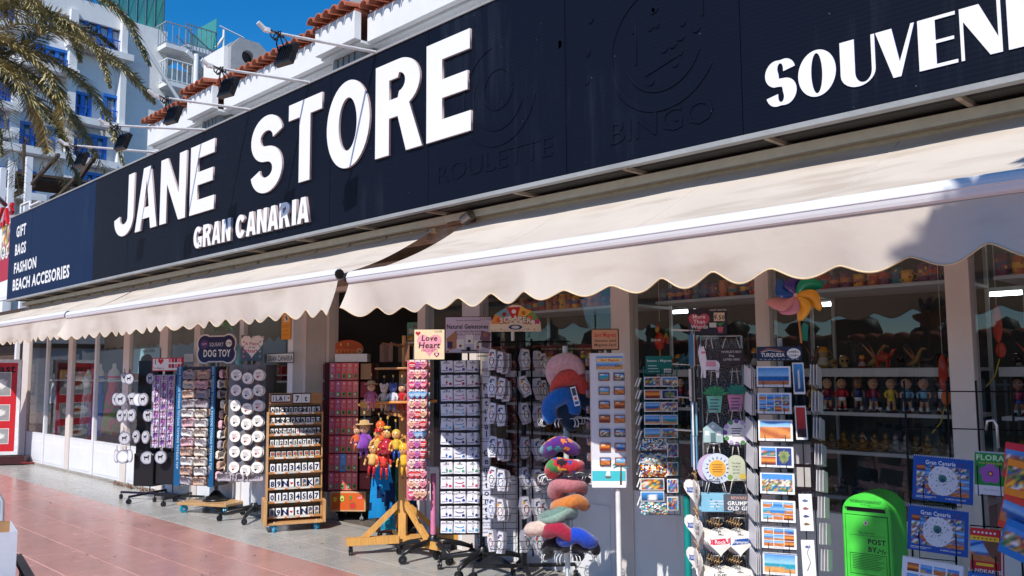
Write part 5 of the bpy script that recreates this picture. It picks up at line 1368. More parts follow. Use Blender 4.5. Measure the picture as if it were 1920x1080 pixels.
for ri, (yb, sc_, txt) in enumerate(rows5):
    zb_ = fr.loc(cB(200,0)[0], cB(0,yb)[1], .03)[1]; zn = zb_+.012
    yy = .045 - ri*.006
    sh = MB(); sh.box(.001, wdt-.001, yy-.03, .099, zb_-.012, zb_, WD); sh.box(.001, wdt-.001, yy-.036, yy-.031, zb_-.012, zb_+.012, WD2)
    sh.quad(.05, wdt-.08, zb_-.009, zb_+.009, yy-.0365, c(225,228,225)); sh.text('HAZTE TU NOMBRE', wdt/2-.02, zb_, yy-.037, .009, c(40,90,60), .01); so = sh.build('shelf', 'print', st_)
    MB().box(.004,wdt-.004,yy+.012,yy+.016,zb_+.001,zb_+(.075 if len(txt) > 8 else .098), c(52,28,24)).build('backing_strip', 'print', so)
    n = len(txt); pitch = (wdt-.02)/n; h_ = .062 if n > 8 else .088
    if ri == 4: h_ = .06
    for k, t in enumerate(txt):
        me = tile_me(t, pitch*.74, h_); x = .01+pitch*(k+.5)
        what = nm_.get(t, ('number ' if t.isdigit() else 'letter ')+({'0':'zero','1':'one','2':'two','3':'three','4':'four','5':'five','6':'six','7':'seven','8':'eight','9':'nine'}.get(t, t)))
        dup = txt[:k].count(t)
        lab = '%sceramic tile with %s, %s shelf of the wooden rack' % (['', 'second ', 'third ', 'fourth ', 'fifth ', 'sixth ', 'seventh ', 'eighth ', 'ninth '][dup], what, ORD[ri])
        place('letter_tile', me, fr, x, yy-.012, zb_+.001, lab, 'tile', 'letter tiles on the wooden rack', q.uniform(-.05,.05), R(-12))
        if k % 2 == 0: MB().bbox(x-.006, x+.02, yy-.0385, yy-.0371, zb_-.01, zb_+.004, c(225,130,50), .001).build('price_tag', 'print', so)

# ---- 6 : keyring stand in the doorway ---------------------------
X6, Y6 = -8.10, 5.72
fr, st_ = stand('keyring_stand', -8.06, 5.70, R(40), 'square keyring stand of red carded keyrings with an orange oval sign in the doorway')
a0, z1 = fr.loc(*cB(332,288), -.17); a1, _ = fr.loc(*cB(485,288), -.17); _, z0 = fr.loc(*cB(430,862), -.17)
cr_ = MB(); cr_.box(a0,a1,-.16,.2,z0-.02,z1, c(60,25,30)); cr_.build('core', 'card', st_)
bx0, bz1 = fr.loc(*cB(358,868), -.22); bx1, bz0 = fr.loc(*cB(517,960), -.22)
b_ = MB(); b_.bbox(bx0,bx1,-.22,.22,bz0,bz1, c(205,165,125), .006); b_.quad(bx0+.015,bx1-.015,bz0+.02,bz1-.015,-.2205, c(215,95,35))
bw = bx1-bx0
def fruit(mb, x, z, s, kind, y):
    if kind == 0: mb.disc(x, z, s*.7, y, c(240,190,60), 12, s); mb.poly([(x-s*.5,z+s*.8),(x,z+s*1.7),(x+s*.5,z+s*.8)], y-.0003, c(50,130,50))
    if kind == 1: mb.disc(x, z, s*.8, y, c(70,120,40), 14, s*1.1); mb.disc(x, z, s*.62, y-.0003, c(200,215,110), 14, s*.9); mb.disc(x, z-s*.2, s*.3, y-.0006, c(110,60,30), 10)
    if kind == 2: mb.disc(x, z, s*.5, y, c(60,140,60), 10, s); mb.quad(x-s*.5,x+s*.5,z-s*1.1,z-s*.5, y-.0003, c(200,80,40))
    if kind == 3: mb.disc(x, z, s, y, c(50,120,50), 14); mb.disc(x, z, s*.82, y-.0003, c(215,50,50), 14)
    if kind == 4: mb.poly([(x-s,z),(x-s*.2,z-s*.4),(x+s*.5,z-s*.2),(x+s*.8,z+s*.9),(x+s*.5,z+s*.9),(x+s*.2,z+s*.1),(x-s*.4,z+s*.3)], y, c(240,140,170))
for k, (fx, fz, s_, kd) in enumerate([(.14,.62,.03,0),(.34,.66,.036,1),(.58,.68,.03,2),(.84,.7,.033,4),(.64,.30,.04,3)]): fruit(b_, bx0+bw*fx, bz0+(bz1-bz0)*fz, s_, kd, -.2212)
b_.build('base_box', 'print', st_)
for sx in (bx0+.06, bx1-.06):
    for yy in (-.16,.16):
        w2 = MB(); wheel(w2, sx, yy, .026, c(120,120,125), c(190,190,195), .3); w2.build('caster', 'plastic', st_)
ox, oz = fr.loc(*cB(438,228), -.05); ow = fr.loc(*cB(508,228), -.05)[0]-ox
ov = MB(); P = [(ox+ow*math.cos(2*math.pi*k/26), oz+.105*math.sin(2*math.pi*k/26)) for k in range(26)]
ov.prism(P, -.055, -.04, c(205,85,35), c(200,160,120)); ov.text('KEYRING', ox+.01, oz-.02, -.056, .05, c(240,150,60), .02); ov.disc(ox+ow*.75, oz-.02, .03, -.056, c(235,225,215))
for k in range(3): fruit(ov, ox-.08+.08*k, oz+.055, .018, k, -.0565)
ov.disc(ox+ow*.75, oz-.02, .02, -.0565, c(200,120,60)); ov.build('oval_sign', 'print', st_)
tx0, tz1 = fr.loc(*cB(385,250), -.15); tx1, tz0 = fr.loc(*cB(528,284), -.15)
tb = MB(); d_ = .14
tb.box(tx0,tx1,-.19,-.182,tz0,tz1,WH); tb.box(tx0,tx1,-.19+d_,-.182+d_,tz0,tz1,WH); tb.box(tx0,tx0+.008,-.1819,-.19+d_-.0001,tz0,tz1,WH); tb.box(tx1-.008,tx1,-.1819,-.19+d_-.0001,tz0,tz1,WH); tb.box(tx0+.008,tx1-.008,-.1818,-.19+d_-.0002,tz0,tz0+.006,WH); tb.box(tx0-.004,tx1+.004,-.194,-.1901,tz1-.012,tz1+.002,WH)
tag(tb.build('white_tray', 'plastic', None, fr.w(0,0,0), (0,0,fr.yaw)), 'white plastic tray on top of the red keyring stand, before the orange oval', 'tray')
def keycard(k, w_, h_):
    q_ = random.Random(k+90); m_ = MB(); base_c = [c(215,80,95), c(240,105,108), c(205,100,140), c(245,130,118), c(95,165,230)][k]
    m_.box(-w_/2,w_/2,-.004,0,-h_/2,h_/2, base_c); P_ = [(w_*.22*math.cos(t*.785), h_*.10+w_*.22*math.sin(t*.785)) for t in range(8)]
    m_.tube([(p[0],-.008,p[1]) for p in P_]+[(P_[0][0],-.008,P_[0][1])], .0022, c(215,215,220), 4)
    m_.disc(0, h_*.34, w_*.2, -.0045, c(240,225,220), 8); m_.text(q_.choice(['A','M','J','L']), 0, h_*.34, -.005, w_*.28, base_c, .02)
    m_.bbox(-w_*.28,w_*.28,-.014,-.0042,-h_*.42,-h_*.14, q_.choice([c(90,160,160), c(225,220,210), c(230,170,90), c(70,70,80), c(120,170,90)]), .003)
    m_.quad(-w_*.14,w_*.14,-h_*.34,-h_*.22,-.0145, q_.choice([c(30,30,30), RED, WHITE]))
    return m_.mesh('keyring_card', 'print')
gk = grid(fr, -.19, cB(365,0)[0], cB(470,0)[0], cB(0,327)[1], cB(0,822)[1], 7, 5)
pw = abs(gk[1][2]-gk[0][2]); ph_ = abs(gk[5][3]-gk[0][3])
KC = [keycard(k, pw*.94, ph_*.94) for k in range(5)]
for i, j, u, z in gk:
    k = 4 if (i, j) == (5, 2) else ((0,2,1,1,3)[j] if i % 3 else (2,0,1,3,1)[j])
    place('keyring_card', KC[k], fr, u, -.185, z, '%s carded keyring, %s row, %s column of the keyring stand' % ('blue' if k == 4 else ['dark red','red','plum','coral'][k], ORD[i], COLS[5][j]), 'keyring', 'carded keyrings on the front of the keyring stand', q.uniform(-.05,.05))
rl = MB()
for i in range(7):
    z = gk[i*5][3]+ph_*.5; rl.rod((a0,-.20,z),(a1,-.20,z), .0025, c(70,40,45), 4); rl.rod((a1+.13,-.17,z-.01),(a1+.13,.2,z-.01),.003,STEEL,4)
rl.build('rail', 'metal', st_)
fs = fr.side(1)
for i in range(7):
    sd = MB()
    for k in range(14):
        x = -.15+.026*k; sd.box(x, x+.004, -.02, .10, -ph_*.45, ph_*.42, random.Random(i*20+k).choice([c(120,75,60), c(150,40,45), c(90,80,80), c(170,130,90)]))
    o = place('keyring_bunch', sd.mesh('keyring_bunch', 'print'), fs, 0, -a1-.12, gk[i*5][3], 'row of edge on keyring cards on the right side of the keyring stand, %s row' % ORD[i], 'keyrings', 'edge on keyring cards')
fl = fr.side(-1)
for i in range(7):
    sd = MB()
    for k in range(7): x = -.15+.04*k; sd.box(x, x+.004, -.02, .05, -ph_*.45, ph_*.42, [c(140,30,40), c(90,30,40)][k%2])
    place('keyring_bunch', sd.mesh('keyring_bunch', 'print'), fl, 0, a0-.05, gk[i*5][3], 'row of dark red card edges on the left side of the keyring stand, %s row' % ORD[i], 'keyrings', 'card edges on the left side')

# ---- 7 : wooden puppet stand ------------------------------------
cC = crop(2.077, 660, 560)
X7, Y7 = -6.36, 4.86
fr, st_ = stand('puppet_stand', X7, Y7, R(40), 'light wooden post stand with braced cross feet, hung with dolls and bags, by the door')
PINE = c(222,165,88)
b_ = MB(); b_.bbox(-.035,.035,-.035,.035,.12,1.62, PINE, .004); b_.build('post', 'wood', st_)
for k, a in enumerate((R(200), R(-38), R(20), R(110))):
    m_ = MB(); M = Matrix.Rotation(a, 4, 'Z'); m_.box(.036,.50,-.032,.032,.085,.15, PINE, M); m_.build('foot', 'wood', st_)
    m_ = MB(); m_.add([(.036,-.02,.46),(.036,-.02,.40),(.30,-.02,.152),(.37,-.02,.152),(.036,.02,.46),(.036,.02,.40),(.30,.02,.152),(.37,.02,.152)], [(0,1,2,3),(7,6,5,4),(0,3,7,4),(1,5,6,2),(0,4,5,1),(3,2,6,7)], PINE, M); m_.build('brace', 'wood', st_)
    w2 = MB(); p = M @ Vector((.46,0,0)); wheel(w2, p.x, p.y, .038, BLK, BLK, a); w2.build('caster', 'plastic', st_)
zt_ = fr.loc(*cC(190,400), 0)[1]
tr = MB(); tr.lathe([(.30,zt_-.012),(.31,zt_),(.30,zt_+.012)], c(215,140,60), 24); tr.lathe([(.27,zt_+.0121),(.26,zt_+.02)], c(90,50,30), 24); tr.build('round_tray', 'wood', st_)
z2 = fr.loc(*cC(190,272), 0)[1]
rg = MB(); rg.lathe([(.26,z2-.01),(.265,z2),(.26,z2+.01)], c(185,130,80), 24); rg.rod((0,0,zt_),(0,0,z2+.3), .02, PINE)
for k in range(8): a = .4+k*.78; rg.rod((.0,0,z2+.20),(.2*math.cos(a),.2*math.sin(a),z2+.23), .008, c(150,105,60)); rg.cb(.2*math.cos(a),.2*math.sin(a),z2+.14,.04,.006,.16,c(120,80,50))
rg.build('hanger_ring', 'wood', st_)
ax, az = fr.loc(*cC(22,413), -.15); ax2, _ = fr.loc(*cC(160,405), -.15)
aw = MB(); aw.prism([(ax,az),(ax+.05,az+.035),(ax2+.15,az+.035),(ax2+.15,az-.03),(ax+.05,az-.03)], -.16, -.14, c(225,160,70)); aw.build('arrow_board', 'wood', st_)
sx_, sz_ = fr.loc(*cC(160,440), -.2)
aw = MB(); aw.prism([(sx_-.08,sz_+.05),(sx_+.08,sz_+.02),(sx_+.08,sz_-.05),(sx_-.08,sz_-.02)], -.21, -.195, c(205,150,85)); aw.text('Touche Toy', sx_, sz_, -.212, .022, c(90,50,30), .02); aw.build('name_board', 'wood', st_)
for k in range(3):
    m_ = MB(); x = -.1+.12*k; m_.rod((x,-.02,zt_-.10-.03*k),(x+.02,-.24,zt_-.12-.03*k), .012, PINE, 6).rod((x,-.02,zt_-.3-.03*k),(x-.05,-.22,zt_-.32-.03*k),.012,PINE,6); m_.build('peg', 'wood', st_)
def doll(skin, top, bottom, hair, hat=None, plush=False, legs=None, s=1.0, dress=False):
    m_ = MB(); legs = legs or bottom
    m_.ball(0,0,.0, .034,.032,.036, skin, 10, 8)
    if hair: m_.ball(0,.006,.008, .037,.034,.036, hair, 10, 8)
    m_.ball(0,-.034,-.004,.006,.006,.006, mix(skin, c(200,90,70), .5), 6, 4)
    for sx in (-1,1): m_.ball(sx*.012,-.030,.006,.004,.003,.005, BLACK, 6, 4)
    if hat == 'straw': m_.lathe([(.065,.026),(.062,.032),(.035,.034),(.032,.055),(.01,.06)], c(205,165,105), 14)
    elif hat == 'cap': m_.lathe([(.036,.018),(.037,.03),(.02,.045)], c(190,30,35), 10); m_.cb(0,-.035,.02,.04,.035,.006,c(190,30,35))
    elif hat == 'ears':
        for sx in (-1,1): m_.ball(sx*.028,0,.035,.014,.008,.02, hair or skin, 8, 6)
    elif hat == 'crown': m_.lathe([(.022,.03),(.026,.05)], c(225,190,60), 8)
    elif hat == 'hood': m_.ball(0,.008,.012,.042,.04,.044,top,10,8)
    if dress: m_.lathe([(.018,-.035),(.030,-.06),(.034,-.085),(.058,-.135)], [top, bottom, bottom], 12)
    else: m_.lathe([(.018,-.033),(.032,-.05),(.030,-.09),(.034,-.11)], top, 10); m_.ball(0,0,-.11,.034,.028,.02,bottom,10,6)
    for sx in (-1,1):
        m_.tube([(sx*.026,0,-.045),(sx*.05,-.008,-.075),(sx*.052,-.02,-.105)], [.011,.010,.008], top, 6); m_.ball(sx*.052,-.022,-.112,.010,.010,.011,skin,6,5)
        m_.tube([(sx*.016,0,-.115),(sx*.020,-.008,-.155),(sx*.020,-.004,-.195)], [.014,.011,.009], legs, 6); m_.ball(sx*.022,-.014,-.202,.012,.022,.010, c(90,50,35), 6, 5)
    m_.rod((0,0,.035),(0,0,.10), .0015, c(120,120,120), 4); m_.rod((0,0,.10),(0,0,.12), .008, c(190,160,90), 8)
    if s != 1: m_.v = [(a*s,b*s,d*s) for a,b,d in m_.v]
    return m_
SK = c(225,180,140)
DL = [('plush girl doll with straw hat and pink dress', doll(SK, c(190,90,125), c(200,115,145), c(110,70,40), 'straw', dress=True), 'plush'),
      ('cream plush bear doll with round ears', doll(c(225,210,190), c(215,195,170), c(200,180,160), c(225,210,190), 'ears'), 'plush'),
      ('blue plush animal doll with white belly', doll(c(70,100,170), c(210,215,225), c(70,100,170), c(60,90,160), 'ears'), 'plush'),
      ('plush doll in red dress with dark hair', doll(SK, c(190,30,40), c(180,25,35), c(40,30,30), None, dress=True), 'plush'),
      ('brown plush monkey doll', doll(c(150,105,75), c(140,95,70), c(130,90,65), c(120,80,60), 'ears'), 'plush'),
      ('orange plush doll with hood', doll(SK, c(220,120,50), c(200,100,40), None, 'hood'), 'plush')]
xs_ = [(75,345),(125,352),(160,350),(195,350),(228,352),(255,340)]
for k, (x, y) in enumerate(xs_):
    u, z = fr.loc(*cC(x, y), -.24+.03*(k%2)); place('plush_doll', DL[k][1].mesh('plush_doll', DL[k][2]), fr, u, -.24+.03*(k%2), z, DL[k][0]+' hanging above the round wooden tray', 'doll', 'dolls above the round tray', q.uniform(-.3,.3))
WS = c(225,170,105)
PU = [('wooden puppet in red overalls and yellow sleeves', doll(WS, c(205,165,80), c(165,35,40), c(60,40,30), 'cap', s=1.15), (105,525)),
      ('wooden puppet in long red dress', doll(WS, c(175,40,60), c(180,45,60), c(50,35,30), 'crown', dress=True, s=1.25), (137,525)),
      ('wooden puppet in yellow top and blue trousers', doll(WS, c(210,175,60), c(40,65,140), c(205,175,75), None, s=1.12, legs=c(35,70,160)), (172,530)),
      ('wooden puppet with red trousers hanging low', doll(WS, c(220,175,100), c(190,30,35), c(120,70,40), None, s=1.2), (84,585)),
      ('wooden puppet with bent legs, lowest in the middle', doll(WS, c(215,60,45), c(200,35,35), c(80,50,30), 'cap', s=1.2), (125,590)),
      ('small yellow hooded wooden puppet at right', doll(WS, c(225,180,50), c(215,165,45), None, 'hood', s=1.15), (200,590)),
      ('small orange hooded wooden puppet', doll(WS, c(225,100,40), c(200,60,40), None, 'hood', s=1.05), (112,500))]
for k, (lb, dm, (x, y)) in enumerate(PU):
    yy = -.30-.02*(k%3); u, z = fr.loc(*cC(x, y), yy); place('puppet', dm.mesh('puppet', 'gloss'), fr, u, yy, z, lb+' on the light wooden stand', 'puppet', 'wooden puppets', q.uniform(-.5,.3), 0, q.uniform(-.15,.15))
for k, (x, y, dm, lb) in enumerate([(48,505, doll(SK, c(130,60,170), c(140,70,180), c(180,150,110), 'straw', dress=True, s=1.25), 'plush doll with purple dress and straw hat left of the wooden post'),(20,515, doll(SK, c(215,100,50), c(205,80,45), c(160,100,60), 'ears', s=.9), 'small orange plush doll farthest left on the wooden stand')]):
    u, z = fr.loc(*cC(x, y), -.28); place('plush_doll', dm.mesh('plush_doll', 'plush'), fr, u, -.28, z, lb, 'doll')
def bag_me(cc, c2, w_, h_, seed):
    q_ = random.Random(seed); m_ = MB(); v = []; f = []; cs = []; nx, nz = 10, 14
    for side in (0, 1):
        for j in range(nz+1):
            for i in range(nx+1):
                s = i/nx; t = j/nz; x = (s-.5)*w_*(.62+.38*min(1,(1-t)*1.8)); bulge = .028*math.sin(math.pi*s)*math.sin(math.pi*min(1,t*1.2))
                v.append((x+.006*math.sin(t*7+seed), (-1 if side == 0 else 1)*bulge+.010*math.sin(s*9+t*2), -h_*(1-t)+.012*math.sin(s*3.1)))
    B_ = (nx+1)*(nz+1)
    spots_ = [(q_.random(), q_.uniform(.1,.5), q_.uniform(.08,.2)) for _ in range(7)]
    for side in (0, 1):
        for j in range(nz):
            for i in range(nx):
                a = side*B_+j*(nx+1)+i; fc = (a, a+1, a+nx+2, a+nx+1); f.append(fc if side == 0 else fc[::-1])
                d_ = any(math.hypot(i/nx-sx, (j/nz-sz)) < sr for sx, sz, sr in spots_); cs.append(c2 if d_ else cc)
    m_.add(v, f, cs, smooth=True); m_.tube([(-.03,0,0),(-.02,0,.10),(0,0,.16),(.02,0,.10),(.03,0,0)], .004, mix(cc, BLACK, .4), 5)
    return m_
for nm, cc, c2, w_, h_, (x, y), yy, lb in [('drawstring_bag', c(20,130,190), c(10,40,80), .24, .50, (118,640), .02, 'bright blue drawstring bag with dark print hanging under the puppets'),
        ('drawstring_bag', c(235,195,30), c(20,90,140), .20, .48, (205,635), .07, 'yellow drawstring bag with blue print hanging right of the wooden post'),
        ('drawstring_bag', c(20,90,70), c(15,60,50), .12, .42, (185,640), .03, 'dark green drawstring bag squeezed between the post and yellow bag'),
        ('drawstring_bag', c(40,170,200), c(20,120,160), .14, .18, (140,825), .05, 'turquoise bag end peeping out below the blue bag')]:
    u, z = fr.loc(*cC(x, y), yy); place(nm, bag_me(cc, c2, w_, h_, int(x)).mesh(nm, 'cloth'), fr, u, yy, z, lb, 'bag')
# little wheeled case behind the stand
u7, z7 = fr.loc(*cC(118,925), .55)
cs_ = MB(); cs_.bbox(-.16,.16,0,.3,.07,.34, c(60,32,28), .02); wheel(cs_, -.12, .03, .04, BLK, STEEL); wheel(cs_, .12, .03, .04, BLK, STEEL); cs_.rod((-.1,.28,.34),(-.1,.28,.9), .008, STEEL).rod((.1,.28,.34),(.1,.28,.9), .008, STEEL)
tag(cs_.build('trolley_bag', 'cloth', None, fr.w(u7+.1, .50, 0), (0,0,fr.yaw)), 'dark brown wheeled bag behind the wooden stand in the doorway', 'bag')

# ---- 8 : love heart magnets -------------------------------------
X8, Y8 = -5.98, 4.90
fr, st_ = stand('heart_magnet_stand', X8, Y8, R(52), 'pink spinner stand of heart shaped magnets with pink pole and black star base')
star_base(st_, 5, .34, BLK, 5.1, wr=.036, top=.15)
pole(st_, .17, .72, .024, c(215,125,165))
a0, z1 = fr.loc(*cC(215,240), -.11); a1, _ = fr.loc(*cC(293,240), -.11); _, z0 = fr.loc(*cC(250,785), -.11)
pnl = MB(); pnl.box(a0,a1,-.11,-.104,z0,z1, c(205,120,140)); pnl.box(a1-.006,a1,-.1039,.11,z0,z1, c(195,110,130)); pnl.box(a0,a0+.006,-.1039,.11,z0,z1, c(195,110,130)); pnl.box(a0+.0061,a1-.0061,.104,.11,z0,z1,c(195,110,130)); pnl.build('panel', 'card', st_)
s0 = fr.loc(*cC(243,120), -.05); s1 = fr.loc(*cC(360,236), -.05)
hd = MB(); hd.box(s0[0],s1[0],-.03,-.018,s1[1],s0[1], c(240,222,185)); mx_, mz_ = (s0[0]+s1[0])/2, (s0[1]+s1[1])/2; hw, hh = (s1[0]-s0[0]), (s0[1]-s1[1])
hd.poly([(p[0]*.98,p[1]) for p in heart(mx_/.98, mz_+.02*hh, hw*.45, 24)], -.0306, c(238,165,185))
hd.text('Love', mx_-.0, mz_+hh*.22, -.0312, hh*.19, c(70,35,25), .02, shear=.15); hd.text('Heart', mx_, mz_-hh*.02, -.0312, hh*.21, c(70,35,25), .02, shear=.15); hd.text('MAGNETS', mx_, mz_-hh*.20, -.0312, hh*.09, c(190,60,100), .0)
hd.poly(heart(s0[0]+hw*.12, s0[1]-hh*.13, hw*.09), -.0312, c(190,40,70)); hd.poly(heart(s1[0]-hw*.26, s1[1]+hh*.16, hw*.10), -.0312, c(170,40,110)); hd.poly(heart(s1[0]-hw*.26, s1[1]+hh*.165, hw*.05), -.0316, WHITE); hd.text('1x3.95', s1[0]-hw*.2, s0[1]-hh*.06, -.0312, hh*.07, c(60,60,60), .0)
hd.rod((mx_,-.02,z1-.02),(mx_,-.02,s1[1]), .006, STEEL); hd.build('header_sign', 'print', st_)
def hmag(k):
    cc = [c(235,150,165), c(225,70,110), c(240,195,160), c(110,170,220), c(200,120,190), c(220,60,60), c(240,215,200)][k]
    m_ = MB(); m_.prism(heart(0, 0, .040, 16), -.014, -.002, cc, mix(cc, WHITE, .3), bev=.003); m_.quad(-.024,.024,.0,.006,-.0146,WHITE if k in (1,3,5) else c(150,40,70)); m_.quad(-.018,.018,-.012,-.007,-.0146,WHITE if k in (1,3,5) else c(150,40,70))
    m_.quad(-.02,.02,.028,.044,-.0025,c(240,230,225))
    return m_.mesh('heart_magnet', 'gloss')
HM = [hmag(k) for k in range(7)]; HN = ['pink','hot pink','peach','blue','mauve','red','cream']
q8 = random.Random(88)
for i, j, u, z in grid(fr, -.12, cC(232,0)[0], cC(276,0)[0], cC(0,258)[1], cC(0,762)[1], 14, 3):
    k = q8.choice([0,0,1,2,6,4,5,2]) if i not in (3,7) else q8.choice([3,3,4])
    place('heart_magnet', HM[k], fr, u, -.118, z, '%s heart magnet, %s row, %s column of the sunlit face' % (HN[k], ORD[i], COLS[3][j]), 'magnet', 'heart magnets on the front face', 0, q8.uniform(-.1,.1))
fs = fr.side(1)
for i in range(14):
    for j in range(2):
        z = z1-.05-i*(z1-z0-.1)/13; k = q8.choice([0,1,2,5,6,3,4])
        place('heart_magnet', HM[k], fs, -.05+.095*j, -a1-.012, z, '%s heart magnet, %s row, %s column of the shaded right face' % (HN[k], ORD[i], COLS[2][j]), 'magnet', 'heart magnets on the side face')

# ---- 9 : natural gemstones --------------------------------------
X9, Y9 = -5.30, 4.86
fr, st_ = stand('gemstone_stand', X9, Y9, R(46), 'black spinner stand of white gemstone jewellery cards with a wide printed header')
star_base(st_, 5, .36, BLK, 4.2, wr=.036, top=.15); pole(st_, .17, .6, .022, BLK)
a0, z1 = fr.loc(*cC(340,240), -.12); a1, _ = fr.loc(*cC(500,240), -.12); _, z0 = fr.loc(*cC(430,920), -.12)
pn = MB(); pn.box(a0,a1,-.115,-.105,z0,z1, c(28,26,40)); pn.box(a0+.02,a1-.02,-.1049,.12,z0,z1-.01, c(28,26,40)); pn.build('panel', 'plastic', st_)
rl = MB(); gr_ = grid(fr, -.15, cC(368,0)[0], cC(470,0)[0], cC(0,264)[1], cC(0,890)[1], 12, 3)
for i in range(12): z = gr_[i*3][3]-.05; rl.rod((a0,-.145,z),(a1,-.145,z), .0025, BLK, 4); [rl.rod((x,-.115,z),(x,-.145,z), .002, BLK, 4) for x in (a0+.01, a1-.01)]
rl.build('rail', 'metal', st_)
v0 = fr.loc(*cC(507,243), -.10); v1 = fr.loc(*cC(541,925), -.10)
vs2 = MB(); vs2.box(v0[0],v1[0],-.10,-.09,v1[1],v0[1], c(222,222,235)); xm = (v0[0]+v1[0])/2
for k, ch2_ in enumerate('Natural'): vs2.text(ch2_, xm, v0[1]-.21-.063*k, -.101, .052, c(35,35,85), .02)
for k, ch2_ in enumerate('Gemstones'): vs2.text(ch2_, xm, v0[1]-.74-.063*k, -.101, .052, c(35,35,85), .02)
for k, t in enumerate(('Bracelets','Necklaces','&','Keyrings')): vs2.text(t, xm, v0[1]-.06-.022*k, -.101, .012, c(35,35,85), .01)
for k, t in enumerate(('to','protect','the mind','body &','soul')): vs2.text(t, xm, v1[1]+.16-.024*k, -.101, .014, c(110,120,150), .01)
vs2.build('side_strip', 'print', st_)
s0 = fr.loc(*cC(362,70), .02); s1 = fr.loc(*cC(545,212), .02); hw, hh = s1[0]-s0[0], s0[1]-s1[1]; mx_ = (s0[0]+s1[0])/2
hd = MB(); hd.box(s0[0],s1[0],.02,.032,s1[1],s0[1], c(95,45,45)); hd.quad(s0[0]+.006,s1[0]-.006,s1[1]+.006,s0[1]-.006,.0195, c(205,195,215))
hd.text('Natural Gemstones', mx_-.02*hw, s0[1]-hh*.27, .019, hh*.12, c(30,25,50), .03, xs=.95, mw=hw*.88); hd.text('to protect the mind,', mx_, s0[1]-hh*.40, .019, hh*.06, c(40,35,60), .01); hd.text('body, spirit & soul', mx_, s0[1]-hh*.48, .019, hh*.06, c(40,35,60), .01); hd.text('Bracelets, Necklaces & Keyrings', mx_, s0[1]-hh*.10, .019, hh*.035, c(40,35,60), .01); hd.text('1x 5.95€', s1[0]-hw*.13, s0[1]-hh*.07, .019, hh*.06, c(60,50,60), .0)
hd.add([(s0[0]+hw*.03,.019,s1[1]+hh*.40),(s0[0]+hw*.08,.019,s1[1]+hh*.08),(s0[0]+hw*.30,.019,s1[1]+hh*.16),(s0[0]+hw*.24,.019,s1[1]+hh*.62)], [(0,1,2,3)], c(175,120,90))
hd.quad(s0[0]+hw*.05,s0[0]+hw*.16,s1[1]+hh*.14,s1[1]+hh*.32,.0185,c(60,30,90))
hd.add([(s1[0]-hw*.28,.019,s1[1]+hh*.20),(s1[0]-hw*.07,.019,s1[1]+hh*.12),(s1[0]-hw*.02,.019,s1[1]+hh*.55),(s1[0]-hw*.22,.019,s1[1]+hh*.62)], [(0,1,2,3)], c(120,90,110)); hd.disc(s1[0]-hw*.14,s1[1]+hh*.5,hw*.05,.0185,c(170,115,90),10)
for k, (fx, fz, rot_) in enumerate([(.33,.25,.1),(.52,.38,0),(.70,.22,-.1)]): hd.quad(s0[0]+hw*(fx-.08), s0[0]+hw*(fx+.08), s1[1]+hh*(fz-.13), s1[1]+hh*(fz+.13), .0186, c(235,232,228)); hd.disc(s0[0]+hw*fx, s1[1]+hh*(fz-.05), hw*.03, .0182, [c(150,40,50), c(60,30,80), c(190,60,60)][k], 10)
hd.disc(s0[0]+hw*.5, s1[1]+hh*.12, hw*.05, .0181, BLACK, 8, hh*.06); hd.quad(s0[0]+hw*.35,s0[0]+hw*.68,s1[1]+hh*.05,s1[1]+hh*.09,.0181,c(90,60,70)); hd.poly(heart(s0[0]+hw*.06,s1[1]+hh*.05,hw*.03,12),.0181,RED)
hd.rod((mx_,.03,z1-.05),(mx_,.03,s1[1]), .008, BLK); hd.build('header_sign', 'print', st_)
def gem(k, st):
    gcc = [c(90,60,150), c(180,30,60), c(225,140,180), c(150,190,215), c(120,180,215), c(70,60,110), c(40,90,170), c(60,150,110), c(200,60,100), c(30,60,150), c(30,40,110), c(30,150,200)][k]
    m_ = MB(); w_, h_ = .093, .093
    for d_ in range(3): m_.box(-w_/2+.004*d_, w_/2+.004*d_, -.004+.005*d_, -.002+.005*d_, -h_/2-.002*d_, h_/2-.002*d_, c(226-18*d_,224-18*d_,230-14*d_))
    m_.text(['PISCES','ARIES','TAURUS','GEMINI','CANCER','LEO','VIRGO','LIBRA','SCORPIO','SAGITTARIUS','CAPRICORN','AQUARIUS'][k], 0, h_*.32, -.0046, .014, c(50,40,65), .02, xs=.85)
    if st == 0: m_.rod((0,-.006,h_*.16),(0,-.006,-.006), .0012, c(150,150,150), 4); m_.ball(0,-.008,-.014,.008,.005,.011, gcc, 8, 6)
    elif st == 1: m_.tube([(-.035,-.006,.004),(-.018,-.006,-.004),(0,-.006,-.006),(.018,-.006,-.004),(.035,-.006,.004)], .0035, gcc, 5)
    else: m_.tube([(.009*math.cos(t*.785),-.006,.012+.009*math.sin(t*.785)) for t in range(9)], .0014, c(170,170,175), 4); m_.ball(0,-.008,-.012,.007,.005,.010, mix(gcc, c(120,80,60), .4), 8, 6)
    m_.poly([(.018,-.036),(.040,-.036),(.042,-.022),(.030,-.012),(.018,-.022)], -.0047, gcc); m_.quad(-.04,.008,-.036,-.030,-.0047,mix(gcc,c(120,130,160),.5)); m_.quad(-.006,.006,.036,.044,-.0049,BLACK)
    return m_.mesh('gemstone_card', 'print')
ZN = ['pisces','aries','taurus','gemini','cancer','leo','virgo','libra','scorpio','sagittarius','capricorn','aquarius']; SN = ['pendant','bracelet','keyring']
for i, j, u, z in gr_:
    place('gemstone_card', gem(i, j), fr, u, -.135, z, 'white %s gemstone card with a %s, %s row, %s column' % (ZN[i], SN[j], ORD[i], COLS[3][j]), 'jewellery card', 'gemstone cards', q.uniform(-.14,.14), q.uniform(-.22,-.02), q.uniform(-.07,.07))
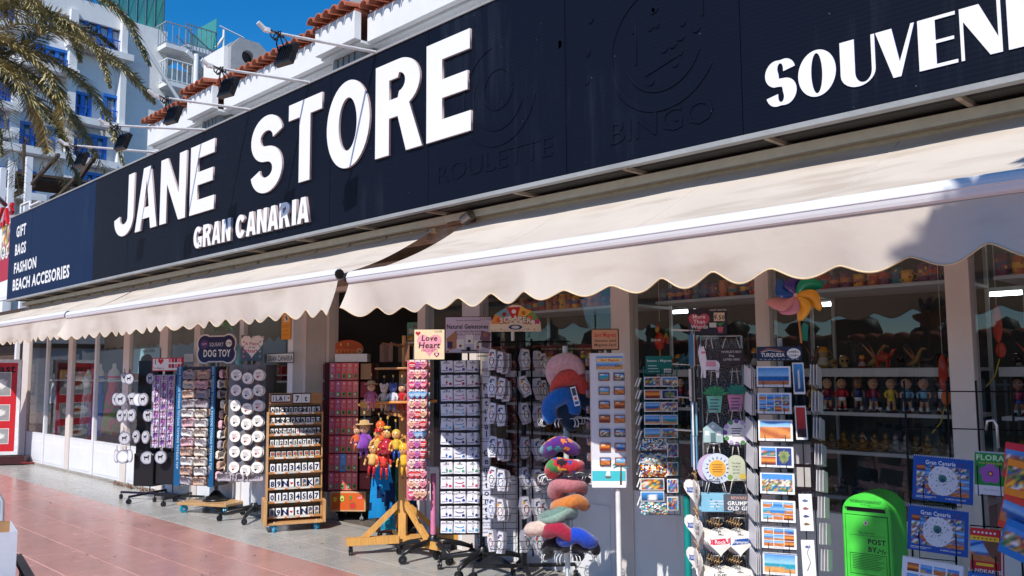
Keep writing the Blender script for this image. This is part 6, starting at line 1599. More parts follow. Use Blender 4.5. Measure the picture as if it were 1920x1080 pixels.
# ---- 10 : black wire rack of boxed bracelets (scraper header) ----
cD = crop(2.077, 900, 560)
X10, Y10 = -4.84, 4.88
fr, st_ = stand('wire_box_stand', X10, Y10, R(50), 'black wire spinner of hexagonal white boxes under a colourful scraper header')
cross_base(st_, .40, .40, BLK, BLK, .034, .11); pole(st_, .10, 1.86, .020, BLK)
wf = MB(); zt, zb = 1.84, .30
for (xa, xb, y) in ((-.36,-.05,-.10),(.06,.36,-.10),(-.36,-.05,.16),(.06,.36,.16)):
    wire_panel(wf, xa, xb, zb, zt, y, 3, 14, .0026)
for x in (-.055,.055): wf.rod((x,-.11,.2),(x,-.11,zt+.02), .008, BLK, 5)
wf.rod((-.36,-.10,zt),(.36,-.10,zt), .005, BLK, 5); wf.build('wire_frame', 'metal', st_)
def hexbox(k):
    m_ = MB(); q_ = random.Random(k); s = .062
    P = [(-s*.45,-s*1.35),(s*.55,-s*1.25),(s*.75,-s*.2),(s*.55,s*1.25),(-s*.35,s*1.35),(-s*.75,s*.1)]
    m_.prism(P, -.035, .0, c(210,210,216), c(140,138,152), bev=.002)
    cc = [c(60,60,75), c(90,120,180), c(150,60,60), c(70,70,80)][k%4]
    m_.disc(s*.02, -s*.15, s*.50, -.0354, c(236,236,238), 14, s*.72); pts = [(s*.02+s*.34*math.cos(t*.5236), -.037, -s*.2+s*.5*math.sin(t*.5236)) for t in range(13)]; m_.tube(pts, .0032, cc, 5); m_.quad(-s*.25,s*.35,s*.75,s*.95,-.0356,c(90,90,110))
    m_.quad(-s*.1,s*.4,-s*1.0,-s*.85,-.0356,c(150,150,165)); m_.disc(-s*.2,s*.6,s*.2,-.0356,[c(200,60,70), c(60,100,160), c(230,170,60), c(90,70,120)][k%4],10); m_.quad(s*.48,s*.53,-s*.8,s*.7,-.0357,c(120,120,150))
    return m_.mesh('gift_box', 'print')
HB = [hexbox(k) for k in range(4)]
q10 = random.Random(10)
RB = [250, 355, 460, 590, 710, 825, 955]
for ri, y in enumerate(RB):
    for gi, xs_ in enumerate(((62, 95), (175, 225))):
        for k, x in enumerate(xs_ + ((( xs_[1]+18 if gi == 0 else xs_[1]+22),) if ri in (0,1,3,4,5) else ())):
            u, z = fr.loc(*cD(x-6, y-12+8*k), -.15-.02*k)
            big = 1
            o = place('gift_box', HB[(ri+k+gi)%4], fr, u, -.13-.03*(k%2), z, 'white hexagonal bracelet box, %s row, %s half of the wire rack, %s' % (ORD[ri], 'left' if gi == 0 else 'right', ['first','second','third'][k]), 'gift box', 'boxes on the black wire rack', q10.uniform(-.95,-.5) if gi == 0 else q10.uniform(.3,.9), q10.uniform(-.15,.1), q10.uniform(-.35,.05) if gi else q10.uniform(-.12,.15))
bk_ = MB()
for ri, y in enumerate(RB):
    for gi, xs_ in enumerate(((40, 118), (150, 250))):
        u0_, z = fr.loc(*cD(xs_[0], y+20), -.2); u1_, _ = fr.loc(*cD(xs_[1], y+20), -.2)
        for zz in (0, .06): bk_.tube([(u0_,-.10,z+zz),(u0_,-.22,z+zz),(u1_,-.22,z+zz),(u1_,-.10,z+zz)], .0024, BLK, 4)
bk_.build('basket_wire', 'metal', st_)['kind'] = 'stuff'
s0 = fr.loc(*cD(37,28), -.03); s1 = fr.loc(*cD(238,128), -.03); mx_ = (s0[0]+s1[0])/2; zz0 = s1[1]; hw = (s1[0]-s0[0])/2; hh = s0[1]-s1[1]
hd = MB(); P = [(mx_-hw,zz0),(mx_+hw,zz0),(mx_+hw*.98,zz0+hh*.35),(mx_+hw*.72,zz0+hh*.72),(mx_+hw*.42,zz0+hh*.86),(mx_+hw*.2,zz0+hh*1.02),(mx_-hw*.12,zz0+hh*1.04),(mx_-hw*.35,zz0+hh*.9),(mx_-hw*.7,zz0+hh*.72),(mx_-hw*.98,zz0+hh*.34)]
hd.prism(P, -.035, -.022, c(235,225,205))
for k, (a, b2, cc) in enumerate([(180,146,c(225,150,70)),(146,112,c(110,165,190)),(112,78,c(200,40,55)),(78,46,c(235,185,80)),(46,16,c(110,160,80)),(16,0,c(190,60,120))]):
    hd.poly([(mx_+hw*.34*math.cos(R(a)), zz0+hh*.30+hh*.24*math.sin(R(a))), (mx_+hw*.95*math.cos(R(a)), zz0+hh*.30+hh*.68*math.sin(R(a))), (mx_+hw*.95*math.cos(R(b2)), zz0+hh*.30+hh*.68*math.sin(R(b2))), (mx_+hw*.34*math.cos(R(b2)), zz0+hh*.30+hh*.24*math.sin(R(b2)))], -.0355, cc)
    am = R((a+b2)/2); hd.disc(mx_+hw*.68*math.cos(am), zz0+hh*.30+hh*.48*math.sin(am), hw*.09, -.036, [c(210,90,40), c(150,30,30), WHITE, c(200,110,50), c(230,90,60), WHITE][k], 8)
for k, ch2_ in enumerate('SCRAPER'): hd.text(ch2_, mx_+hw*(-.54+.18*k), zz0+hh*(.42+.10*(1-abs(k-3)/3)), -.0366, hh*.24, c(150,70,50), .05); hd.text(ch2_, mx_+hw*(-.545+.18*k), zz0+hh*(.43+.10*(1-abs(k-3)/3)), -.0372, hh*.21, WHITE, .03)
hd.disc(mx_, zz0+hh*.17, hw*.32, -.0375, WHITE, 18, hh*.13); hd.disc(mx_, zz0+hh*.17, hw*.27, -.038, c(40,60,120), 18, hh*.10); hd.disc(mx_, zz0+hh*.17, hw*.16, -.0385, c(215,220,225), 14, hh*.06)
for k in range(36): hd.disc(mx_+hw*q10.uniform(-.95,.95), zz0+hh*q10.uniform(.02,.13), hw*.018, -.0362 if True else 0, q10.choice([RED, c(240,190,60), c(60,130,60), c(60,100,180)]), 5)
hd.rod((mx_-.02,-.02,zt),(mx_-.02,-.02,zz0), .014, WHITE, 8); hd.build('header_sign', 'print', st_)

# ---- 11 : neck pillow stand -------------------------------------
X11, Y11 = -4.05, 4.50
fr, st_ = stand('pillow_stand', X11, Y11, R(42), 'white hook stand stacked with coloured travel neck pillows')
pole(st_, .1, 1.78, .019, c(205,215,215)); star_base(st_, 5, .3, WH, .2)
def hook_ring(z, n=9, r=.19, name='hook_ring'):
    m_ = MB(); m_.tube([(.06*math.cos(t*.7854), .06*math.sin(t*.7854), z) for t in range(9)], .004, WH, 5)
    for k in range(n):
        a = 2*math.pi*k/n+.2; ca, sa = math.cos(a), math.sin(a)
        for da in (-.06,.06):
            c2, s2 = math.cos(a+da), math.sin(a+da)
            m_.tube([(.03*ca,.03*sa,z), (r*.8*c2, r*.8*s2, z+.01), (r*c2, r*s2, z), (r*1.06*c2, r*1.06*s2, z-.02), (r*1.0*c2, r*1.0*s2, z-.045), (r*.88*c2, r*.88*s2, z-.04)], .0035, WH, 5)
    m_.build(name, 'paint', st_)
for y in (468, 690, 985): hook_ring(fr.loc(*cD(335,y), 0)[1])
def pillow(cc, c2=None, seed=0, tag_c=None, L=.106, fat=.062, tail=True):
    """a horseshoe cushion: thick tube bent round, plump in the middle of each side"""
    m_ = MB(); pts = []; rs = []; NK = 66 if isinstance(c2, list) else 22
    for k in range(NK+1):
        t = k/NK; a = R(-62 + (360-116)*t); pts.append((L*.82*math.cos(a), L*.95*math.sin(a), .0+.01*math.sin(3*a+seed))); rs.append(fat*(.35+.65*math.sin(math.pi*(.06+.88*t))**.45))
    n = 26 if isinstance(c2, list) else 12; P = [Vector(p) for p in pts]; rings = []
    for i, p in enumerate(P):
        d = (P[min(i+1,NK)]-P[max(i-1,0)]).normalized(); b_ = d.cross(Vector((0,0,1))).normalized()
        rings.append([p + b_*math.cos(2*math.pi*k/n)*rs[i] + Vector((0,0,1))*math.sin(2*math.pi*k/n)*rs[i]*.82 for k in range(n)])
    v = [x for r_ in rings for x in r_]; f = []; cs = []; q_ = random.Random(seed)
    NS = 66 if isinstance(c2, list) else 22
    bl = [(q_.uniform(0,NS), q_.uniform(0,n), q_.randrange(len(c2)), q_.uniform(1.2,2.6)) for _ in range(60)] if isinstance(c2, list) else []
    def blob(i, k):
        for (bi_, bk_2, ci, br) in bl:
            if math.hypot((i-bi_)*.6, min(abs(k-bk_2), n-abs(k-bk_2))) < br: return ci
        return 0
    for i in range(NS):
        for k in range(n):
            f.append((i*n+k, i*n+(k+1)%n, (i+1)*n+(k+1)%n, (i+1)*n+k))
            cs.append(cc if not c2 else (c2[blob(i,k)] if isinstance(c2, list) else (c2 if k >= n//2 else cc)))
    f += [tuple(range(n))[::-1], tuple(NK*n+k for k in range(n))]; cs += [cc, cc]
    m_.add(v, f, cs, smooth=True)
    if tail: m_.box(-.012,.012, L*.95+.02, L*.95+fat+.025,-.008,.006, mix(cc, BLACK, .15)) if False else m_.cb(pts[3][0]+.02, pts[3][1]-.03, -.01, .03,.04,.012, mix(cc, WHITE, .1))
    m_.tube([(p[0]*1.0, p[1], p[2]-rs[i]*.80) for i, p in enumerate(pts)], .002, mix(cc, BLACK, .3), 4)
    return m_
HEX2 = [c(90,40,130), c(60,30,110), c(110,60,160), c(60,150,160), c(220,130,60)]
TROP = [c(200,40,50), c(60,140,60), c(30,70,170), c(235,180,50), c(235,235,235), c(40,30,40)]
PIL = [((338,295), -.05, dict(cc=c(205,165,170)), (62,8,-10), 'dusty pink neck pillow at the very top of the hook stand'),
       ((352,358), -.03, dict(cc=c(205,75,65)), (70,-6,14), 'coral red neck pillow with a hanging tag, second on the hook stand'),
       ((318,432), -.05, dict(cc=c(25,105,190)), (68,-14,20), 'bright blue neck pillow below the coral one'),
       ((378,440), .02, dict(cc=c(20,50,75)), (75,20,10), 'dark navy neck pillow beside the bright blue one'),
       ((315,592), -.06, dict(cc=c(75,35,120), c2=HEX2), (14,-6,10), 'purple patterned neck pillow on the middle hooks'),
       ((335,665), -.08, dict(cc=c(200,60,50), c2=TROP), (10,6,-5), 'tropical patterned neck pillow with parrots colours, under the purple one'),
       ((345,752), -.03, dict(cc=c(190,120,125)), (26,0,0), 'rose pink neck pillow above the orange one'),
       ((358,815), -.07, dict(cc=c(205,125,60)), (14,14,-14), 'orange neck pillow with loop tag, low on the hook stand'),
       ((305,850), -.09, dict(cc=c(110,140,130), c2=c(150,180,165)), (12,10,20), 'sage green neck pillow between the orange and red ones'),
       ((250,885), -.04, dict(cc=c(220,195,180)), (12,8,40), 'cream neck pillow sticking out at the left below the green one'),
       ((312,918), -.10, dict(cc=c(165,35,65)), (12,-14,-6), 'raspberry red neck pillow with loop tag near the bottom hooks'),
       ((378,945), -.10, dict(cc=c(25,70,190)), (12,-16,18), 'royal blue neck pillow beside the raspberry one'),
       ((298,980), -.02, dict(cc=c(28,26,32), L=.075, fat=.045), (35,0,0), 'black neck pillow at the bottom left of the hooks'),
       ((415,985), -.03, dict(cc=c(30,26,38), L=.075, fat=.045), (35,0,0), 'black neck pillow at the bottom right of the hooks')]
for k, ((x, y), yy, kw, (rx_, ry_, rz_), lb) in enumerate(PIL):
    u, z = fr.loc(*cD(x, y), yy-.06); kw['seed'] = k
    o = pillow(**kw).build('neck_pillow', 'plush', None, fr.w(u, yy-.06, z)); o.rotation_euler = (R(rx_+12 if rx_ < 40 else rx_*1.05), R(ry_), fr.yaw+R(rz_)+math.pi)
    tag(o, lb, 'neck pillow', 'neck pillows on the hook stand')
tg = MB(); tg.box(-.018,.018,-.001,0,-.10,.03, c(228,225,222)); tg.quad(-.013,.013,-.03,.02,-.0015,c(60,60,80)); tg.quad(-.013,.013,-.09,-.07,-.0015,c(40,90,150)); tg.disc(0,-.05,.010,-.0015,c(200,70,60),8)
u, z = fr.loc(*cD(365,360), -.22); tag(tg.build('swing_tag', 'print', None, fr.w(u,-.24,z), (R(-8), R(-14), fr.yaw)), 'white printed swing tag hanging from the coral neck pillow', 'tag')

# ---- 12 : sand magnets, white panel -----------------------------
X12, Y12 = -3.62, 4.52
fr, st_ = stand('sand_magnet_stand', X12, Y12, R(41), 'white panel stand of framed sand magnets with a palm beach print, on a white pole')
pole(st_, .1, .84, .017, WH); star_base(st_, 5, .3, WH, .5)
p0_ = fr.loc(*cD(428,212), -.04); p1_ = fr.loc(*cD(570,738), -.04); a0, a1, z1, z0 = p0_[0], p1_[0], p0_[1], p1_[1]; W_ = a1-a0; mx_ = (a0+a1)/2
pn = MB(); pn.bbox(a0,a1,-.04,-.028,z0,z1, c(215,215,222), .003); pn.quad(a0+.004,a1-.004,z0+.005,z0+.18,-.0403,c(235,235,235)); pn.quad(a0+.004,a1-.004,z0+.045,z0+.11,-.0406,c(70,190,200)); pn.quad(a0+.004,a1-.004,z0+.005,z0+.035,-.0405,c(240,240,238))
pn.disc(a0+W_*.33, z0+.155, .017, -.0408, c(240,170,60), 12); pn.poly([(a0+W_*.40,z0+.08),(a0+W_*.55,z0+.08),(a0+W_*.50,z0+.15)], -.041, WHITE); pn.poly([(a0+W_*.38,z0+.075),(a0+W_*.58,z0+.075),(a0+W_*.54,z0+.062),(a0+W_*.42,z0+.062)], -.0412, c(120,90,70))
tx_ = a0+W_*.84; pn.poly([(tx_-.006,z0+.02),(tx_+.008,z0+.02),(tx_+.008,z0+.14),(tx_,z0+.14)], -.041, c(90,60,45))
for a in (-10,35,80,120,165,200,-35): pn.poly([(tx_,z0+.145),(tx_+.045*math.cos(R(a-8)),z0+.145+.035*math.sin(R(a-8))),(tx_+.052*math.cos(R(a+8)),z0+.14+.035*math.sin(R(a+8)))], -.0414, c(60,150,160))
pn.box(a0-.003,a0+.002,-.0401,.08,z0+.02,z1, c(200,200,208)); pn.box(a1-.002,a1+.003,-.0401,.08,z0+.02,z1, c(200,200,208)); pn.build('panel', 'plastic', st_)
hp = MB(); hh0, hh1 = fr.loc(*cD(500,225), -.045)[1], fr.loc(*cD(500,275), -.045)[1]; hp.pic(a0+W_*.18,a1-W_*.04,hh1,hh0,-.0455,'beach',8,10,6); hp.quad(a0+W_*.2,a1-W_*.06,hh0-.035,hh0-.012,-.046,c(240,205,120)); hp.text('Sand Magnets', mx_+.02, hh0-.023, -.0463, .015, RED, .02); hp.text('2.50€', a1-.04, hh1+.022, -.0463, .012, BLACK, .01); hp.build('header', 'print', st_)
q12 = random.Random(12)
for i, j, u, z in grid(fr, -.05, cD(485,0)[0], cD(544,0)[0], cD(0,304)[1], cD(0,634)[1], 7, 2):
    m_ = MB(); fc = q12.choice([c(140,90,60), c(160,110,70), c(90,60,50), c(120,70,60)]); m_.bbox(-.036,.036,-.014,0,-.026,.026, fc, .003); m_.pic(-.030,.030,-.020,.020,-.0146, q12.choice(['beach','town','beach','dunes','sunset']), i*2+j+40, 7, 5); m_.quad(-.024,.0,.010,.017,-.015,c(230,220,200))
    place('sand_magnet', m_.mesh('sand_magnet', 'print'), fr, u, -.041, z, 'framed sand picture magnet, %s row, %s column of the white panel' % (ORD[i], COLS[2][j]), 'magnet', 'framed magnets on the white panel')
fsd = fr.side(-1)
for i in range(7):
    m_ = MB(); m_.bbox(-.03,.03,-.014,0,-.026,.026, c(130,85,60), .003); m_.pic(-.024,.024,-.020,.020,-.0146,'town',i+70,4,4)
    zz = fr.loc(*cD(430, 235+62*i), -.04)[1]
    place('sand_magnet', m_.mesh('sand_magnet', 'print'), fsd, .0, a0-.01, zz-.02, 'framed magnet on the left side of the white panel, %s row' % ORD[i], 'magnet', 'magnets on the left edge of the white panel', .2)
s0 = fr.loc(*cD(432,118), .0); s1 = fr.loc(*cD(542,200), .0); hd = MB(); hd.bbox(s0[0],s1[0],-.02,-.008,s1[1],s0[1], c(60,35,30), .006); hd.bbox(s0[0]+.006,s1[0]-.006,-.024,-.0201,s1[1]+.006,s0[1]-.006, c(195,145,110), .004); ms = (s0[0]+s1[0])/2; hs_ = s0[1]-s1[1]
hd.text('Sand Magnets', ms, s0[1]-hs_*.28, -.0246, hs_*.2, c(190,40,40), .02, shear=.2, mw=(s1[0]-s0[0])*.8); hd.text('Genuine sand', ms, s0[1]-hs_*.55, -.0246, hs_*.13, c(50,35,30), .01); hd.text('Magnets Sand', ms, s0[1]-hs_*.75, -.0246, hs_*.13, c(50,35,30), .01); hd.rod((ms,-.01,z1-.03),(ms,-.01,s1[1]),.008,WH); hd.build('sign_board', 'print', st_)

# ---- 13 : teal magnet rack --------------------------------------
cE = crop(1.863, 1150, 500)
X13, Y13 = -3.28, 4.80
fr, st_ = stand('teal_magnet_rack', X13, Y13, R(46), 'teal wire spinner of picture magnets and bagged magnets on a teal pole')
TL = c(10,140,135); TLD = c(15,80,85)
pole(st_, .1, .80, .022, TL); star_base(st_, 5, .3, BLK, .9)
q13 = random.Random(13)
wf = MB(); u0_, z1 = fr.loc(*cE(108,375), -.10); u1_, z0 = fr.loc(*cE(236,868), -.10)
wire_panel(wf, u0_, u1_, z0, z1+.02, -.08, 6, 30, .0017, TLD); wire_panel(wf, u0_, u1_, z0, z1+.02, .10, 6, 12, .0017, TLD)
for x in (u0_, u1_): wf.rod((x,-.08,z0),(x,-.08,z1+.05), .004, TL, 5)
wf.build('wire_frame', 'metal', st_)
s0 = fr.loc(*cE(112,312), -.05); s1 = fr.loc(*cE(208,375), -.05); hd = MB(); hd.bbox(s0[0],s1[0],-.06,-.05,s1[1],s0[1], c(20,110,105), .003); hd.text('Imanes - Magnets', (s0[0]+s1[0])/2, s0[1]-.03, -.0605, .016, c(220,235,230), .01)
for k in range(3): hd.quad(s0[0]+.015,s0[0]+.09-.01*k,s1[1]+.015+.018*k,s1[1]+.021+.018*k,-.0605,c(170,210,205))
hd.quad(s1[0]-.06,s1[0]-.012,s1[1]+.01,s1[1]+.035,-.0605,WHITE); hd.text('2.50', s1[0]-.036, s1[1]+.0225, -.061, .014, BLACK, .01); hd.build('header_sign', 'print', st_)
def magnet_me(kind, seed, w_, h_, bag=False):
    m_ = MB(); m_.bbox(-w_/2,w_/2,-.008,0,-h_/2,h_/2, WHITE, .0015); m_.pic(-w_/2+.005,w_/2-.005,-h_/2+.005,h_/2-.005,-.0086,kind,seed,8,6)
    return m_
yrow = [402, 447, 490, 535, 582, 622, 672, 714, 762, 804, 845]
for i, y in enumerate(yrow):
    for j, x in enumerate((138, 198)):
        if j == 1 and i > 4: continue
        u, z = fr.loc(*cE(x, y), -.12)
        if i in (5,6,7,10) and j == 0:
            m_ = MB(); v = []; f = []; cs = []; nx, nz = 18, 10; P = [TEAL, WHITE, SEA, c(170,80,70), c(205,180,110), c(120,160,130), c(60,70,90), WHITE, c(150,185,190)] if i != 7 else [c(210,80,40), c(235,180,60), c(120,60,40), WHITE, c(60,60,90)]
            for b_ in range(nz+1):
                for a_ in range(nx+1): v.append(((a_/nx-.5)*.17, -.012-.018*math.sin(math.pi*a_/nx)*math.sin(math.pi*b_/nz)+q13.uniform(-.002,.002), (b_/nz-.5)*.075+q13.uniform(-.001,.001)))
            for b_ in range(nz):
                for a_ in range(nx): k_ = b_*(nx+1)+a_; f.append((k_,k_+1,k_+nx+2,k_+nx+1)); cs.append(q13.choice(P))
            m_.add(v, f, cs); m_.box(-.08,.08,-.010,0,-.035,.035,c(200,205,205))
            place('bagged_magnets', m_.mesh('bagged_magnets', 'gloss'), fr, u+.01, -.10, z, 'clear bag of mixed colourful magnets, %s row of the teal rack' % ORD[i], 'magnet bag', 'bagged magnets on the teal rack')
        else:
            kd = ['mosaic','sunset','beach','beach','beach','town','town','misc','misc','tower','mosaic'][i] if j == 0 else ['town','island','mosaic','beach','town'][i]
            wd = .105 if i < 8 else .15
            place('picture_magnet', magnet_me(kd, i*3+j, wd, .062 if i != 8 else .075).mesh('picture_magnet', 'print'), fr, u, -.10, z, 'picture magnet, %s row, %s column of the teal rack' % (ORD[i], COLS[2][j]), 'magnet', 'picture magnets on the teal rack', q13.uniform(-.05,.05), q13.uniform(-.15,0))
for i, y in enumerate((642, 706, 766, 828)):
    u, z = fr.loc(*cE(208, y), -.12); place('picture_magnet', magnet_me('mosaic', i+60, .07, .085).mesh('picture_magnet', 'print'), fr, u, -.11, z, 'upright collage magnet, %s from top in the lower right of the teal rack' % ORD[i], 'magnet', 'upright magnets on the teal rack', q13.uniform(-.08,.08))
fsd = fr.side(-1)
for i, y in enumerate((405,448,492,540,590,628,678,720,765,830)):
    z = fr.loc(*cE(100, y), -.1)[1]
    for k in range(2): place('picture_magnet', magnet_me('misc', i+80+k, .08, .06).mesh('picture_magnet', 'print'), fsd, .02-.11*k+.03, u0_-.02, z, 'magnet seen edge on, %s row, %s, left side of the teal rack' % (ORD[i], ['nearer','farther'][k]), 'magnet', 'edge on magnets of the teal rack', -.25, -.35)

# ---- 14 : hanging plaques rack ----------------------------------
X14, Y14 = -2.80, 4.50
fr, st_ = stand('plaque_rack', X14, Y14, R(38), 'patterned board rack of hanging wooden plaques and white hearts under a pink heart sign')
b0 = fr.loc(*cE(312,255), -.02); b1x = fr.loc(*cE(440,255), -.02)[0]; zt = b0[1]
m, nt, b = newmat('damask'); tc = N(nt, 'ShaderNodeTexCoord'); vo = N(nt, 'ShaderNodeTexVoronoi'); vo.inputs['Scale'].default_value = 85; vo.feature = 'DISTANCE_TO_EDGE'; nt.links.new(tc.outputs['Object'], vo.inputs['Vector'])
mk = N(nt, 'ShaderNodeMapRange'); mk.inputs['From Min'].default_value = .05; mk.inputs['From Max'].default_value = .13; nt.links.new(vo.outputs[0], mk.inputs[0]); mx = N(nt, 'ShaderNodeMix', data_type='RGBA'); mx.inputs['A'].default_value = (.24,.21,.22,1); mx.inputs['B'].default_value = (.012,.010,.012,1); nt.links.new(mk.outputs[0], mx.inputs['Factor']); nt.links.new(mx.outputs['Result'], b.inputs['Base Color']); b.inputs['Roughness'].default_value = .5; MATS['damask'] = m
MB().box(b0[0],b1x,-.02,.0,.22,zt,(.5,)*3).build('board', 'damask', st_)
wf = MB()
for x in (b0[0]-.012, b1x+.012): wf.rod((x,-.012,.12),(x,-.012,zt+.02), .009, STEEL, 6)
for x in (b0[0]-.012,): wf.rod((x,.10,.12),(x,.10,zt+.02), .009, STEEL, 6)
wf.rod((b0[0]-.012,-.012,zt+.02),(b1x+.012,-.012,zt+.02), .006, STEEL, 6); wf.build('frame_tube', 'metal', st_); cross_base(st_, .32, .3, BLK)
def bracket14(x0, x1, z): return MB().tube([(x0,-.02,z),(x0,-.16,z),(x0,-.17,z+.02),(x1,-.17,z+.02),(x1,-.16,z),(x1,-.02,z)], .0035, STEEL, 5)
hook_rows = [(255,(335,412)),(378,(352,425)),(512,(345,420)),(630,(352,425)),(755,(352,440)),(888,(365,440)),(1020,(365,440))]
for y, xs_ in hook_rows:
    for x in xs_:
        u, z = fr.loc(*cE(x, y), -.15); bracket14(u-.03, u+.03, z).build('hook', 'metal', st_)
def strings(m_, w_, h0, h1, cc=c(215,205,190)):
    for sx in (-1,1): m_.tube([(sx*w_,-.004,h0),(sx*w_*.6,-.004,h1)], .003, cc, 4)
def plaq(kind, seed=0):
    m_ = MB(); q_ = random.Random(seed)
    if kind == 'llama':
        P = [(-.05,.0),(-.045,.05),(-.055,.10),(-.06,.15),(-.055,.175),(-.05,.195),(-.045,.175),(-.03,.185),(-.025,.165),(-.02,.15),(-.015,.10),(.035,.10),(.05,.09),(.055,.07),(.05,.05),(.048,0),(.035,0),(.033,.045),(.0,.045),(-.02,.045),(-.022,0),(-.035,0),(-.036,.04),(-.042,.0)]
        m_.prism([(p[0]*1.05, p[1]-.17) for p in P], -.008, 0, c(235,225,228)); m_.quad(-.02,.035,-.105,-.075,-.0086,c(225,150,165)); m_.quad(-.045,-.02,-.03,-.018,-.0086,c(220,120,140)); strings(m_, .02, 0, .06)
    if kind == 'dark': m_.bbox(-.07,.07,-.008,0,-.095,.0, c(60,45,50), .003); [m_.text(t, 0, -.02-.022*k, -.0086, .012, c(220,210,205), .01) for k, t in enumerate(("WORLD'S BEST","Dog","LOVES HERE"))]; strings(m_, .05, 0, .06)
    if kind in ('plant', 'plant2'):
        pc = c(130,205,180) if kind == 'plant' else c(215,140,180); m_.prism([(-.045,-.06),(.045,-.06),(.032,-.155),(-.032,-.155)], -.008, 0, pc); [m_.quad(-.025,.025-.008*(k%2),-.085-.018*k,-.079-.018*k,-.0086,c(80,90,90)) for k in range(4)]
        for a in range(-70,80,23): m_.prism([(0,-.06),(.055*math.sin(R(a-10)),-.06+.05*math.cos(R(a-10))),(.08*math.sin(R(a)),-.06+.075*math.cos(R(a))*.8),(.055*math.sin(R(a+14)),-.06+.05*math.cos(R(a+14)))], -.010-.0004*(a+80), -.002, c(60,140,90) if kind == 'plant' else c(50,130,110))
        strings(m_, .02, .0, .09)
    if kind == 'house': m_.prism([(-.055,-.14),(.055,-.14),(.055,-.06),(0,-.02),(-.055,-.06)], -.009, 0, c(165,190,190)); m_.bbox(-.014,.014,-.013,-.0091,-.14,-.085, c(95,120,125), .001); m_.disc(0,-.05,.010,-.0096,WHITE,10); m_.quad(-.045,-.022,-.10,-.075,-.0096,WHITE); m_.quad(.022,.045,-.10,-.075,-.0096,WHITE); strings(m_, .035, -.03, .06)
    if kind == 'wreath':
        m_.prism([(.07*math.cos(2*math.pi*k/20)*(1+.10*(k%2)), -.08+.07*math.sin(2*math.pi*k/20)*(1+.10*(k%2))) for k in range(20)], -.008, 0, c(230,228,225))
        for k in range(12): a = k*.523; m_.disc(.065*math.cos(a), -.08+.065*math.sin(a), .014, -.0086-.0002*k, [c(110,80,150), c(90,140,90), c(190,170,210)][k%3], 7)
        [m_.quad(-.03+.004*(k%2),.03-.006*(k%3),-.06-.014*k,-.055-.014*k,-.0088,c(70,70,80)) for k in range(4)]; strings(m_, .03, -.02, .06)
    if kind == 'sun':
        m_.prism([(.085*math.cos(2*math.pi*k/26), -.08+.085*math.sin(2*math.pi*k/26)) for k in range(26)], -.008, 0, c(200,210,225)); m_.disc(0,-.08,.048,-.0086,c(235,170,60),18)
        for k in range(16): a = k*math.pi/8; m_.poly([(.054*math.cos(a-.08),-.08+.054*math.sin(a-.08)),(.054*math.cos(a+.08),-.08+.054*math.sin(a+.08)),(.070*math.cos(a),-.08+.070*math.sin(a))], -.0086, c(50,60,110))
        [m_.quad(-.03+.004*(k%2),.03-.005*(k%2),-.062-.013*k,-.058-.013*k,-.009,c(140,80,40)) for k in range(4)]; strings(m_, .02, 0, .05)
    if kind == 'disc': m_.prism([(.08*math.cos(2*math.pi*k/26), -.08+.08*math.sin(2*math.pi*k/26)) for k in range(26)], -.008, 0, c(190,170,200)); strings(m_, .02, 0, .05)
    if kind == 'arch': m_.prism([(-.05,-.15),(.05,-.15),(.05,-.06)]+[(.05*math.cos(R(a)), -.06+.055*math.sin(R(a))) for a in range(20,180,20)]+[(-.05,-.06)], -.008, 0, c(185,190,165)); [m_.text(t, 0, -.05-.018*k, -.0086, .010, c(70,70,60), .01) for k, t in enumerate(('The best','things in','life are','grown'))]; m_.disc(-.035,-.13,.016,-.0086,c(120,150,80),8); m_.disc(.035,-.125,.018,-.0086,c(210,180,70),8); strings(m_, .02, -.01, .05)
    if kind == 'blue': m_.bbox(-.09,.09,-.009,0,-.10,0, c(130,185,210), .003); m_.poly([(-.02,-.0),(.085,-.0),(.085,-.045)], -.0092, c(138,190,212)); [m_.disc(-.08+.16*q_.random(),-.09+.08*q_.random(),.004,-.0096,c(50,90,120),6) for k in range(14)]; [m_.quad(-.04,.045-.01*k,-.04-.016*k,-.036-.016*k,-.0096,WHITE) for k in range(3)]; strings(m_, .055, 0, .09, c(225,220,215))
    if kind == 'grumpy': m_.bbox(-.085,.085,-.009,0,-.095,0, c(85,90,100), .003); m_.text('BEWARE', 0, -.02, -.0096, .016, c(200,150,130), .02); m_.text('GRUMPY', 0, -.050, -.0096, .022, WHITE, .03); m_.text('OLD GIT', 0, -.078, -.0096, .022, WHITE, .03); strings(m_, .05, 0, .09)
    if kind == 'heart' or kind == 'heart2' or kind == 'heart3':
        m_.prism(heart(0,-.085,.085,22), -.007, 0, c(232,228,220), c(205,198,188)); rc = c(215,40,80) if kind == 'heart' else c(30,80,160)
        if kind != 'heart3':
            m_.poly([(-.045,-.075),(.045,-.065),(.045,-.095),(-.045,-.105)], -.0076, rc); m_.poly([(-.058,-.07),(-.046,-.078),(-.046,-.10),(-.058,-.105),(-.052,-.088)], -.0077, rc); m_.poly([(.058,-.06),(.046,-.068),(.046,-.09),(.058,-.095),(.052,-.078)], -.0077, rc)
            m_.text('Rock' if kind == 'heart' else 'Olympian', 0, -.086, -.0082, .020 if kind == 'heart' else .015, WHITE, .02)
        else: m_.text('LIVE', 0, -.07, -.0082, .026, c(40,70,60), .02); m_.text('LOVE', 0, -.10, -.0082, .018, c(40,70,60), .02)
        m_.quad(-.015,.02,-.05,-.046,-.0076,c(110,110,110)); m_.tube([(0,-.004,-.02),(-.01,-.004,.02),(0,-.004,.04)], .0025, c(170,130,80), 4)
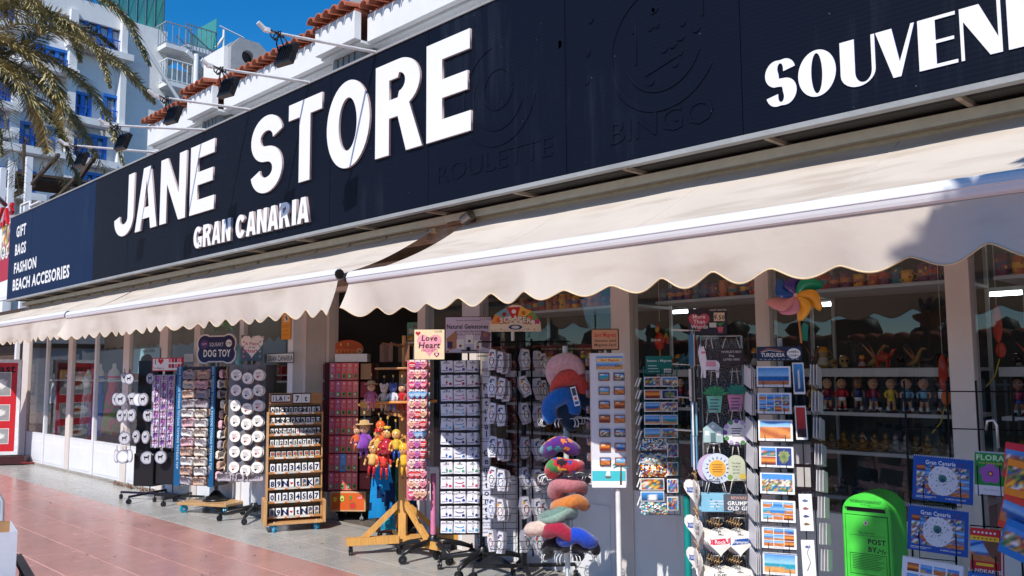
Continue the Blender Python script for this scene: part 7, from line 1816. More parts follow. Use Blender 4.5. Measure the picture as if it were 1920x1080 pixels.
        for k in range(2): a = k*2.6+.4; m_.tube([(0,-.004,.005),(.014*math.cos(a),-.010,.012+.010*math.sin(a)),(.020*math.cos(a+.5),-.008,.006+.014*math.sin(a+.5))], .0022, c(215,180,130), 4)
    return m_
_pm = {}
def pq(kind):
    if kind not in _pm: _pm[kind] = plaq(kind).mesh('heart_plaque' if 'heart' in kind else 'hanging_plaque', 'paint')
    return _pm[kind]
q14 = random.Random(14)
for kind, (x, y), lb in [('llama',(335,285),'white wooden llama plaque with pink blanket, top left of the patterned board'),('dark',(412,285),'dark rectangular plaque with white words, top right of the patterned board'),
        ('plant',(352,415),'mint pot plant plaque with green leaves on the patterned board'),('plant2',(425,410),'pink pot plant plaque with green leaves on the patterned board'),
        ('house',(347,528),'grey house shaped plaque on the patterned board'),('wreath',(430,530),'white scalloped wreath plaque with purple flowers'),
        ('disc',(342,655),'lilac round plaque half hidden behind the sun plaque'),('sun',(362,655),'round pale blue plaque with an orange sun'),('arch',(428,655),'arched sage plaque with small printed words and flowers'),
        ('blue',(362,795),'light blue plaque with dots and ribbon straps'),('blue',(355,792),'light blue plaque hidden right behind the dotted blue one'),('grumpy',(438,795),'slate grey plaque reading GRUMPY OLD GIT')]:
    u, z = fr.loc(*cE(x, y), -.16); place('hanging_plaque', pq(kind), fr, u, -.15 if 'hid' not in lb else -.13, z, lb, 'plaque', 'hanging plaques on the patterned board', q14.uniform(-.08,.08))
for ri, (y, xs_) in enumerate(((905,(372,440)),(1035,(372,440)))):
    for j, x in enumerate(xs_):
        kind = [['heart','heart2'],['heart3','heart2']][ri][j]
        for k in range(5):
            u, z = fr.loc(*cE(x-9*k, y-3*k), -.17+.022*k); place('heart_plaque', pq(kind), fr, u, -.18+.022*k, z, 'white wooden heart with %s, %s of %s stack, %s row' % ({'heart':'red Rock ribbon','heart2':'blue ribbon','heart3':'green words'}[kind], ['front','second','third','fourth','last'][k], 'left' if j == 0 else 'right', 'upper' if ri == 0 else 'lower'), 'heart plaque', 'white wooden hearts on the patterned board', q14.uniform(-.06,.06))
s0 = fr.loc(*cE(260,148), -.02); s1 = fr.loc(*cE(398,238), -.02); hs_ = s0[1]-s1[1]; ws_ = s1[0]-s0[0]
hd = MB(); hd.bbox(s0[0],s1[0],-.035,-.022,s1[1],s0[1], c(45,35,50), .003); hx_ = s0[0]+ws_*.28; hd.poly(heart(hx_, s1[1]+hs_*.52, hs_*.42, 24), -.0356, c(190,75,95))
for k, t in enumerate(('More','Than','Words')): hd.text(t, hx_, s0[1]-hs_*(.30+.19*k), -.0362, hs_*.15, c(230,215,215), .02)
hd.quad(s0[0]+ws_*.66, s1[0]-ws_*.06, s1[1]+hs_*.52, s1[1]+hs_*.84, -.0358, c(225,200,170)); hd.text('9.50', s0[0]+ws_*.80, s1[1]+hs_*.66, -.0364, hs_*.16, BLACK, .02); hd.text('1x', s0[0]+ws_*.72, s1[1]+hs_*.77, -.0364, hs_*.08, BLACK, .01); hd.bbox(s0[0]+ws_*.54, s0[0]+ws_*.72, -.04,-.0352,s1[1]+hs_*.28, s1[1]+hs_*.46, c(205,205,205), .001); hd.poly([(s0[0]+ws_*.74,s1[1]+hs_*.3),(s0[0]+ws_*.90,s1[1]+hs_*.3),(s0[0]+ws_*.87,s1[1]+hs_*.08),(s0[0]+ws_*.77,s1[1]+hs_*.08)], -.0358, c(210,90,110)); hd.poly([(s0[0]+ws_*.72,s1[1]+hs_*.44),(s0[0]+ws_*.82,s1[1]+hs_*.3),(s0[0]+ws_*.93,s1[1]+hs_*.46)], -.0359, c(60,130,80)); hd.text('HAND CRAFTED', s0[0]+ws_*.78, s0[1]-hs_*.06, -.0362, hs_*.06, c(220,215,215), .01)
hd.rod(((s0[0]+s1[0])/2,-.02,zt),((s0[0]+s1[0])/2,-.02,s1[1]), .007, STEEL); hd.build('header_sign', 'print', st_)
# left side of the plaque rack: edge on plaques on prongs
fsd = fr.side(-1); sgn = MB()
for ri, y in enumerate((290, 410, 525, 640)):
    z = fr.loc(*cE(270, y), 0)[1]; pg2 = MB()
    for k in range(2): pg2.rod((-.05+.11*k,-.0,z+.11),(-.05+.11*k,-.16,z+.12), .003, STEEL, 5)
    o = pg2.build('prong', 'metal', st_, (b0[0]-.02, 0, 0), (0,0,-math.pi/2))
    for k in range(6):
        cc = [[c(190,60,70), c(225,225,225), c(60,120,160)], [c(225,225,220), c(60,60,60)], [c(120,180,205), c(225,225,225)], [c(90,150,190), c(210,210,215)]][ri]
        m_ = MB(); m_.bbox(-.04,.04,-.004,.004,-.10,.09, cc[k%len(cc)], .001); m_.tube([(0,0,.09),(0,0,.115)], .002, WH, 4)
        o = place('hanging_plaque', m_.mesh('hanging_plaque', 'paint'), fsd, -.03+.04*k-.04, b0[0]-.05-.012*(k%3), z, 'thin plaque seen edge on, %s of the %s bunch left of the board' % (['one','two','three','four','five','six'][k], ORD[ri]), 'plaque', 'edge on plaques left of the patterned board', q14.uniform(-.2,.2))
for ri, y in enumerate((780, 905, 1020)):
    z = fr.loc(*cE(270, y), 0)[1]
    for k in range(6):
        place('heart_plaque', pq('heart3' if k else 'heart2'), fsd, -.05+.035*k, b0[0]-.06, z+.08, 'white wooden heart nearly edge on, %s of the %s bunch left of the board' % (['one','two','three','four','five','six'][k], ['upper','middle','lower'][ri]), 'heart plaque', 'edge on wooden hearts', (.9 if k == 0 else .1)+q14.uniform(-.15,.15))

# ---- 15 : postcard spinner --------------------------------------
cF = crop(1.863, 1380, 500)
X15, Y15 = -2.38, 4.42
fr, st_ = stand('postcard_stand', X15, Y15, R(24), 'tall postcard spinner with a dark blue header and a coloured pinwheel on top')
p_ = fr.loc(*cF(135,600), 0)
pole(st_, .1, 1.78, .015, STEEL); star_base(st_, 5, .3, BLK, .4)
WBL = c(60,62,66)
CARDS = [(384,'beach'),(477,'mosaic'),(572,'dunes'),(664,'island'),(757,'town'),(855,'mosaic'),(948,'beach'),(1040,'beach')]
CL = ['aerial beach','grid of small views','sand dune','island map','town street','palm collage','coast collage','sandy beach']
wf = MB()
for i, (y, kd) in enumerate(CARDS):
    u, z = fr.loc(*cF(130+3.2*i, y), -.14); ul = fr.loc(*cF(72+3.4*i, y), -.14)[0]; ur = fr.loc(*cF(190+3.6*i, y), -.14)[0]
    w_ = ur-ul; h_ = .112
    m_ = MB()
    for d_ in range(3): m_.box(-w_/2+.001*d_,w_/2+.001*d_,-.001+.004*d_,.0015+.004*d_,-h_/2,h_/2,c(232,232,232))
    if i in (1,5,6,3):
        nx_, nz_ = {1:(4,3),5:(3,3),6:(3,3),3:(2,2)}[i]; q_ = random.Random(i+5)
        for a_ in range(nx_):
            for b_ in range(nz_):
                if i == 3 and a_ == 1: continue
                xx0 = -w_/2+.008+(w_-.016)*a_/nx_; zz0_ = -h_/2+.010+(h_-.018)*b_/nz_
                m_.pic(xx0+.0015, xx0+(w_-.016)/nx_-.0015, zz0_+.0015, zz0_+(h_-.018)/nz_-.0015, -.0016, q_.choice(['beach','sunset','town','dunes','beach','mosaic']), i*20+a_*4+b_, 4, 4)
        if i == 3: m_.pic(.002, w_/2-.008, -h_/2+.010, h_/2-.010, -.0017, 'island', 2, 12, 12)
        if i == 5: m_.pic(-w_*.22, w_*.2, -h_*.2, h_*.22, -.0022, 'beach', 77, 8, 6)
    else: m_.pic(-w_/2+.008, w_/2-.008, -h_/2+.012, h_/2-.009, -.0016, kd, i+3, 16, 11)
    m_.text('GRAN CANARIA', 0, -h_/2+.006, -.0018, .005, c(90,90,110), .0)
    place('postcard', m_.mesh('postcard', 'print'), fr, u, -.13, z, 'landscape postcard showing %s, %s of the front column' % (CL[i], ORD[i]), 'postcard', 'postcards in the front column', 0, R(-10))
    zb_ = z-.058; wf.tube([(u-w_/2,-.10,zb_),(u-w_/2,-.15,zb_),(u+w_/2,-.15,zb_),(u+w_/2,-.10,zb_)], .0024, WBL, 4)
    for fx in (-.3,.3): wf.tube([(u+w_*fx,-.15,zb_),(u+w_*fx,-.152,zb_+.035)], .0022, WBL, 4)
    wf.tube([(u-w_/2-.004,-.10,zb_),(u-w_/2-.004,-.09,zb_+.12)], .0025, WBL, 4)
NR = [(390,'tower',.030,.17),(545,'red',.030,.18),(858,'misc',.034,.19),(1020,'misc',.034,.19)]
NL = ['blue lighthouse','red sunset sea','grey fish drawings','pencil fish drawing']
for i, (y, kd, hw_, h_) in enumerate(NR):
    u, z = fr.loc(*cF(219+.055*(y-390), y), -.08); m_ = MB(); 
    for d_ in range(3): m_.box(-hw_+.0006*d_,hw_,-.001+.004*d_,.0015+.004*d_,-h_/2,h_/2,c(232,232,232))
    if i < 2: m_.pic(-hw_+.006, hw_-.006, -h_/2+.012, h_/2-.008, -.0016, kd, i, 6, 12)
    else:
        for k in range(4 if i == 2 else 1): m_.poly([(-.018,.06-.04*k),(-.004,.068-.04*k),(.016,.06-.04*k),(.010,.054-.04*k),(-.008,.052-.04*k)], -.0016, [c(90,110,150), c(150,90,80), c(70,80,120), c(130,100,60)][k])
        if i == 3: m_.tube([(-.01,-.001,-.06),(.008,-.001,-.02),(-.006,-.001,.03),(.01,-.001,.07)], .003, c(150,150,155), 4)
    place('postcard', m_.mesh('postcard', 'print'), fr, u, -.08, z, 'tall narrow postcard with %s, right of the front column' % NL[i], 'postcard', 'narrow postcards', .25, R(-8))
for (y0, y1) in ((620,690),(700,770)):
    u0_, z1_ = fr.loc(*cF(200,y0), .05); u1_, z0_ = fr.loc(*cF(262,y1), .05); m_ = MB().box(u0_,u1_,.05,.053,z0_,z1_, c(185,180,178)); tag(m_.build('card_backer', 'card', None, fr.w(0,0,0), (0,0,fr.yaw)), 'plain grey card back seen through the wires, %s one' % ('upper' if y0 < 650 else 'lower'), 'card')
for k, x in enumerate((-.17,-.02,.10,.15)): wf.rod((x+.0,.0+.02*k,.25),(x,.0+.02*k,1.80), .003, WBL, 5)
wf.build('wire_frame', 'metal', st_)
q15 = random.Random(15)
for side, (xs_, tl) in enumerate(((( 50, 78), -1), ((262, 308), 1))):
    for i in range(8):
        y = 384+92*i; x = (55 if side == 0 else 272)+ (3.0*i if side == 0 else 5.5*i)
        u, z = fr.loc(*cF(x, y), .0)
        for k in range(3):
            m_ = MB().box(-.074,.074,-.0012,.0012,-.055,.055, c(226,226,228))
            place('postcard', m_.mesh('postcard', 'print'), fr, u+tl*.013*k, .02, z, 'white postcard seen edge on, %s row, %s of three on the %s side' % (ORD[i], ['first','second','third'][k], 'left' if side == 0 else 'right'), 'postcard', 'edge on postcards', (-1.30 if side == 0 else 1.34)+.05*k, 0, tl*R(-9 if side == 0 else 9)*1.2)
s0 = fr.loc(*cF(72,280), -.06); s1 = fr.loc(*cF(232,328), -.06); ws_ = s1[0]-s0[0]; hs_ = s0[1]-s1[1]
hd = MB(); hd.bbox(s0[0],s1[0],-.07,-.055,s1[1],s0[1], c(28,40,72), .004); hd.text('TURQUESA', s0[0]+ws_*.36, s1[1]+hs_*.42, -.0706, hs_*.26, WHITE, .02, mw=ws_*.52)
hd.tube([(s0[0]+ws_*.08,-.071,s1[1]+hs_*.62),(s0[0]+ws_*.25,-.071,s1[1]+hs_*.85),(s0[0]+ws_*.45,-.071,s1[1]+hs_*.78),(s0[0]+ws_*.62,-.071,s1[1]+hs_*.60)], .0028, c(200,120,90), 4); hd.tube([(s0[0]+ws_*.12,-.071,s1[1]+hs_*.60),(s0[0]+ws_*.27,-.071,s1[1]+hs_*.74),(s0[0]+ws_*.55,-.071,s1[1]+hs_*.62)], .002, WHITE, 4)
hd.disc(s1[0]-ws_*.18, s1[1]+hs_*.5, ws_*.15, -.0708, WHITE, 16, hs_*.36); hd.text('0,40€/u', s1[0]-ws_*.18, s1[1]+hs_*.62, -.0712, hs_*.16, BLACK, .01); hd.text('0,50€/u', s1[0]-ws_*.18, s1[1]+hs_*.36, -.0712, hs_*.16, BLACK, .01)
for k in range(9): hd.quad(s0[0]+ws_*(.06+.1*k), s0[0]+ws_*(.12+.1*k), s1[1]+hs_*.07, s1[1]+hs_*.13, -.0706, c(140,150,170))
hd.build('header_sign', 'print', st_)
# pinwheel
u, z = fr.loc(*cF(209,100), -.12); _, zb_ = fr.loc(*cF(228,268), -.05)
pw = empty('pinwheel', fr.w(u, -.12, z), fr.yaw, 'big pinwheel with pink, purple, green and orange petals above the postcard stand', 'pinwheel')
ub = fr.loc(*cF(228,268), -.12)[0]
MB().rod((0,.02,0),(ub-u,.03,zb_-z), .006, c(205,130,70), 8).build('stick', 'wood', pw)
for k, (a, cc, l_) in enumerate([(192,c(215,140,140),.155),(228,c(205,130,150),.125),(133,c(20,80,160),.125),(78,c(70,50,130),.10),(20,c(20,150,105),.15),(-32,c(235,165,40),.15),(-82,c(240,170,45),.14)]):
    ca, sa = math.cos(R(a)), math.sin(R(a)); m_ = MB(); L_ = []; n = 9; v = []; f = []
    for j in range(n+1):
        t = j/n; w_ = .040*math.sin(math.pi*min(1,t*.88+.06))**.7; bend = .030*math.sin(math.pi*t)*1.0
        for s_ in (-1,0,1):
            r_ = l_*t; off = w_*s_+bend; v.append((ca*r_-sa*off, -.005-.030*math.sin(math.pi*t)*(s_+1)/2, sa*r_+ca*off))
    for j in range(n):
        for s_ in range(2): b_ = j*3+s_; f.append((b_,b_+1,b_+4,b_+3))
    m_.add(v, f, cc, smooth=True); o = m_.build('petal', 'gloss', pw); md = o.modifiers.new('t','SOLIDIFY'); md.thickness = .0015
MB().rod((0,-.02,0),(0,.01,0), .011, c(230,175,150), 10).build('hub', 'plastic', pw)
uu, zz = fr.loc(*cF(240,225), -.04); tag(MB().poly([(-.018,-.05),(.012,-.055),(.02,.03),(0,.05),(-.016,.03)], 0, c(20,120,90)).poly([(-.018,-.05),(.012,-.055),(.02,.03),(0,.05),(-.016,.03)], .006, c(20,120,90)).build('green_ornament', 'gloss', None, fr.w(uu,-.04,zz), (0,0,fr.yaw)), 'small dark green leaf shape hanging behind the pinwheel stick', 'ornament')

# ---- 16 : green post box ----------------------------------------
cG = crop(5.333, 1560, 900)
X16, Y16 = -1.80, 4.62
p0_ = atd(1632, 1000, 4.55); fr = Frame(p0_.x, p0_.y, R(5))
bx0, _ = fr.loc(*cG(103,400)); bx1, _ = fr.loc(*cG(590,400)); ztop = fr.loc(*cG(335,138))[1]; zsh = fr.loc(*cG(335,330))[1]
W_ = (bx1-bx0)/2; mx_ = (bx0+bx1)/2; hh = ztop-zsh
pb_ = empty('post_box', fr.w(mx_,0,0), fr.yaw, 'bright green private post box with rounded top and black lettering, at lower right', 'post box')
GRN = c(78,214,72); GRD = c(20,75,35)
P = [(-W_,.10),(W_,.10),(W_,zsh)] + [(W_*math.cos(R(a)), zsh+hh*math.sin(R(a))) for a in range(12,180,12)] + [(-W_,zsh)]
MB().prism(P, 0, .26, GRN, GRN, bev=.006).build('body', 'paint', pb_)
MB().box(-W_*.7,W_*.7,.03,.22,0,.099, c(30,30,32)).build('base', 'paint', pb_)
zl = fr.loc(*cG(335,318))[1]
sl2 = MB(); sl2.prism([(-W_*.80,zl+.000),(W_*.80,zl+.0),(W_*.76,zl+.022),(-W_*.76,zl+.022)], -.002, .004, c(8,8,8)); sl2.box(-W_*.84,W_*.84,-.016,-.0001,zl+.023,zl+.030,GRN); sl2.build('slot', 'paint', pb_)
zd1 = fr.loc(*cG(335,360))[1]; zd0 = .16
dr = MB(); dr.bbox(-W_*.86,W_*.86,-.006,-.0005,zd0,zd1, GRN, .003); dr.build('door', 'paint', pb_)
gp = MB(); gp.box(-W_*.88,-W_*.862,-.0012,-.0003,zd0,zd1,GRD); gp.box(W_*.862,W_*.88,-.0012,-.0003,zd0,zd1,GRD); gp.box(-W_*.88,W_*.88,-.0012,-.0003,zd1+.0005,zd1+.004,GRD); gp.build('door_gap', 'paint', pb_)
zk = fr.loc(*cG(335,428))[1]; MB().rod((0,-.012,zk),(0,-.0061,zk), .012, c(190,190,185), 14).rod((0,-.0125,zk),(0,-.0121,zk), .005, c(60,60,60), 8).build('lock', 'metal', pb_)
tx = MB(); y_ = -.0066
def tz(py): return fr.loc(*cG(335,py))[1]
tx.text('INTERNATIONALPOST', 0, tz(215), -.0007, .011, c(20,70,30), .02); tx.quad(-W_*.6,W_*.6,tz(232),tz(229),-.0007,c(20,70,30)); tx.text('THE GIFT MAIL', 0, tz(250), -.0007, .006, c(20,70,30), .01); tx.text('mail - post - send - share', 0, tz(268), -.0007, .006, c(20,70,30), .01)
tx.text('The Gift Mail', 0, tz(528), y_, .011, c(20,70,30), .0); tx.quad(-W_*.7,W_*.75,tz(556),tz(553),y_,c(20,80,35))
tx.text('POST', W_*.05, tz(608), y_, .026, c(10,25,15), .03, align='L'); tx.text('BY.', W_*.05, tz(685), y_, .026, c(10,25,15), .03, align='L'); tx.text('Me', W_*.42, tz(695), y_, .026, c(10,25,15), .0, align='L', shear=.4)
f0, f1 = tz(735), tz(945)
for (a, b2, z0_, z1_) in ((-W_*.72,W_*.78,f0-.003,f0),(-W_*.72,W_*.78,f1,f1+.003),(-W_*.72,-W_*.70,f1+.0031,f0-.0031),(W_*.76,W_*.78,f1+.0031,f0-.0031)): tx.quad(a,b2,z0_,z1_,y_,c(10,60,25))
for k in range(9): tx.quad(-W_*.62, W_*(.66-.1*(k%3)), f0-.012-.0085*k, f0-.0095-.0085*k, y_, c(15,70,30))
tx.build('lettering', 'print', pb_)

# ---- 17 : calendar rack -----------------------------------------
p0_ = atd(1765, 900, 3.95); fr = Frame(p0_.x, p0_.y, R(14)); st_ = empty('calendar_rack', (p0_.x, p0_.y, 0), R(14), 'black wire rack of Gran Canaria wall calendars beside the green post box', 'display stand')
wf = MB()
for x in (-.14,.04,.16,.30): wf.rod((x,.03,.05),(x,.03,1.55), .005, BLK, 6)
for z in (1.50,1.33,.9,.5,.15): wf.rod((-.16,.03,z),(.42,.03,z), .003, BLK, 5)
wf.tube([(.19,.03,1.33),(.20,-.01,1.37),(.225,-.01,1.375),(.235,.0,1.35),(.235,.03,1.25)], .006, WH, 6)
cr0, zc1 = fr.loc(*cG(770,255)); cr1, zc0 = fr.loc(*cG(1400,800))
def cal(w_, h_, bg_, title, kind):
    m_ = MB()
    for d_ in range(3): m_.box(-w_/2+.002*d_,w_/2+.002*d_,.0+.004*d_,.003+.004*d_,-h_+.002*d_,-.001, c(225,225,225))
    m_.quad(-w_/2,w_/2,-h_,0,-.0006,bg_)
    for k in range(26): x = -w_/2+w_*(k+.5)/26; m_.box(x-.0016,x+.0016,-.003,.001,-.003,.005,c(190,195,205))
    if kind == 'gc':
        m_.text(title, -w_*.04, -h_*.13, -.0012, h_*.095, WHITE, .02, mw=w_*.5); m_.text('2026', w_*.32, -h_*.13, -.0012, h_*.06, c(90,60,70), .01)
        q_ = random.Random(3)
        for a_ in range(6):
            for b_ in range(5):
                if 1 <= a_ <= 3 and b_ < 5 and not (b_ == 4 and a_ in (1,)): pass
                x0_ = -w_*.44+w_*.88*a_/6; z0_ = -h_*.86+h_*.66*b_/5; m_.pic(x0_+.001,x0_+w_*.88/6-.001,z0_+.001,z0_+h_*.66/5-.001,-.0012,q_.choice(['beach','town','sunset','dunes','mosaic']),a_*5+b_,4,3)
        cx_, cz_ = 0, -h_*.53; P = [(cx_+(.30+.014*math.sin(k*2.3))*h_*math.cos(k*math.pi/20)*1.02, cz_+(.33+.012*math.cos(k*3.1))*h_*math.sin(k*math.pi/20)) for k in range(40)]
        m_.poly(P, -.0018, c(215,215,222))
        for k in range(60): a = q_.uniform(0,6.28); r_ = q_.uniform(.08,.28)*h_; m_.disc(cx_+r_*math.cos(a), cz_+r_*math.sin(a), q_.uniform(.0015,.004), -.0022, q_.choice([c(150,155,165), c(120,130,130), c(180,185,190)]), 5)
        m_.disc(cx_, cz_+.01, .018, -.0024, c(60,110,100), 9); m_.disc(cx_, cz_+.004, .010, -.0027, c(30,70,90), 7)
        m_.text('14 MESES 2026-2027', w_*.22, -h_*.92, -.0012, h_*.035, WHITE, .01); m_.quad(-w_*.44,-w_*.1,-h_*.915,-h_*.905,-.0012,WHITE); m_.quad(-w_*.44,-w_*.18,-h_*.945,-h_*.935,-.0012,WHITE)
    if kind == 'flora':
        m_.quad(-w_/2,w_/2,-h_,-h_*.78,-.0010,c(225,222,228)); m_.text('FLORA', 0, -h_*.12, -.0012, h_*.13, c(190,225,170), .04); m_.text('Gran Canaria 2026', 0, -h_*.25, -.0012, h_*.045, c(240,200,60), .01)
        for k in range(5): a = R(90+72*k); m_.disc(math.cos(a)*w_*.2, -h_*.50+math.sin(a)*w_*.2, w_*.17, -.0012-.0002*k, c(165,90,175), 12)
        m_.disc(0,-h_*.50,w_*.09,-.0026,c(120,30,110),10); m_.disc(0,-h_*.50,w_*.05,-.003,c(240,190,50),10); m_.text('Flora Canaria', 0, -h_*.88, -.0014, h_*.04, c(110,110,120), .0, shear=.3)
    if kind == 'white':
        for a_ in range(4): x0_ = -w_*.42+w_*.88*a_/4; m_.pic(x0_+.002,x0_+w_*.2,-h_*.30,-h_*.12,-.0012,['sunset','beach','dunes','town'][a_],a_,6,4)
        for a_ in range(4): x0_ = -w_*.42+w_*.88*a_/4; m_.pic(x0_+.002,x0_+w_*.2,-h_*.55,-h_*.36,-.0012,['beach','mosaic','town','beach'][a_],a_+9,6,4)
    return m_
w_ = cr1-cr0; h_ = (zc1-zc0)*.90
cm = cal(w_, h_, c(25,75,160), 'Gran Canaria', 'gc').mesh('calendar', 'print')
cx_ = (cr0+cr1)/2
place('calendar', cm, fr, cx_, -.02, zc1, 'blue Gran Canaria calendar with white island picture, lower of the two', 'calendar', 'blue Gran Canaria calendars', 0, R(-7), R(3.5))
u2, z2_ = fr.loc(*cG(1080,-230)); 
u2, z2_ = fr.loc(1768, 858); place('calendar', cm, fr, u2, .0, z2_, 'blue Gran Canaria calendar with white island picture, upper of the two', 'calendar', 'blue Gran Canaria calendars', 0, R(-7), R(3))
u3, z3 = fr.loc(*cG(1030,790)); place('calendar', cal(w_, h_, c(225,225,230), '', 'white').mesh('calendar', 'print'), fr, u3-.005, -.05, z3, 'white calendar with small photos at the bottom edge, under the blue calendars', 'calendar', None, 0, R(-7), R(5))
ua, za = fr.loc(1827, 848); ub, zb_ = fr.loc(1891, 930)
place('calendar', cal(ub-ua, za-zb_, c(40,140,55), '', 'flora').mesh('calendar', 'print'), fr, (ua+ub)/2, .01, za, 'green FLORA calendar with a purple flower at the right edge', 'calendar', None, 0, R(-6), R(2))
ua, za = fr.loc(*cG(1385,465)); ub, zb_ = fr.loc(*cG(1700,940)); w2_, h2_ = ub-ua, za-zb_
m_ = MB(); 
for d_ in range(4): m_.box(-w2_/2+.006*d_,w2_/2+.006*d_,.004*d_,.003+.004*d_,-h2_-.03,-.002*d_, [c(225,225,225), c(190,30,35)][d_%2])
m_.quad(-w2_/2,w2_/2,-h2_*.17,0,-.0006,c(205,30,35)); m_.quad(-w2_/2,w2_/2,-h2_*.27,-h2_*.17,-.0006,c(240,190,40)); m_.pic(-w2_/2,w2_/2,-h2_*.72,-h2_*.27,-.0006,'beach',5,10,8); m_.poly([(-w2_*.1,-h2_*.27),(w2_/2,-h2_*.27),(w2_/2,-h2_*.72),(w2_*.2,-h2_*.60)], -.0010, c(110,70,50)); m_.poly([(-w2_*.5,-h2_*.36),(-w2_*.05,-h2_*.27),(-w2_*.0,-h2_*.31),(-w2_*.5,-h2_*.43)], -.0014, c(30,90,170)); m_.quad(-w2_/2,w2_/2,-h2_-.03,-h2_*.72,-.0006,c(190,25,35)); m_.quad(-w2_*.3,w2_*.3,-h2_*.82,-h2_*.76,-.001,c(240,190,40)); m_.text('LANDKARTE', 0, -h2_*.93, -.001, h2_*.08, WHITE, .02)
for k in range(6): m_.disc(-w2_*.35+w2_*.14*k, -h2_*.09, .005, -.001, WHITE, 6); m_.disc(-w2_*.35+w2_*.14*k, -h2_*.22, .0035, -.001, c(60,50,30), 6)
place('road_map', m_.mesh('road_map', 'print'), fr, (ua+ub)/2, -.03, za, 'red and yellow covered island maps stacked right of the blue calendars', 'maps', None, 0, R(-6), R(2))
ua, za = fr.loc(*cG(1370,885)); m_ = MB().bbox(0,.115,-.003,.006,-.16,0, c(25,105,185), .002).text('CANARIAS', .06, -.02, -.0036, .013, WHITE, .02).pic(.01,.105,-.15,-.05,-.0036,'beach',9,6,6)
place('leaflet', m_.mesh('leaflet', 'print'), fr, ua, -.06, za, 'blue island leaflet at the bottom edge, below the red maps', 'leaflet', None, 0, R(-6), R(3))
for (uu0, uu1, zz0_, zz1_) in ((cx_-w_*.33, cx_+w_*.28, zc0+.02, zc1-.08), (u2-w_*.33, u2+w_*.28, z2_-h_*.95, z2_-.08), ((ua+.02), ua+.11, za-.2, za+.10)):
    wf.tube([(uu0,.03,zz1_-.03),(uu0,-.06,zz1_-.03),(uu0,-.065,zz0_-.02),(uu1,-.065,zz0_-.02),(uu1,-.06,zz1_-.03),(uu1,.03,zz1_-.03)], .0028, c(15,15,30), 5)
uf, zf = fr.loc(1832,860); uf2, zf2 = fr.loc(1878,925)
wf.tube([(uf,.03,zf-.03),(uf,-.04,zf-.03),(uf,-.04,zf2-.01),(uf2,-.04,zf2-.01),(uf2,-.04,zf-.03),(uf2,.03,zf-.03)], .0026, c(15,15,30), 5)
wf.build('wire_frame', 'metal', st_)

# ---- 18 : brochures at the right edge ---------------------------
p0_ = atd(1935, 980, 3.6); fr = Frame(p0_.x, p0_.y, R(-25)); st_ = empty('brochure_rack', (p0_.x, p0_.y, 0), R(-25), 'wire rack of colourful guide books cut off by the right edge of the photo', 'display stand')
wf = MB(); [wf.rod((x,.03,.05),(x,.03,1.42), .005, BLK, 6) for x in (-.02,.2)]; [wf.rod((-.06,.03,z),(.3,.03,z), .003, BLK, 5) for z in (1.38,1.1,.8,.5)]; wf.build('wire_frame', 'metal', st_)
for k, (x, y, kd, cc, lb) in enumerate([(1912,862,'town',c(200,30,60),'red topped guide book, highest in the right edge rack'),(1920,895,'misc',c(235,140,30),'orange paper tags hanging over the guide books at the right edge'),(1910,960,'beach',c(210,60,50),'guide book with valley photo, middle of the right edge rack'),(1918,1010,'town',c(30,120,200),'blue guide book, lowest of the right edge rack')]):
    u, z = fr.loc(x, y, -.03*(k%2)); m_ = MB().bbox(-.045,.09,-.004,.012,-.15,.0, cc, .002).pic(-.038,.083,-.12,-.03,-.0046,kd,k+2,8,6)
    place('guide_book', m_.mesh('guide_book', 'print'), fr, u, -.03*(k%2)-.02, z+.07, lb, 'guide book', None, .2*(k%2), R(-6), R(5+4*k))
# ================================================================ things behind the glass
qi = random.Random(66)
def sh_z(px, py, Y): return onY(px, py, Y).z
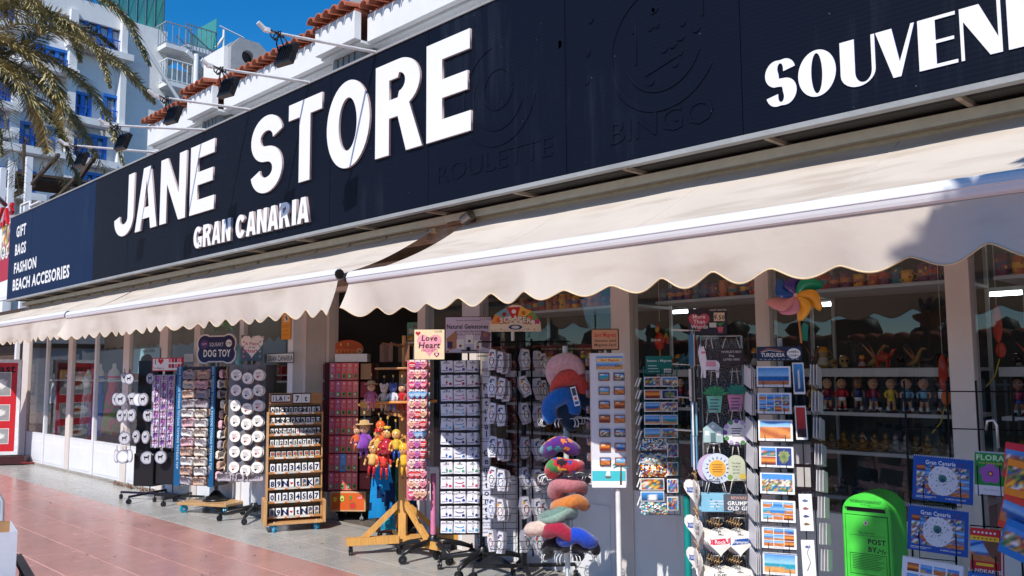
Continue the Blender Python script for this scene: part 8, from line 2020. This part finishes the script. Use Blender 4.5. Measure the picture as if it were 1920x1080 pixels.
# window shelves on the right section
for bi, (xa, xb) in enumerate([(-5.75,-4.30),(-4.05,-3.03),(-2.88,-1.82),(-1.62,-.24),(0,1.38)]):
    t = empty('display_shelf', ((xa+xb)/2, 5.85, 0), 0, ['white shelf unit behind the window with the scraper rack', 'white shelf unit behind the teal magnet rack', 'white shelf unit full of figurines behind the postcard stand', 'white shelf unit behind the calendars at the right edge', 'white shelf unit beyond the right edge of the photo'][bi], 'shelf unit')
    zs = [sh_z(1650,850,5.55), sh_z(1650,775,5.55), sh_z(1650,690,5.55), sh_z(1650,533,5.55)]
    L_ = xb-xa
    for z in [.78]+zs: sbox('shelf', -L_/2, L_/2, -.28, .28, z-.022, z, 'shelf_white', t)
    sbox('shelf_lip', -L_/2, L_/2, -.285, -.281, zs[2]-.055, zs[2]-.001, 'shelf_white', t)
    for x in (-L_/2, L_/2-.02): sbox('upright', x-.001, x+.021, .281, .30, .3, 2.5, 'shelf_white', t)
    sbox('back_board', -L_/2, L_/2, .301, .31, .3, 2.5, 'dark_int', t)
    # mugs and boxes on top
    n = int(L_/.08)
    for k in range(n):
        x = xa+.05+k*.08+qi.uniform(-.012,.012); P = [c(190,50,40), c(235,170,50), c(40,120,130), c(50,70,120), c(200,110,60), c(120,60,90)]
        m_ = MB(); cc = P[qi.randrange(6)]; c2 = P[qi.randrange(6)]; m_.lathe([(.036,0),(.037,.03),(.038,.06),(.038,.095),(.033,.096)], [cc, c2, cc, WHITE], 12)
        m_.tube([(.036,0,.02),(.06,0,.03),(.062,0,.06),(.037,0,.075)], .005, cc, 5)
        for j in range(5): a_ = qi.uniform(3.4,6.0); m_.ball(.036*math.cos(a_), .036*math.sin(a_), qi.uniform(.015,.08), .010,.006,.010, P[qi.randrange(6)], 6, 4)
        o = m_.build('painted_mug', 'ceramic', None, (x, 5.60, zs[3]+.001), (0,0,qi.uniform(-1,1))); o.scale = (1, 1, qi.uniform(.8,1.35)); tag(o, 'small brightly painted mug in the row on the top shelf', 'mug', 'painted mugs on the top shelf')
    # footballers with big heads
    if bi in (1, 2, 3):
        n = int(L_/.105)
        for k in range(n):
            sk = qi.choice([c(215,165,130), c(150,100,70), c(95,62,45), c(205,150,115)]); hr = qi.choice([c(25,20,20), c(50,32,22), c(30,25,25), c(120,80,40)])
            ki = qi.randrange(7); top = [c(235,235,235), c(205,35,50), c(235,150,30), c(120,180,220), c(150,25,60), c(235,200,60), c(25,40,110)][ki]; sh = [c(25,35,90), c(235,235,235), c(235,150,30), c(25,30,60), c(25,50,120), c(235,200,60), c(235,235,235)][ki]
            tn = ['white','red','orange','sky blue','claret','yellow','navy'][ki]
            m_ = MB(); m_.lathe([(.034,0),(.034,.010)], c(30,30,32), 12)
            for sx in (-1,1):
                m_.tube([(sx*.010,0,.075),(sx*.015,-.003,.045),(sx*.017,0,.015)], [.012,.009,.008], sk, 6); m_.lathe([(.011,.012),(.010,.035)], qi.choice([WHITE, top]), 6, x=sx*.017); m_.ball(sx*.017,-.008,.014,.008,.016,.007, qi.choice([BLACK, WHITE, RED]), 6, 5)
                m_.tube([(sx*.018,0,.125),(sx*.034,-.004,.105),(sx*.030,-.016,.088)], [.008,.007,.006], top if qi.random() < .6 else sk, 6)
            m_.lathe([(.022,.065),(.021,.085)], sh, 10, sy=.8); m_.lathe([(.018,.085),(.021,.12),(.013,.135)], top, 10, sy=.8)
            m_.ball(0,-.004,.168,.029,.028,.034, sk, 10, 8); m_.ball(0,.004,.180,.031,.029,.030, hr, 10, 8); m_.ball(0,-.033,.165,.005,.006,.006, sk, 6, 4)
            for sx in (-1,1): m_.ball(sx*.011,-.030,.172,.0035,.002,.003, BLACK, 5, 4)
            m_.quad(-.010,.010,.153,.156,-.0305,c(140,60,55))
            if qi.random() < .4: m_.ball(.03,-.02,.020,.010,.010,.010, WHITE, 8, 6)
            o = m_.build('footballer_figurine', 'gloss', None, (xa+.07+k*.105, 5.64+qi.uniform(-.02,.02), zs[1]+.001), (0,0,qi.uniform(.1,.7))); o.scale = (1.12,)*3
            tag(o, 'footballer figurine in %s kit, %s from left on the %s shelf' % (tn, ['first','second','third','fourth','fifth','sixth','seventh','eighth','ninth','tenth','eleventh','twelfth','thirteenth','fourteenth'][k], ['', 'teal rack window', 'main window', 'right hand window'][bi]), 'figurine', 'footballer figurines')
    # ornaments on the upper shelf
    n = int(L_/.085)
    for k in range(n):
        cc = qi.choice([c(170,60,40), c(60,50,45), c(160,130,80), c(110,100,90), c(60,120,140), c(200,120,60), c(35,35,38)]); s = qi.uniform(.6,1.25); m_ = MB(); kind = qi.randrange(4)
        if kind == 0: # skull
            m_.ball(0,0,.055,.036,.042,.040, cc, 10, 8); m_.cb(0,-.02,.018,.036,.03,.022, cc); [m_.ball(sx*.014,-.038,.052,.009,.006,.010, BLACK, 8, 6) for sx in (-1,1)]; nm = 'skull ornament'
        elif kind == 1: # dragon
            m_.tube([(-.05,0,.015),(-.02,0,.03),(.01,0,.05),(.02,-.01,.09),(.04,-.02,.12),(.06,-.03,.115)], [.008,.018,.020,.013,.010,.006], cc, 7); [m_.poly([(0,.06),(sx*.02-.06,.14),(sx*.01-.03,.08),(-.02,.05)], .01*sx, mix(cc, c(200,80,50), .4)) for sx in (-1,1)]; [m_.rod((sx,.0,.03),(sx,-.005,0), .006, cc, 5) for sx in (-.02,.015)]; nm = 'winged dragon ornament'
        elif kind == 2: # camel / bull
            m_.ball(0,0,.06,.045,.022,.026, cc, 10, 8); m_.tube([(.03,0,.06),(.055,0,.075),(.065,0,.10),(.08,0,.10)], [.014,.010,.011,.007], cc, 6); [m_.rod((sx,sy,.05),(sx,sy,0), .006, cc, 5) for sx in (-.03,.03) for sy in (-.012,.012)]; m_.ball(-.005,0,.085,.015,.012,.014, cc, 6, 5); nm = 'four legged animal ornament'
        else:
            m_.lathe([(.03,0),(.04,.02),(.022,.06),(.03,.09),(.018,.12)], [cc, mix(cc, WHITE, .4), cc, c(220,150,60)], 12); m_.tube([(.022,0,.06),(.05,0,.07),(.03,0,.10)], .004, cc, 5); nm = 'small vase ornament'
        o = m_.build('ornament', 'gloss', None, (xa+.07+k*.085, 5.64+qi.uniform(-.06,.08), zs[2]+.001), (0,0,qi.uniform(-.6,.9))); o.scale = (s,)*3
        tag(o, nm+' on the wide upper shelf behind the glass', 'ornament', 'ornaments on the upper shelf')
    # golden figures on the lower shelf, dark ones below
    for (zz, n, P, tg2) in ((zs[0], int(L_/.075), [c(130,95,45), c(150,110,55), c(120,100,70), c(150,150,150)], 'lower'), (.78, int(L_/.10), [c(90,90,95), c(60,40,35), c(110,100,60), c(40,60,90)], 'lowest')):
        for k in range(n):
            cc = qi.choice(P); m_ = MB(); m_.ball(0,0,.03,.036,.032,.028, cc, 10, 6); m_.ball(0,0,.062,.024,.020,.024, cc, 10, 6); m_.ball(0,-.004,.096,.017,.017,.019, cc, 10, 8); m_.ball(0,.002,.114,.008,.008,.008, mix(cc, BLACK, .4), 6, 5)
            for sx in (-1,1): m_.tube([(sx*.022,0,.07),(sx*.034,-.014,.05),(sx*.010,-.03,.04)], .007, cc, 6); m_.ball(sx*.025,-.018,.012,.022,.014,.010, cc, 8, 5)
            tag(m_.build('seated_figure', 'metal', None, (xa+.07+k*(L_-.1)/n, 5.64+qi.uniform(-.03,.04), zz+.001), (0,0,qi.uniform(-.3,.8))), 'small seated golden or bronze figure in the row on the %s shelf' % tg2, 'figurine', 'seated figures on the %s shelf' % tg2)
# lower cupboard fronts and stock inside
for k, x in enumerate((-4.9,-3.6,-2.3,-1.0)):
    t = MB(); t.bbox(-.55,.55,0,.4,.02,.62, c(70,50,40), .01); tag(t.build('stock_box', 'card', None, (x, 6.3, 0)), 'brown stock box on the shop floor, %s from the door' % ['first','second','third','fourth'][k], 'box')
# ceiling tubes
for k, (px, py, Yt, L_) in enumerate([(1320,582,7.0,1.9),(1535,568,7.0,1.5),(1635,566,7.0,1.5),(1850,553,7.0,1.2),(655,580,7.6,1.2),(545,592,7.2,1.0),(1420,560,8.6,1.2)]):
    p = onY(px, py, Yt)
    t = empty('tube_lamp', (p.x, Yt, min(p.z, 2.55)), 0, 'lit white ceiling tube inside the shop, %s one' % ['above the plaque rack','left above the figurines','right above the figurines','at the right edge','over the doorway','behind the orange notice','farther back in the middle'][k], 'lamp', 'lit ceiling tubes')
    MB().rod((-L_/2,0,0),(L_/2,0,0), .014, (1,1,1), 8).build('tube', 'tube_light', t); MB().box(-L_/2-.03,L_/2+.03,-.03,.03,.020,.05,c(200,200,200)).build('housing', 'paint', t)
for k, x in enumerate((-17.2,-15.4,-13.6,-11.8,-10.0,-3.6,-1.2)):  # hidden extra tubes, added to brighten the window displays
    t = empty('tube_lamp', (x, 5.95 if k < 5 else 6.6, 2.54), 0, 'lit white ceiling tube over the window display, %s one counted from the left' % ['first','second','third','fourth','fifth','sixth','seventh'][k], 'lamp', 'ceiling tubes over the window displays')
    MB().rod((-.6,0,0),(.6,0,0), .014, (1,1,1), 8).build('tube', 'tube_light', t); MB().box(-.63,.63,-.03,.03,.020,.05,c(200,200,200)).build('housing', 'paint', t)
# stock racks deep in the doorway
for k, (x, y, w_) in enumerate([(-7.9,7.4,1.0),(-6.9,8.2,1.2),(-6.0,7.2,.9)]):
    t = empty('inner_rack', (x, y, 0), R(20*k-10), 'dark stocked rack deep inside the shop, %s of three seen through the door' % ['leftmost','middle','rightmost'][k], 'rack')
    MB().box(-w_/2,w_/2,0,.05,.1,1.8,c(60,50,48)).build('back', 'card', t)
    for j in range(6):
        sbox('shelf', -w_/2, w_/2, -.25, -.001, .2+.3*j, .22+.3*j, 'dark_timber', t); m_ = MB()
        for i in range(9): x_ = -w_/2+.06+(w_-.1)*i/9; m_.bbox(x_, x_+.07, -.22, -.05, .222+.3*j, .36+.3*j+.06*qi.random(), vary(qi.choice([c(160,120,80), c(90,90,95), c(140,50,45), c(190,180,160), c(50,90,110)]), .2, qi), .004)
        m_.build('stock', 'print', t)
# turquoise Shells poster and stand in the doorway
p = onY(778, 622, 5.9); t = empty('shell_sign', (p.x, 5.9, p.z), R(20), 'turquoise poster reading Shells on a small tray stand in the doorway', 'sign')
m_ = MB(); m_.bbox(-.10,.13,-.006,.006,-.10,.105, c(95,150,140), .003); m_.text('Shells', .01, .01, -.0066, .05, c(230,215,190), .03); m_.text('Mare', .02, .06, -.0066, .028, c(150,40,50), .02); m_.pic(-.09,.12,-.095,-.03,-.0066,'misc',3,8,4); m_.build('poster', 'print', t)
m_ = MB(); m_.bbox(-.12,.15,-.06,.04,-.13,-.108, c(210,190,180), .004); m_.rod((0,0,-1.8),(0,0,-.13), .02, c(190,190,190), 8); m_.build('tray', 'plastic', t)
# left windows: clothes, shelves, bags
sh_ = empty('clothes_shelf', (0,0,0), 0, 'long white shelf with small gifts inside the left windows', 'shelf')
zz = sh_z(170, 712, 5.5)
sbox('shelf', -18.2, -8.8, 5.35, 5.65, zz-.02, zz, 'shelf_white', sh_)
for k in range(26):
    x = -17.8+.34*k; m_ = MB(); m_.bbox(-.06,.06,-.05,.05,0,qi.uniform(.10,.2), qi.choice([c(180,40,45), c(220,215,210), c(60,60,70), c(220,160,60), c(90,60,50)]), .004)
    if k % 2: m_.ball(0,-.055,.07,.03,.006,.03, qi.choice([WHITE, RED, BLACK]), 8, 5)
    tag(m_.build('gift_item', 'print', None, (x, 5.5, zz+.001)), 'small boxed gift in the row on the long shelf of the left windows', 'gift', 'small gifts on the left shelf')
sbox('back_partition', -18.9, -8.62, 6.4, 6.45, 0.004, 2.6, 'dark_int', sh_)
def dress(cc, c2, L_, w0, w1, seed, name, loc, lb, cat='dress'):
    m_ = MB(); q_ = random.Random(seed); n = 22; prof = []
    v = []; f = []; cs = []; nz = 16
    for j in range(nz+1):
        t = j/nz; r = w0*(1-.25*math.sin(math.pi*min(1,t*3)))+(w1-w0)*max(0,t-.2)
        for k in range(n):
            a = 2*math.pi*k/n; fold = 1+(.10*math.sin(a*6+seed)+.06*math.sin(a*11))*t
            v.append((r*fold*math.cos(a), r*.6*fold*math.sin(a), -L_*t+.02*math.sin(a*4)*(t > .95)))
    for j in range(nz):
        for k in range(n): f.append((j*n+(k+1)%n, j*n+k, (j+1)*n+k, (j+1)*n+(k+1)%n)); cs.append(vary(c2 if (q_.random() < (j/nz)**1.5) else cc, .12, q_))
    m_.add(v, f, cs, smooth=True); m_.rod((-w0*.5,0,0),(-w0*.3,0,.10), .008, cc, 5).rod((w0*.5,0,0),(w0*.3,0,.10), .008, cc, 5)
    t_ = empty(name, loc, 0, lb, cat); m_.build('fabric', 'cloth', t_)
    bst = MB(); bst.lathe([(w0*.9,-.10),(w0*.95,.0),(w0*.8,.08),(.05,.13),(.045,.20),(.03,.21)], c(215,212,210), 14, sy=.6); bst.rod((0,0,-L_-.2),(0,0,-.1), .012, c(120,120,120), 8); bst.build('mannequin', 'plastic', t_)
def at5(px, py, Y=5.45): return onY(px, py, Y)
p = at5(187, 705); dress(c(10,110,225), c(10,95,215), 1.0, .12, .24, 3, 'blue_dress', (p.x, 5.45, p.z), 'long bright blue strapless dress on a white mannequin in the left window')
p = at5(214, 705); dress(c(225,75,100), c(120,150,50), .95, .16, .30, 5, 'red_scarf_dress', (p.x, 5.45, p.z), 'coral red draped dress with green flowered lower part on a mannequin')
p = at5(160, 715); dress(c(200,195,195), c(150,150,150), .85, .13, .18, 7, 'grey_dress', (p.x, 5.5, p.z), 'pale grey dress hanging left of the blue dress')
for k, (px, py, cc, c2, lb) in enumerate([(62,770,c(205,205,215),c(60,80,150),'white and blue beach bag low in the first window'),(105,735,c(200,200,215),c(90,110,170),'tall striped fabric bundle hanging in the second window'),(112,790,c(215,205,210),c(180,90,90),'white bag with fringes in the second window'),(82,790,c(220,215,215),c(190,60,80),'white bag with pink print in the first window')]):
    p = at5(px, py); place('beach_bag', bag_me(cc, c2, .36, .42, k+3).mesh('beach_bag', 'cloth'), Frame(p.x, 5.4, 0), 0, 0, p.z+.2, lb, 'bag')
# toys and signs in the 3rd-4th left windows
for k in range(26):
    x = -12.9+.16*k; zq = .75+.42*(k%3)
    m_ = MB(); cc = qi.choice([c(190,60,45), c(220,150,60), c(60,90,60), c(70,60,110), c(200,190,180)]); m_.ball(0,0,.05,.05,.04,.05, cc, 10, 6); m_.ball(0,-.01,.12,.035,.03,.035, mix(cc, c(220,180,140), .5), 10, 6)
    for sx in (-1,1): m_.ball(sx*.02,0,.155,.01,.008,.012, cc, 6, 5); m_.ball(sx*.045,-.02,.07,.015,.012,.012, cc, 6, 5)
    tag(m_.build('soft_toy', 'plush', None, (x, 5.45, zq), (0,0,.5)), 'small soft toy among others in the windows behind the dog toy stand', 'soft toy', 'soft toys behind the dog toy stand')
for j in range(3): tag(sbox('glass_shelf', -13.0, -8.7, 5.32, 5.6, .735+.42*j, .748+.42*j, 'shelf_white'), '%s white shelf behind the dog toy and coaster stands' % ['lowest','middle','upper'][j], 'shelf')
# posters stuck to the glass
def poster(name, pa, pb, Y, fn, lb, cat='poster'):
    A = onY(*pa, Y); B = onY(*pb, Y); w_, h_ = B.x-A.x, A.z-B.z; m_ = MB(); fn(m_, w_, h_); return tag(m_.build(name, 'print', None, (A.x, Y, B.z)), lb, cat)
def f_travel(m_, w_, h_):
    m_.box(0,w_,-.004,0,0,h_,c(120,165,180)); m_.disc(w_*.55,h_*.5,w_*.2,-.0046,c(18,18,22),16,h_*.28); m_.disc(w_*.4,h_*.4,w_*.12,-.0075,c(25,25,30),10); m_.quad(w_*.25,w_*.75,h_*.05,h_*.2,-.0046,c(205,210,215)); m_.text('TRAVEL BOWLS', w_*.58, h_*.9, -.0046, h_*.12, c(15,20,25), .03, mw=w_*.7); m_.quad(w_*.3,w_*.5,h_*.08,h_*.16,-.005,c(210,130,60))
poster('travel_bowl_poster', (251,655), (299,700), 4.94, f_travel, 'pale blue TRAVEL BOWLS poster with a black dog on the window')
def f_orange(m_, w_, h_):
    m_.box(0,w_,-.004,0,0,h_,c(225,150,20)); m_.quad(w_*.25,w_*.8,h_*.62,h_*.9,-.0046,c(220,205,180)); m_.prism([(w_*.4,h_*.82),(w_*.52,h_*.86),(w_*.68,h_*.72),(w_*.58,h_*.67)], -.0056, -.0047, c(40,35,35))
    m_.text('ATENCION', w_*.5, h_*.95, -.0046, h_*.04, c(90,50,10), .01)
    for k, z in enumerate((.50,.44,.30,.16)): m_.quad(w_*.12,w_*.88,h_*z,h_*(z+.012),-.0046,c(120,70,15))
poster('orange_notice', (529,585), (545,636), 4.94, f_orange, 'orange notice with a pictogram stuck on the window left of the door', 'notice')
def f_gc(m_, w_, h_): m_.box(0,w_,-.004,0,0,h_,c(20,20,24)); m_.quad(.01,w_-.01,.01,h_-.01,-.0046,c(215,215,215)); m_.quad(.012,w_*.1,.012,h_-.012,-.005,c(20,70,60)); m_.text('GRAN CANARIA', w_*.55, h_*.48, -.005, h_*.55, c(25,40,40), .03, mw=w_*.84)
poster('number_plate', (496,663), (551,680), 4.93, f_gc, 'white souvenir number plate reading GRAN CANARIA by the door post', 'number plate')
def f_note(m_, w_, h_): m_.box(0,w_,-.003,0,0,h_,c(200,200,205)); [m_.quad(w_*.1,w_*.8,h_*(.2+.2*k),h_*(.25+.2*k),-.0034,c(130,130,150)) for k in range(3)]
poster('paper_note', (346,664), (362,678), 4.9, f_note, 'small white paper note behind the dog toy sign, left of the bone')
p = onY(418, 600, 5.3); m_ = MB(); m_.ball(0,0,0,.28,.03,.10, c(60,150,50), 12, 8); [m_.tube([(x*.1,0,-.05),(x*.12+.02,0,-.14)], .02, c(60,150,50), 6) for x in (-2,-1,1,2)]; m_.ball(.26,0,.05,.09,.04,.06, c(70,160,60), 8, 6)
tag(m_.build('inflatable_crocodile', 'gloss', None, (p.x, 5.3, p.z)), 'green inflatable animal hanging high inside the window', 'inflatable')
# light blue folded umbrella by the coaster rack
p = onY(440, 690, 4.85); m_ = MB(); m_.lathe([(.01,-.30),(.05,-.26),(.045,-.02),(.015,.10),(.004,.12)], c(130,190,200), 8); tag(m_.build('closed_parasol', 'cloth', None, (p.x, 4.9, p.z+.15)), 'pale turquoise closed parasol behind the bone sign', 'parasol')
# hanging rooster mobile and books seen through right glass
for k, (px, py, P, lb) in enumerate([(1237,640,[c(210,60,40), c(235,170,50), c(60,120,60)],'orange and green wooden rooster ornament hanging behind the teal rack'),(1770,730,[c(190,60,35), c(220,110,50)],'orange red hanging feather ornament inside the main window'),(1872,640,[c(200,70,50)],'red spiral ornament hanging inside the right window')]):
    p = onY(px, py, 5.48); m_ = MB(); q_ = random.Random(k)
    if k: m_.ball(0,0,.10,.028,.012,.11, P[0], 10, 8); m_.ball(.01,0,-.05,.03,.012,.045, P[-1], 10, 8); m_.tube([(0,0,-.1),(-.03,0,-.2),(-.08,0,-.26)], .004, c(220,190,60), 5)
    else:
        m_.ball(0,0,0,.05,.02,.07, P[0], 10, 8); m_.ball(-.02,0,.09,.022,.015,.025, P[1], 8, 6); [m_.tube([(.03,0,0),(.07,0,.03+.03*j),(.08,0,-.02+.03*j)], .010, P[j%3], 6) for j in range(3)]; m_.poly([(-.03,.11),(-.02,.14),(-.01,.12),(0,.135),(.0,.11)], 0, RED); m_.rod((0,0,-.06),(0,0,-.11), .006, P[1], 5)
    m_.rod((0,0,.15),(0,0,.8), .0015, WHITE, 4); tag(m_.build('hanging_ornament', 'gloss', None, (p.x, 5.48, p.z)), lb, 'ornament')
for k in range(5):
    p = onY(1030+34*k, 665, 5.5); m_ = MB().bbox(-.06,.06,0,.01,-.08,.08,[c(110,30,35), c(30,70,60), c(120,35,40), c(40,40,60), c(150,60,40)][k],.002).text('GRAN CANARIA', 0, .05, -.0006, .016, c(220,200,160), .01).pic(-.045,.045,-.06,.03,-.0006,'misc',k,5,4)
    tag(m_.build('guide_book', 'print', None, (p.x, 5.5, p.z), (0,0,.3)), 'Gran Canaria guide book standing behind the pillow stand, %s from left' % ['first','second','third','fourth','fifth'][k], 'book', 'books behind the pillow stand')

# ================================================================ left foreground and menu board
A = onY(-40, 678, 4.70); B = onY(41, 676, 4.70); zb = onY(30, 852, 4.70).z; zt = A.z
mb_ = empty('menu_board', (B.x, 4.70, 0), R(58), 'red breakfast menu board with three food photos in a white frame at the left edge', 'menu board')
W_ = 1.15; fr_ = MB(); fr_.box(-W_,-W_+.06,0,.05,zb,zt,WH); fr_.box(-.06,0,0,.05,zb,zt,WH); fr_.box(-W_+.0601,-.0601,0,.05,zt-.06,zt,WH); fr_.box(-W_+.0601,-.0601,0,.05,zb,zb+.06,WH); fr_.build('frame', 'paint', mb_)
pn = MB(); pn.box(-W_+.061,-.061,.012,.04,zb+.061,zt-.061,c(195,35,42)); H_ = zt-zb; pn.text('breakfast', -.10, zt-.16, .0115, .15, c(20,8,8), .03, align='R')
for k, (za, zc_) in enumerate(((.86,.62),(.52,.36),(.27,.12))): pn.quad(-1.0,-.16,zb+H_*zc_-.01,zb+H_*za+.01,.0112,c(225,220,215)); pn.pic(-.99,-.17,zb+H_*zc_,zb+H_*za,.0108,'food',k+2,18,12)
pn.build('panel', 'print', mb_)
ft = MB(); ft.box(-.9,.15,-.12,.2,.02,zb-.02,c(60,20,22)); ft.rod((.12,-.15,.04),(.32,-.1,.03),.02,c(120,30,30)); ft.build('foot', 'paint', mb_)
# box and crate bottom left
p = onZ(34, 1075, 0)
cbx = atd(32, 1000, 4.6)
fr = Frame(cbx.x, cbx.y, R(80))
ur, ztp = fr.loc(33, 996)
bxo = empty('cardboard_box', fr.w(ur, 0, 0), fr.yaw, 'open white cardboard box cut off by the lower left corner of the photo', 'box')
zb_ = ztp-.42
m_ = MB(); CW = c(205,210,222); KR = c(185,140,95)
m_.box(-.5,0,0,.004,zb_,ztp,CW); m_.box(-.004,0,.0041,.4,zb_,ztp,CW); m_.box(-.5,-.0041,.396,.4,zb_,ztp,KR); m_.box(-.5,-.496,.0041,.3959,zb_,ztp,KR); m_.box(-.4959,-.0041,.0041,.3959,zb_,zb_+.004,KR); m_.build('carton', 'card', bxo)
m_ = MB().add([(-.5,.41,ztp),(-.02,.41,ztp),(-.05,.56,ztp-.03),(-.45,.56,ztp-.03),(-.5,.41,ztp+.003),(-.02,.41,ztp+.003),(-.05,.56,ztp-.027),(-.45,.56,ztp-.027)], [(0,3,2,1),(4,5,6,7),(0,1,5,4),(1,2,6,5),(2,3,7,6),(3,0,4,7)], KR); m_.build('flap', 'card', bxo)
crt = empty('plastic_crate', fr.w(ur+.05, .25, 0), fr.yaw, 'black slatted plastic crate beside the white box at the lower left corner', 'crate')
zq = ztp-.28
for k in range(9): MB().box(.02+.001*k,.03+.001*k,-.35+.09*k,-.30+.09*k,.12,zq,c(45,38,36)).build('slat', 'plastic', crt)
MB().box(.0,.045,-.4,.5,zq,zq+.03,c(60,50,45)).box(.0,.045,-.4,.5,.09,.119,c(45,38,36)).box(-.6,-.001,-.4,-.38,.09,zq,c(45,38,36)).box(-.6,-.001,.48,.5,.09,zq,c(45,38,36)).build('rim', 'plastic', crt)
p = atd(3, 965, 5.2)
hc_ = MB(); hc_.tube([(-.25,0,.16),(-.05,0,.15),(.0,0,.08),(.01,0,-.15),(.0,0,-.35)], .012, c(175,180,190), 8); hc_.bbox(-.3,-.02,-.02,.02,-.02,.12,c(30,90,170),.01); hc_.tube([(-.3,.0,-.05),(-.04,0,-.06),(-.03,0,-.3)], .01, c(150,155,165), 8)
hc_.rod((0,0,-.34),(0,0,-p.z+.0), .012, c(175,180,190), 8)
tag(hc_.build('folding_trolley', 'paint', None, (p.x, p.y, p.z), (0,0,R(40))), 'grey tubular trolley handle with blue sling at the left edge above the white box', 'trolley')
# weeds along the plinth
qw = random.Random(9)
for k, (xa, xb) in enumerate([(-13.2,-12.75),(-12.7,-12.35),(-12.2,-11.75)]):
    m_ = MB()
    for j in range(24):
        x = qw.uniform(0,xb-xa); y = qw.uniform(-.07,.0); h_ = qw.uniform(.02,.07); dx = qw.uniform(-.05,.05); m_.tube([(x,y,0),(x+dx*.5,y-.02,h_*.7),(x+dx,y-.04,h_)], .0022, c(120,80,70), 4, None)
        for _ in range(3): m_.ball(x+dx+qw.uniform(-.02,.02),y-.04,h_+qw.uniform(-.02,.01),.008,.006,.006,qw.choice([c(130,80,70), c(95,95,60), c(150,100,85)]),5,4)
    tag(m_.build('wall_weed', 'leaf', None, (xa, 4.90, .0)), 'dry reddish weed growing along the foot of the white panels, %s clump' % ['left','middle','right'][k], 'weed', 'weeds at the wall foot')
# litter: dry leaves on the pavement
for k in range(26):
    x, y = qw.uniform(-13,-6.8), qw.uniform(2.5,4.6); m_ = MB(); r_ = qw.uniform(.008,.02)
    m_.add([(-r_,0,.002),(0,-r_*.4,.006),(r_*1.2,0,.003),(0,r_*.4,.007)], [(0,1,2,3)], qw.choice([c(90,60,40), c(60,45,35), c(120,95,60)])); tag(m_.build('dry_leaf', 'leaf', None, (x,y,.0005), (0,0,qw.uniform(0,6))), 'tiny dry leaf lying on the pavement', 'leaf', 'dry leaves on the pavement')
# rubber mat in the doorway
tag(sbox('door_mat', -8.2, -6.9, 5.62, 6.5, .0045, .014, 'dark_int'), 'dark mat on the shop floor just inside the door', 'mat')
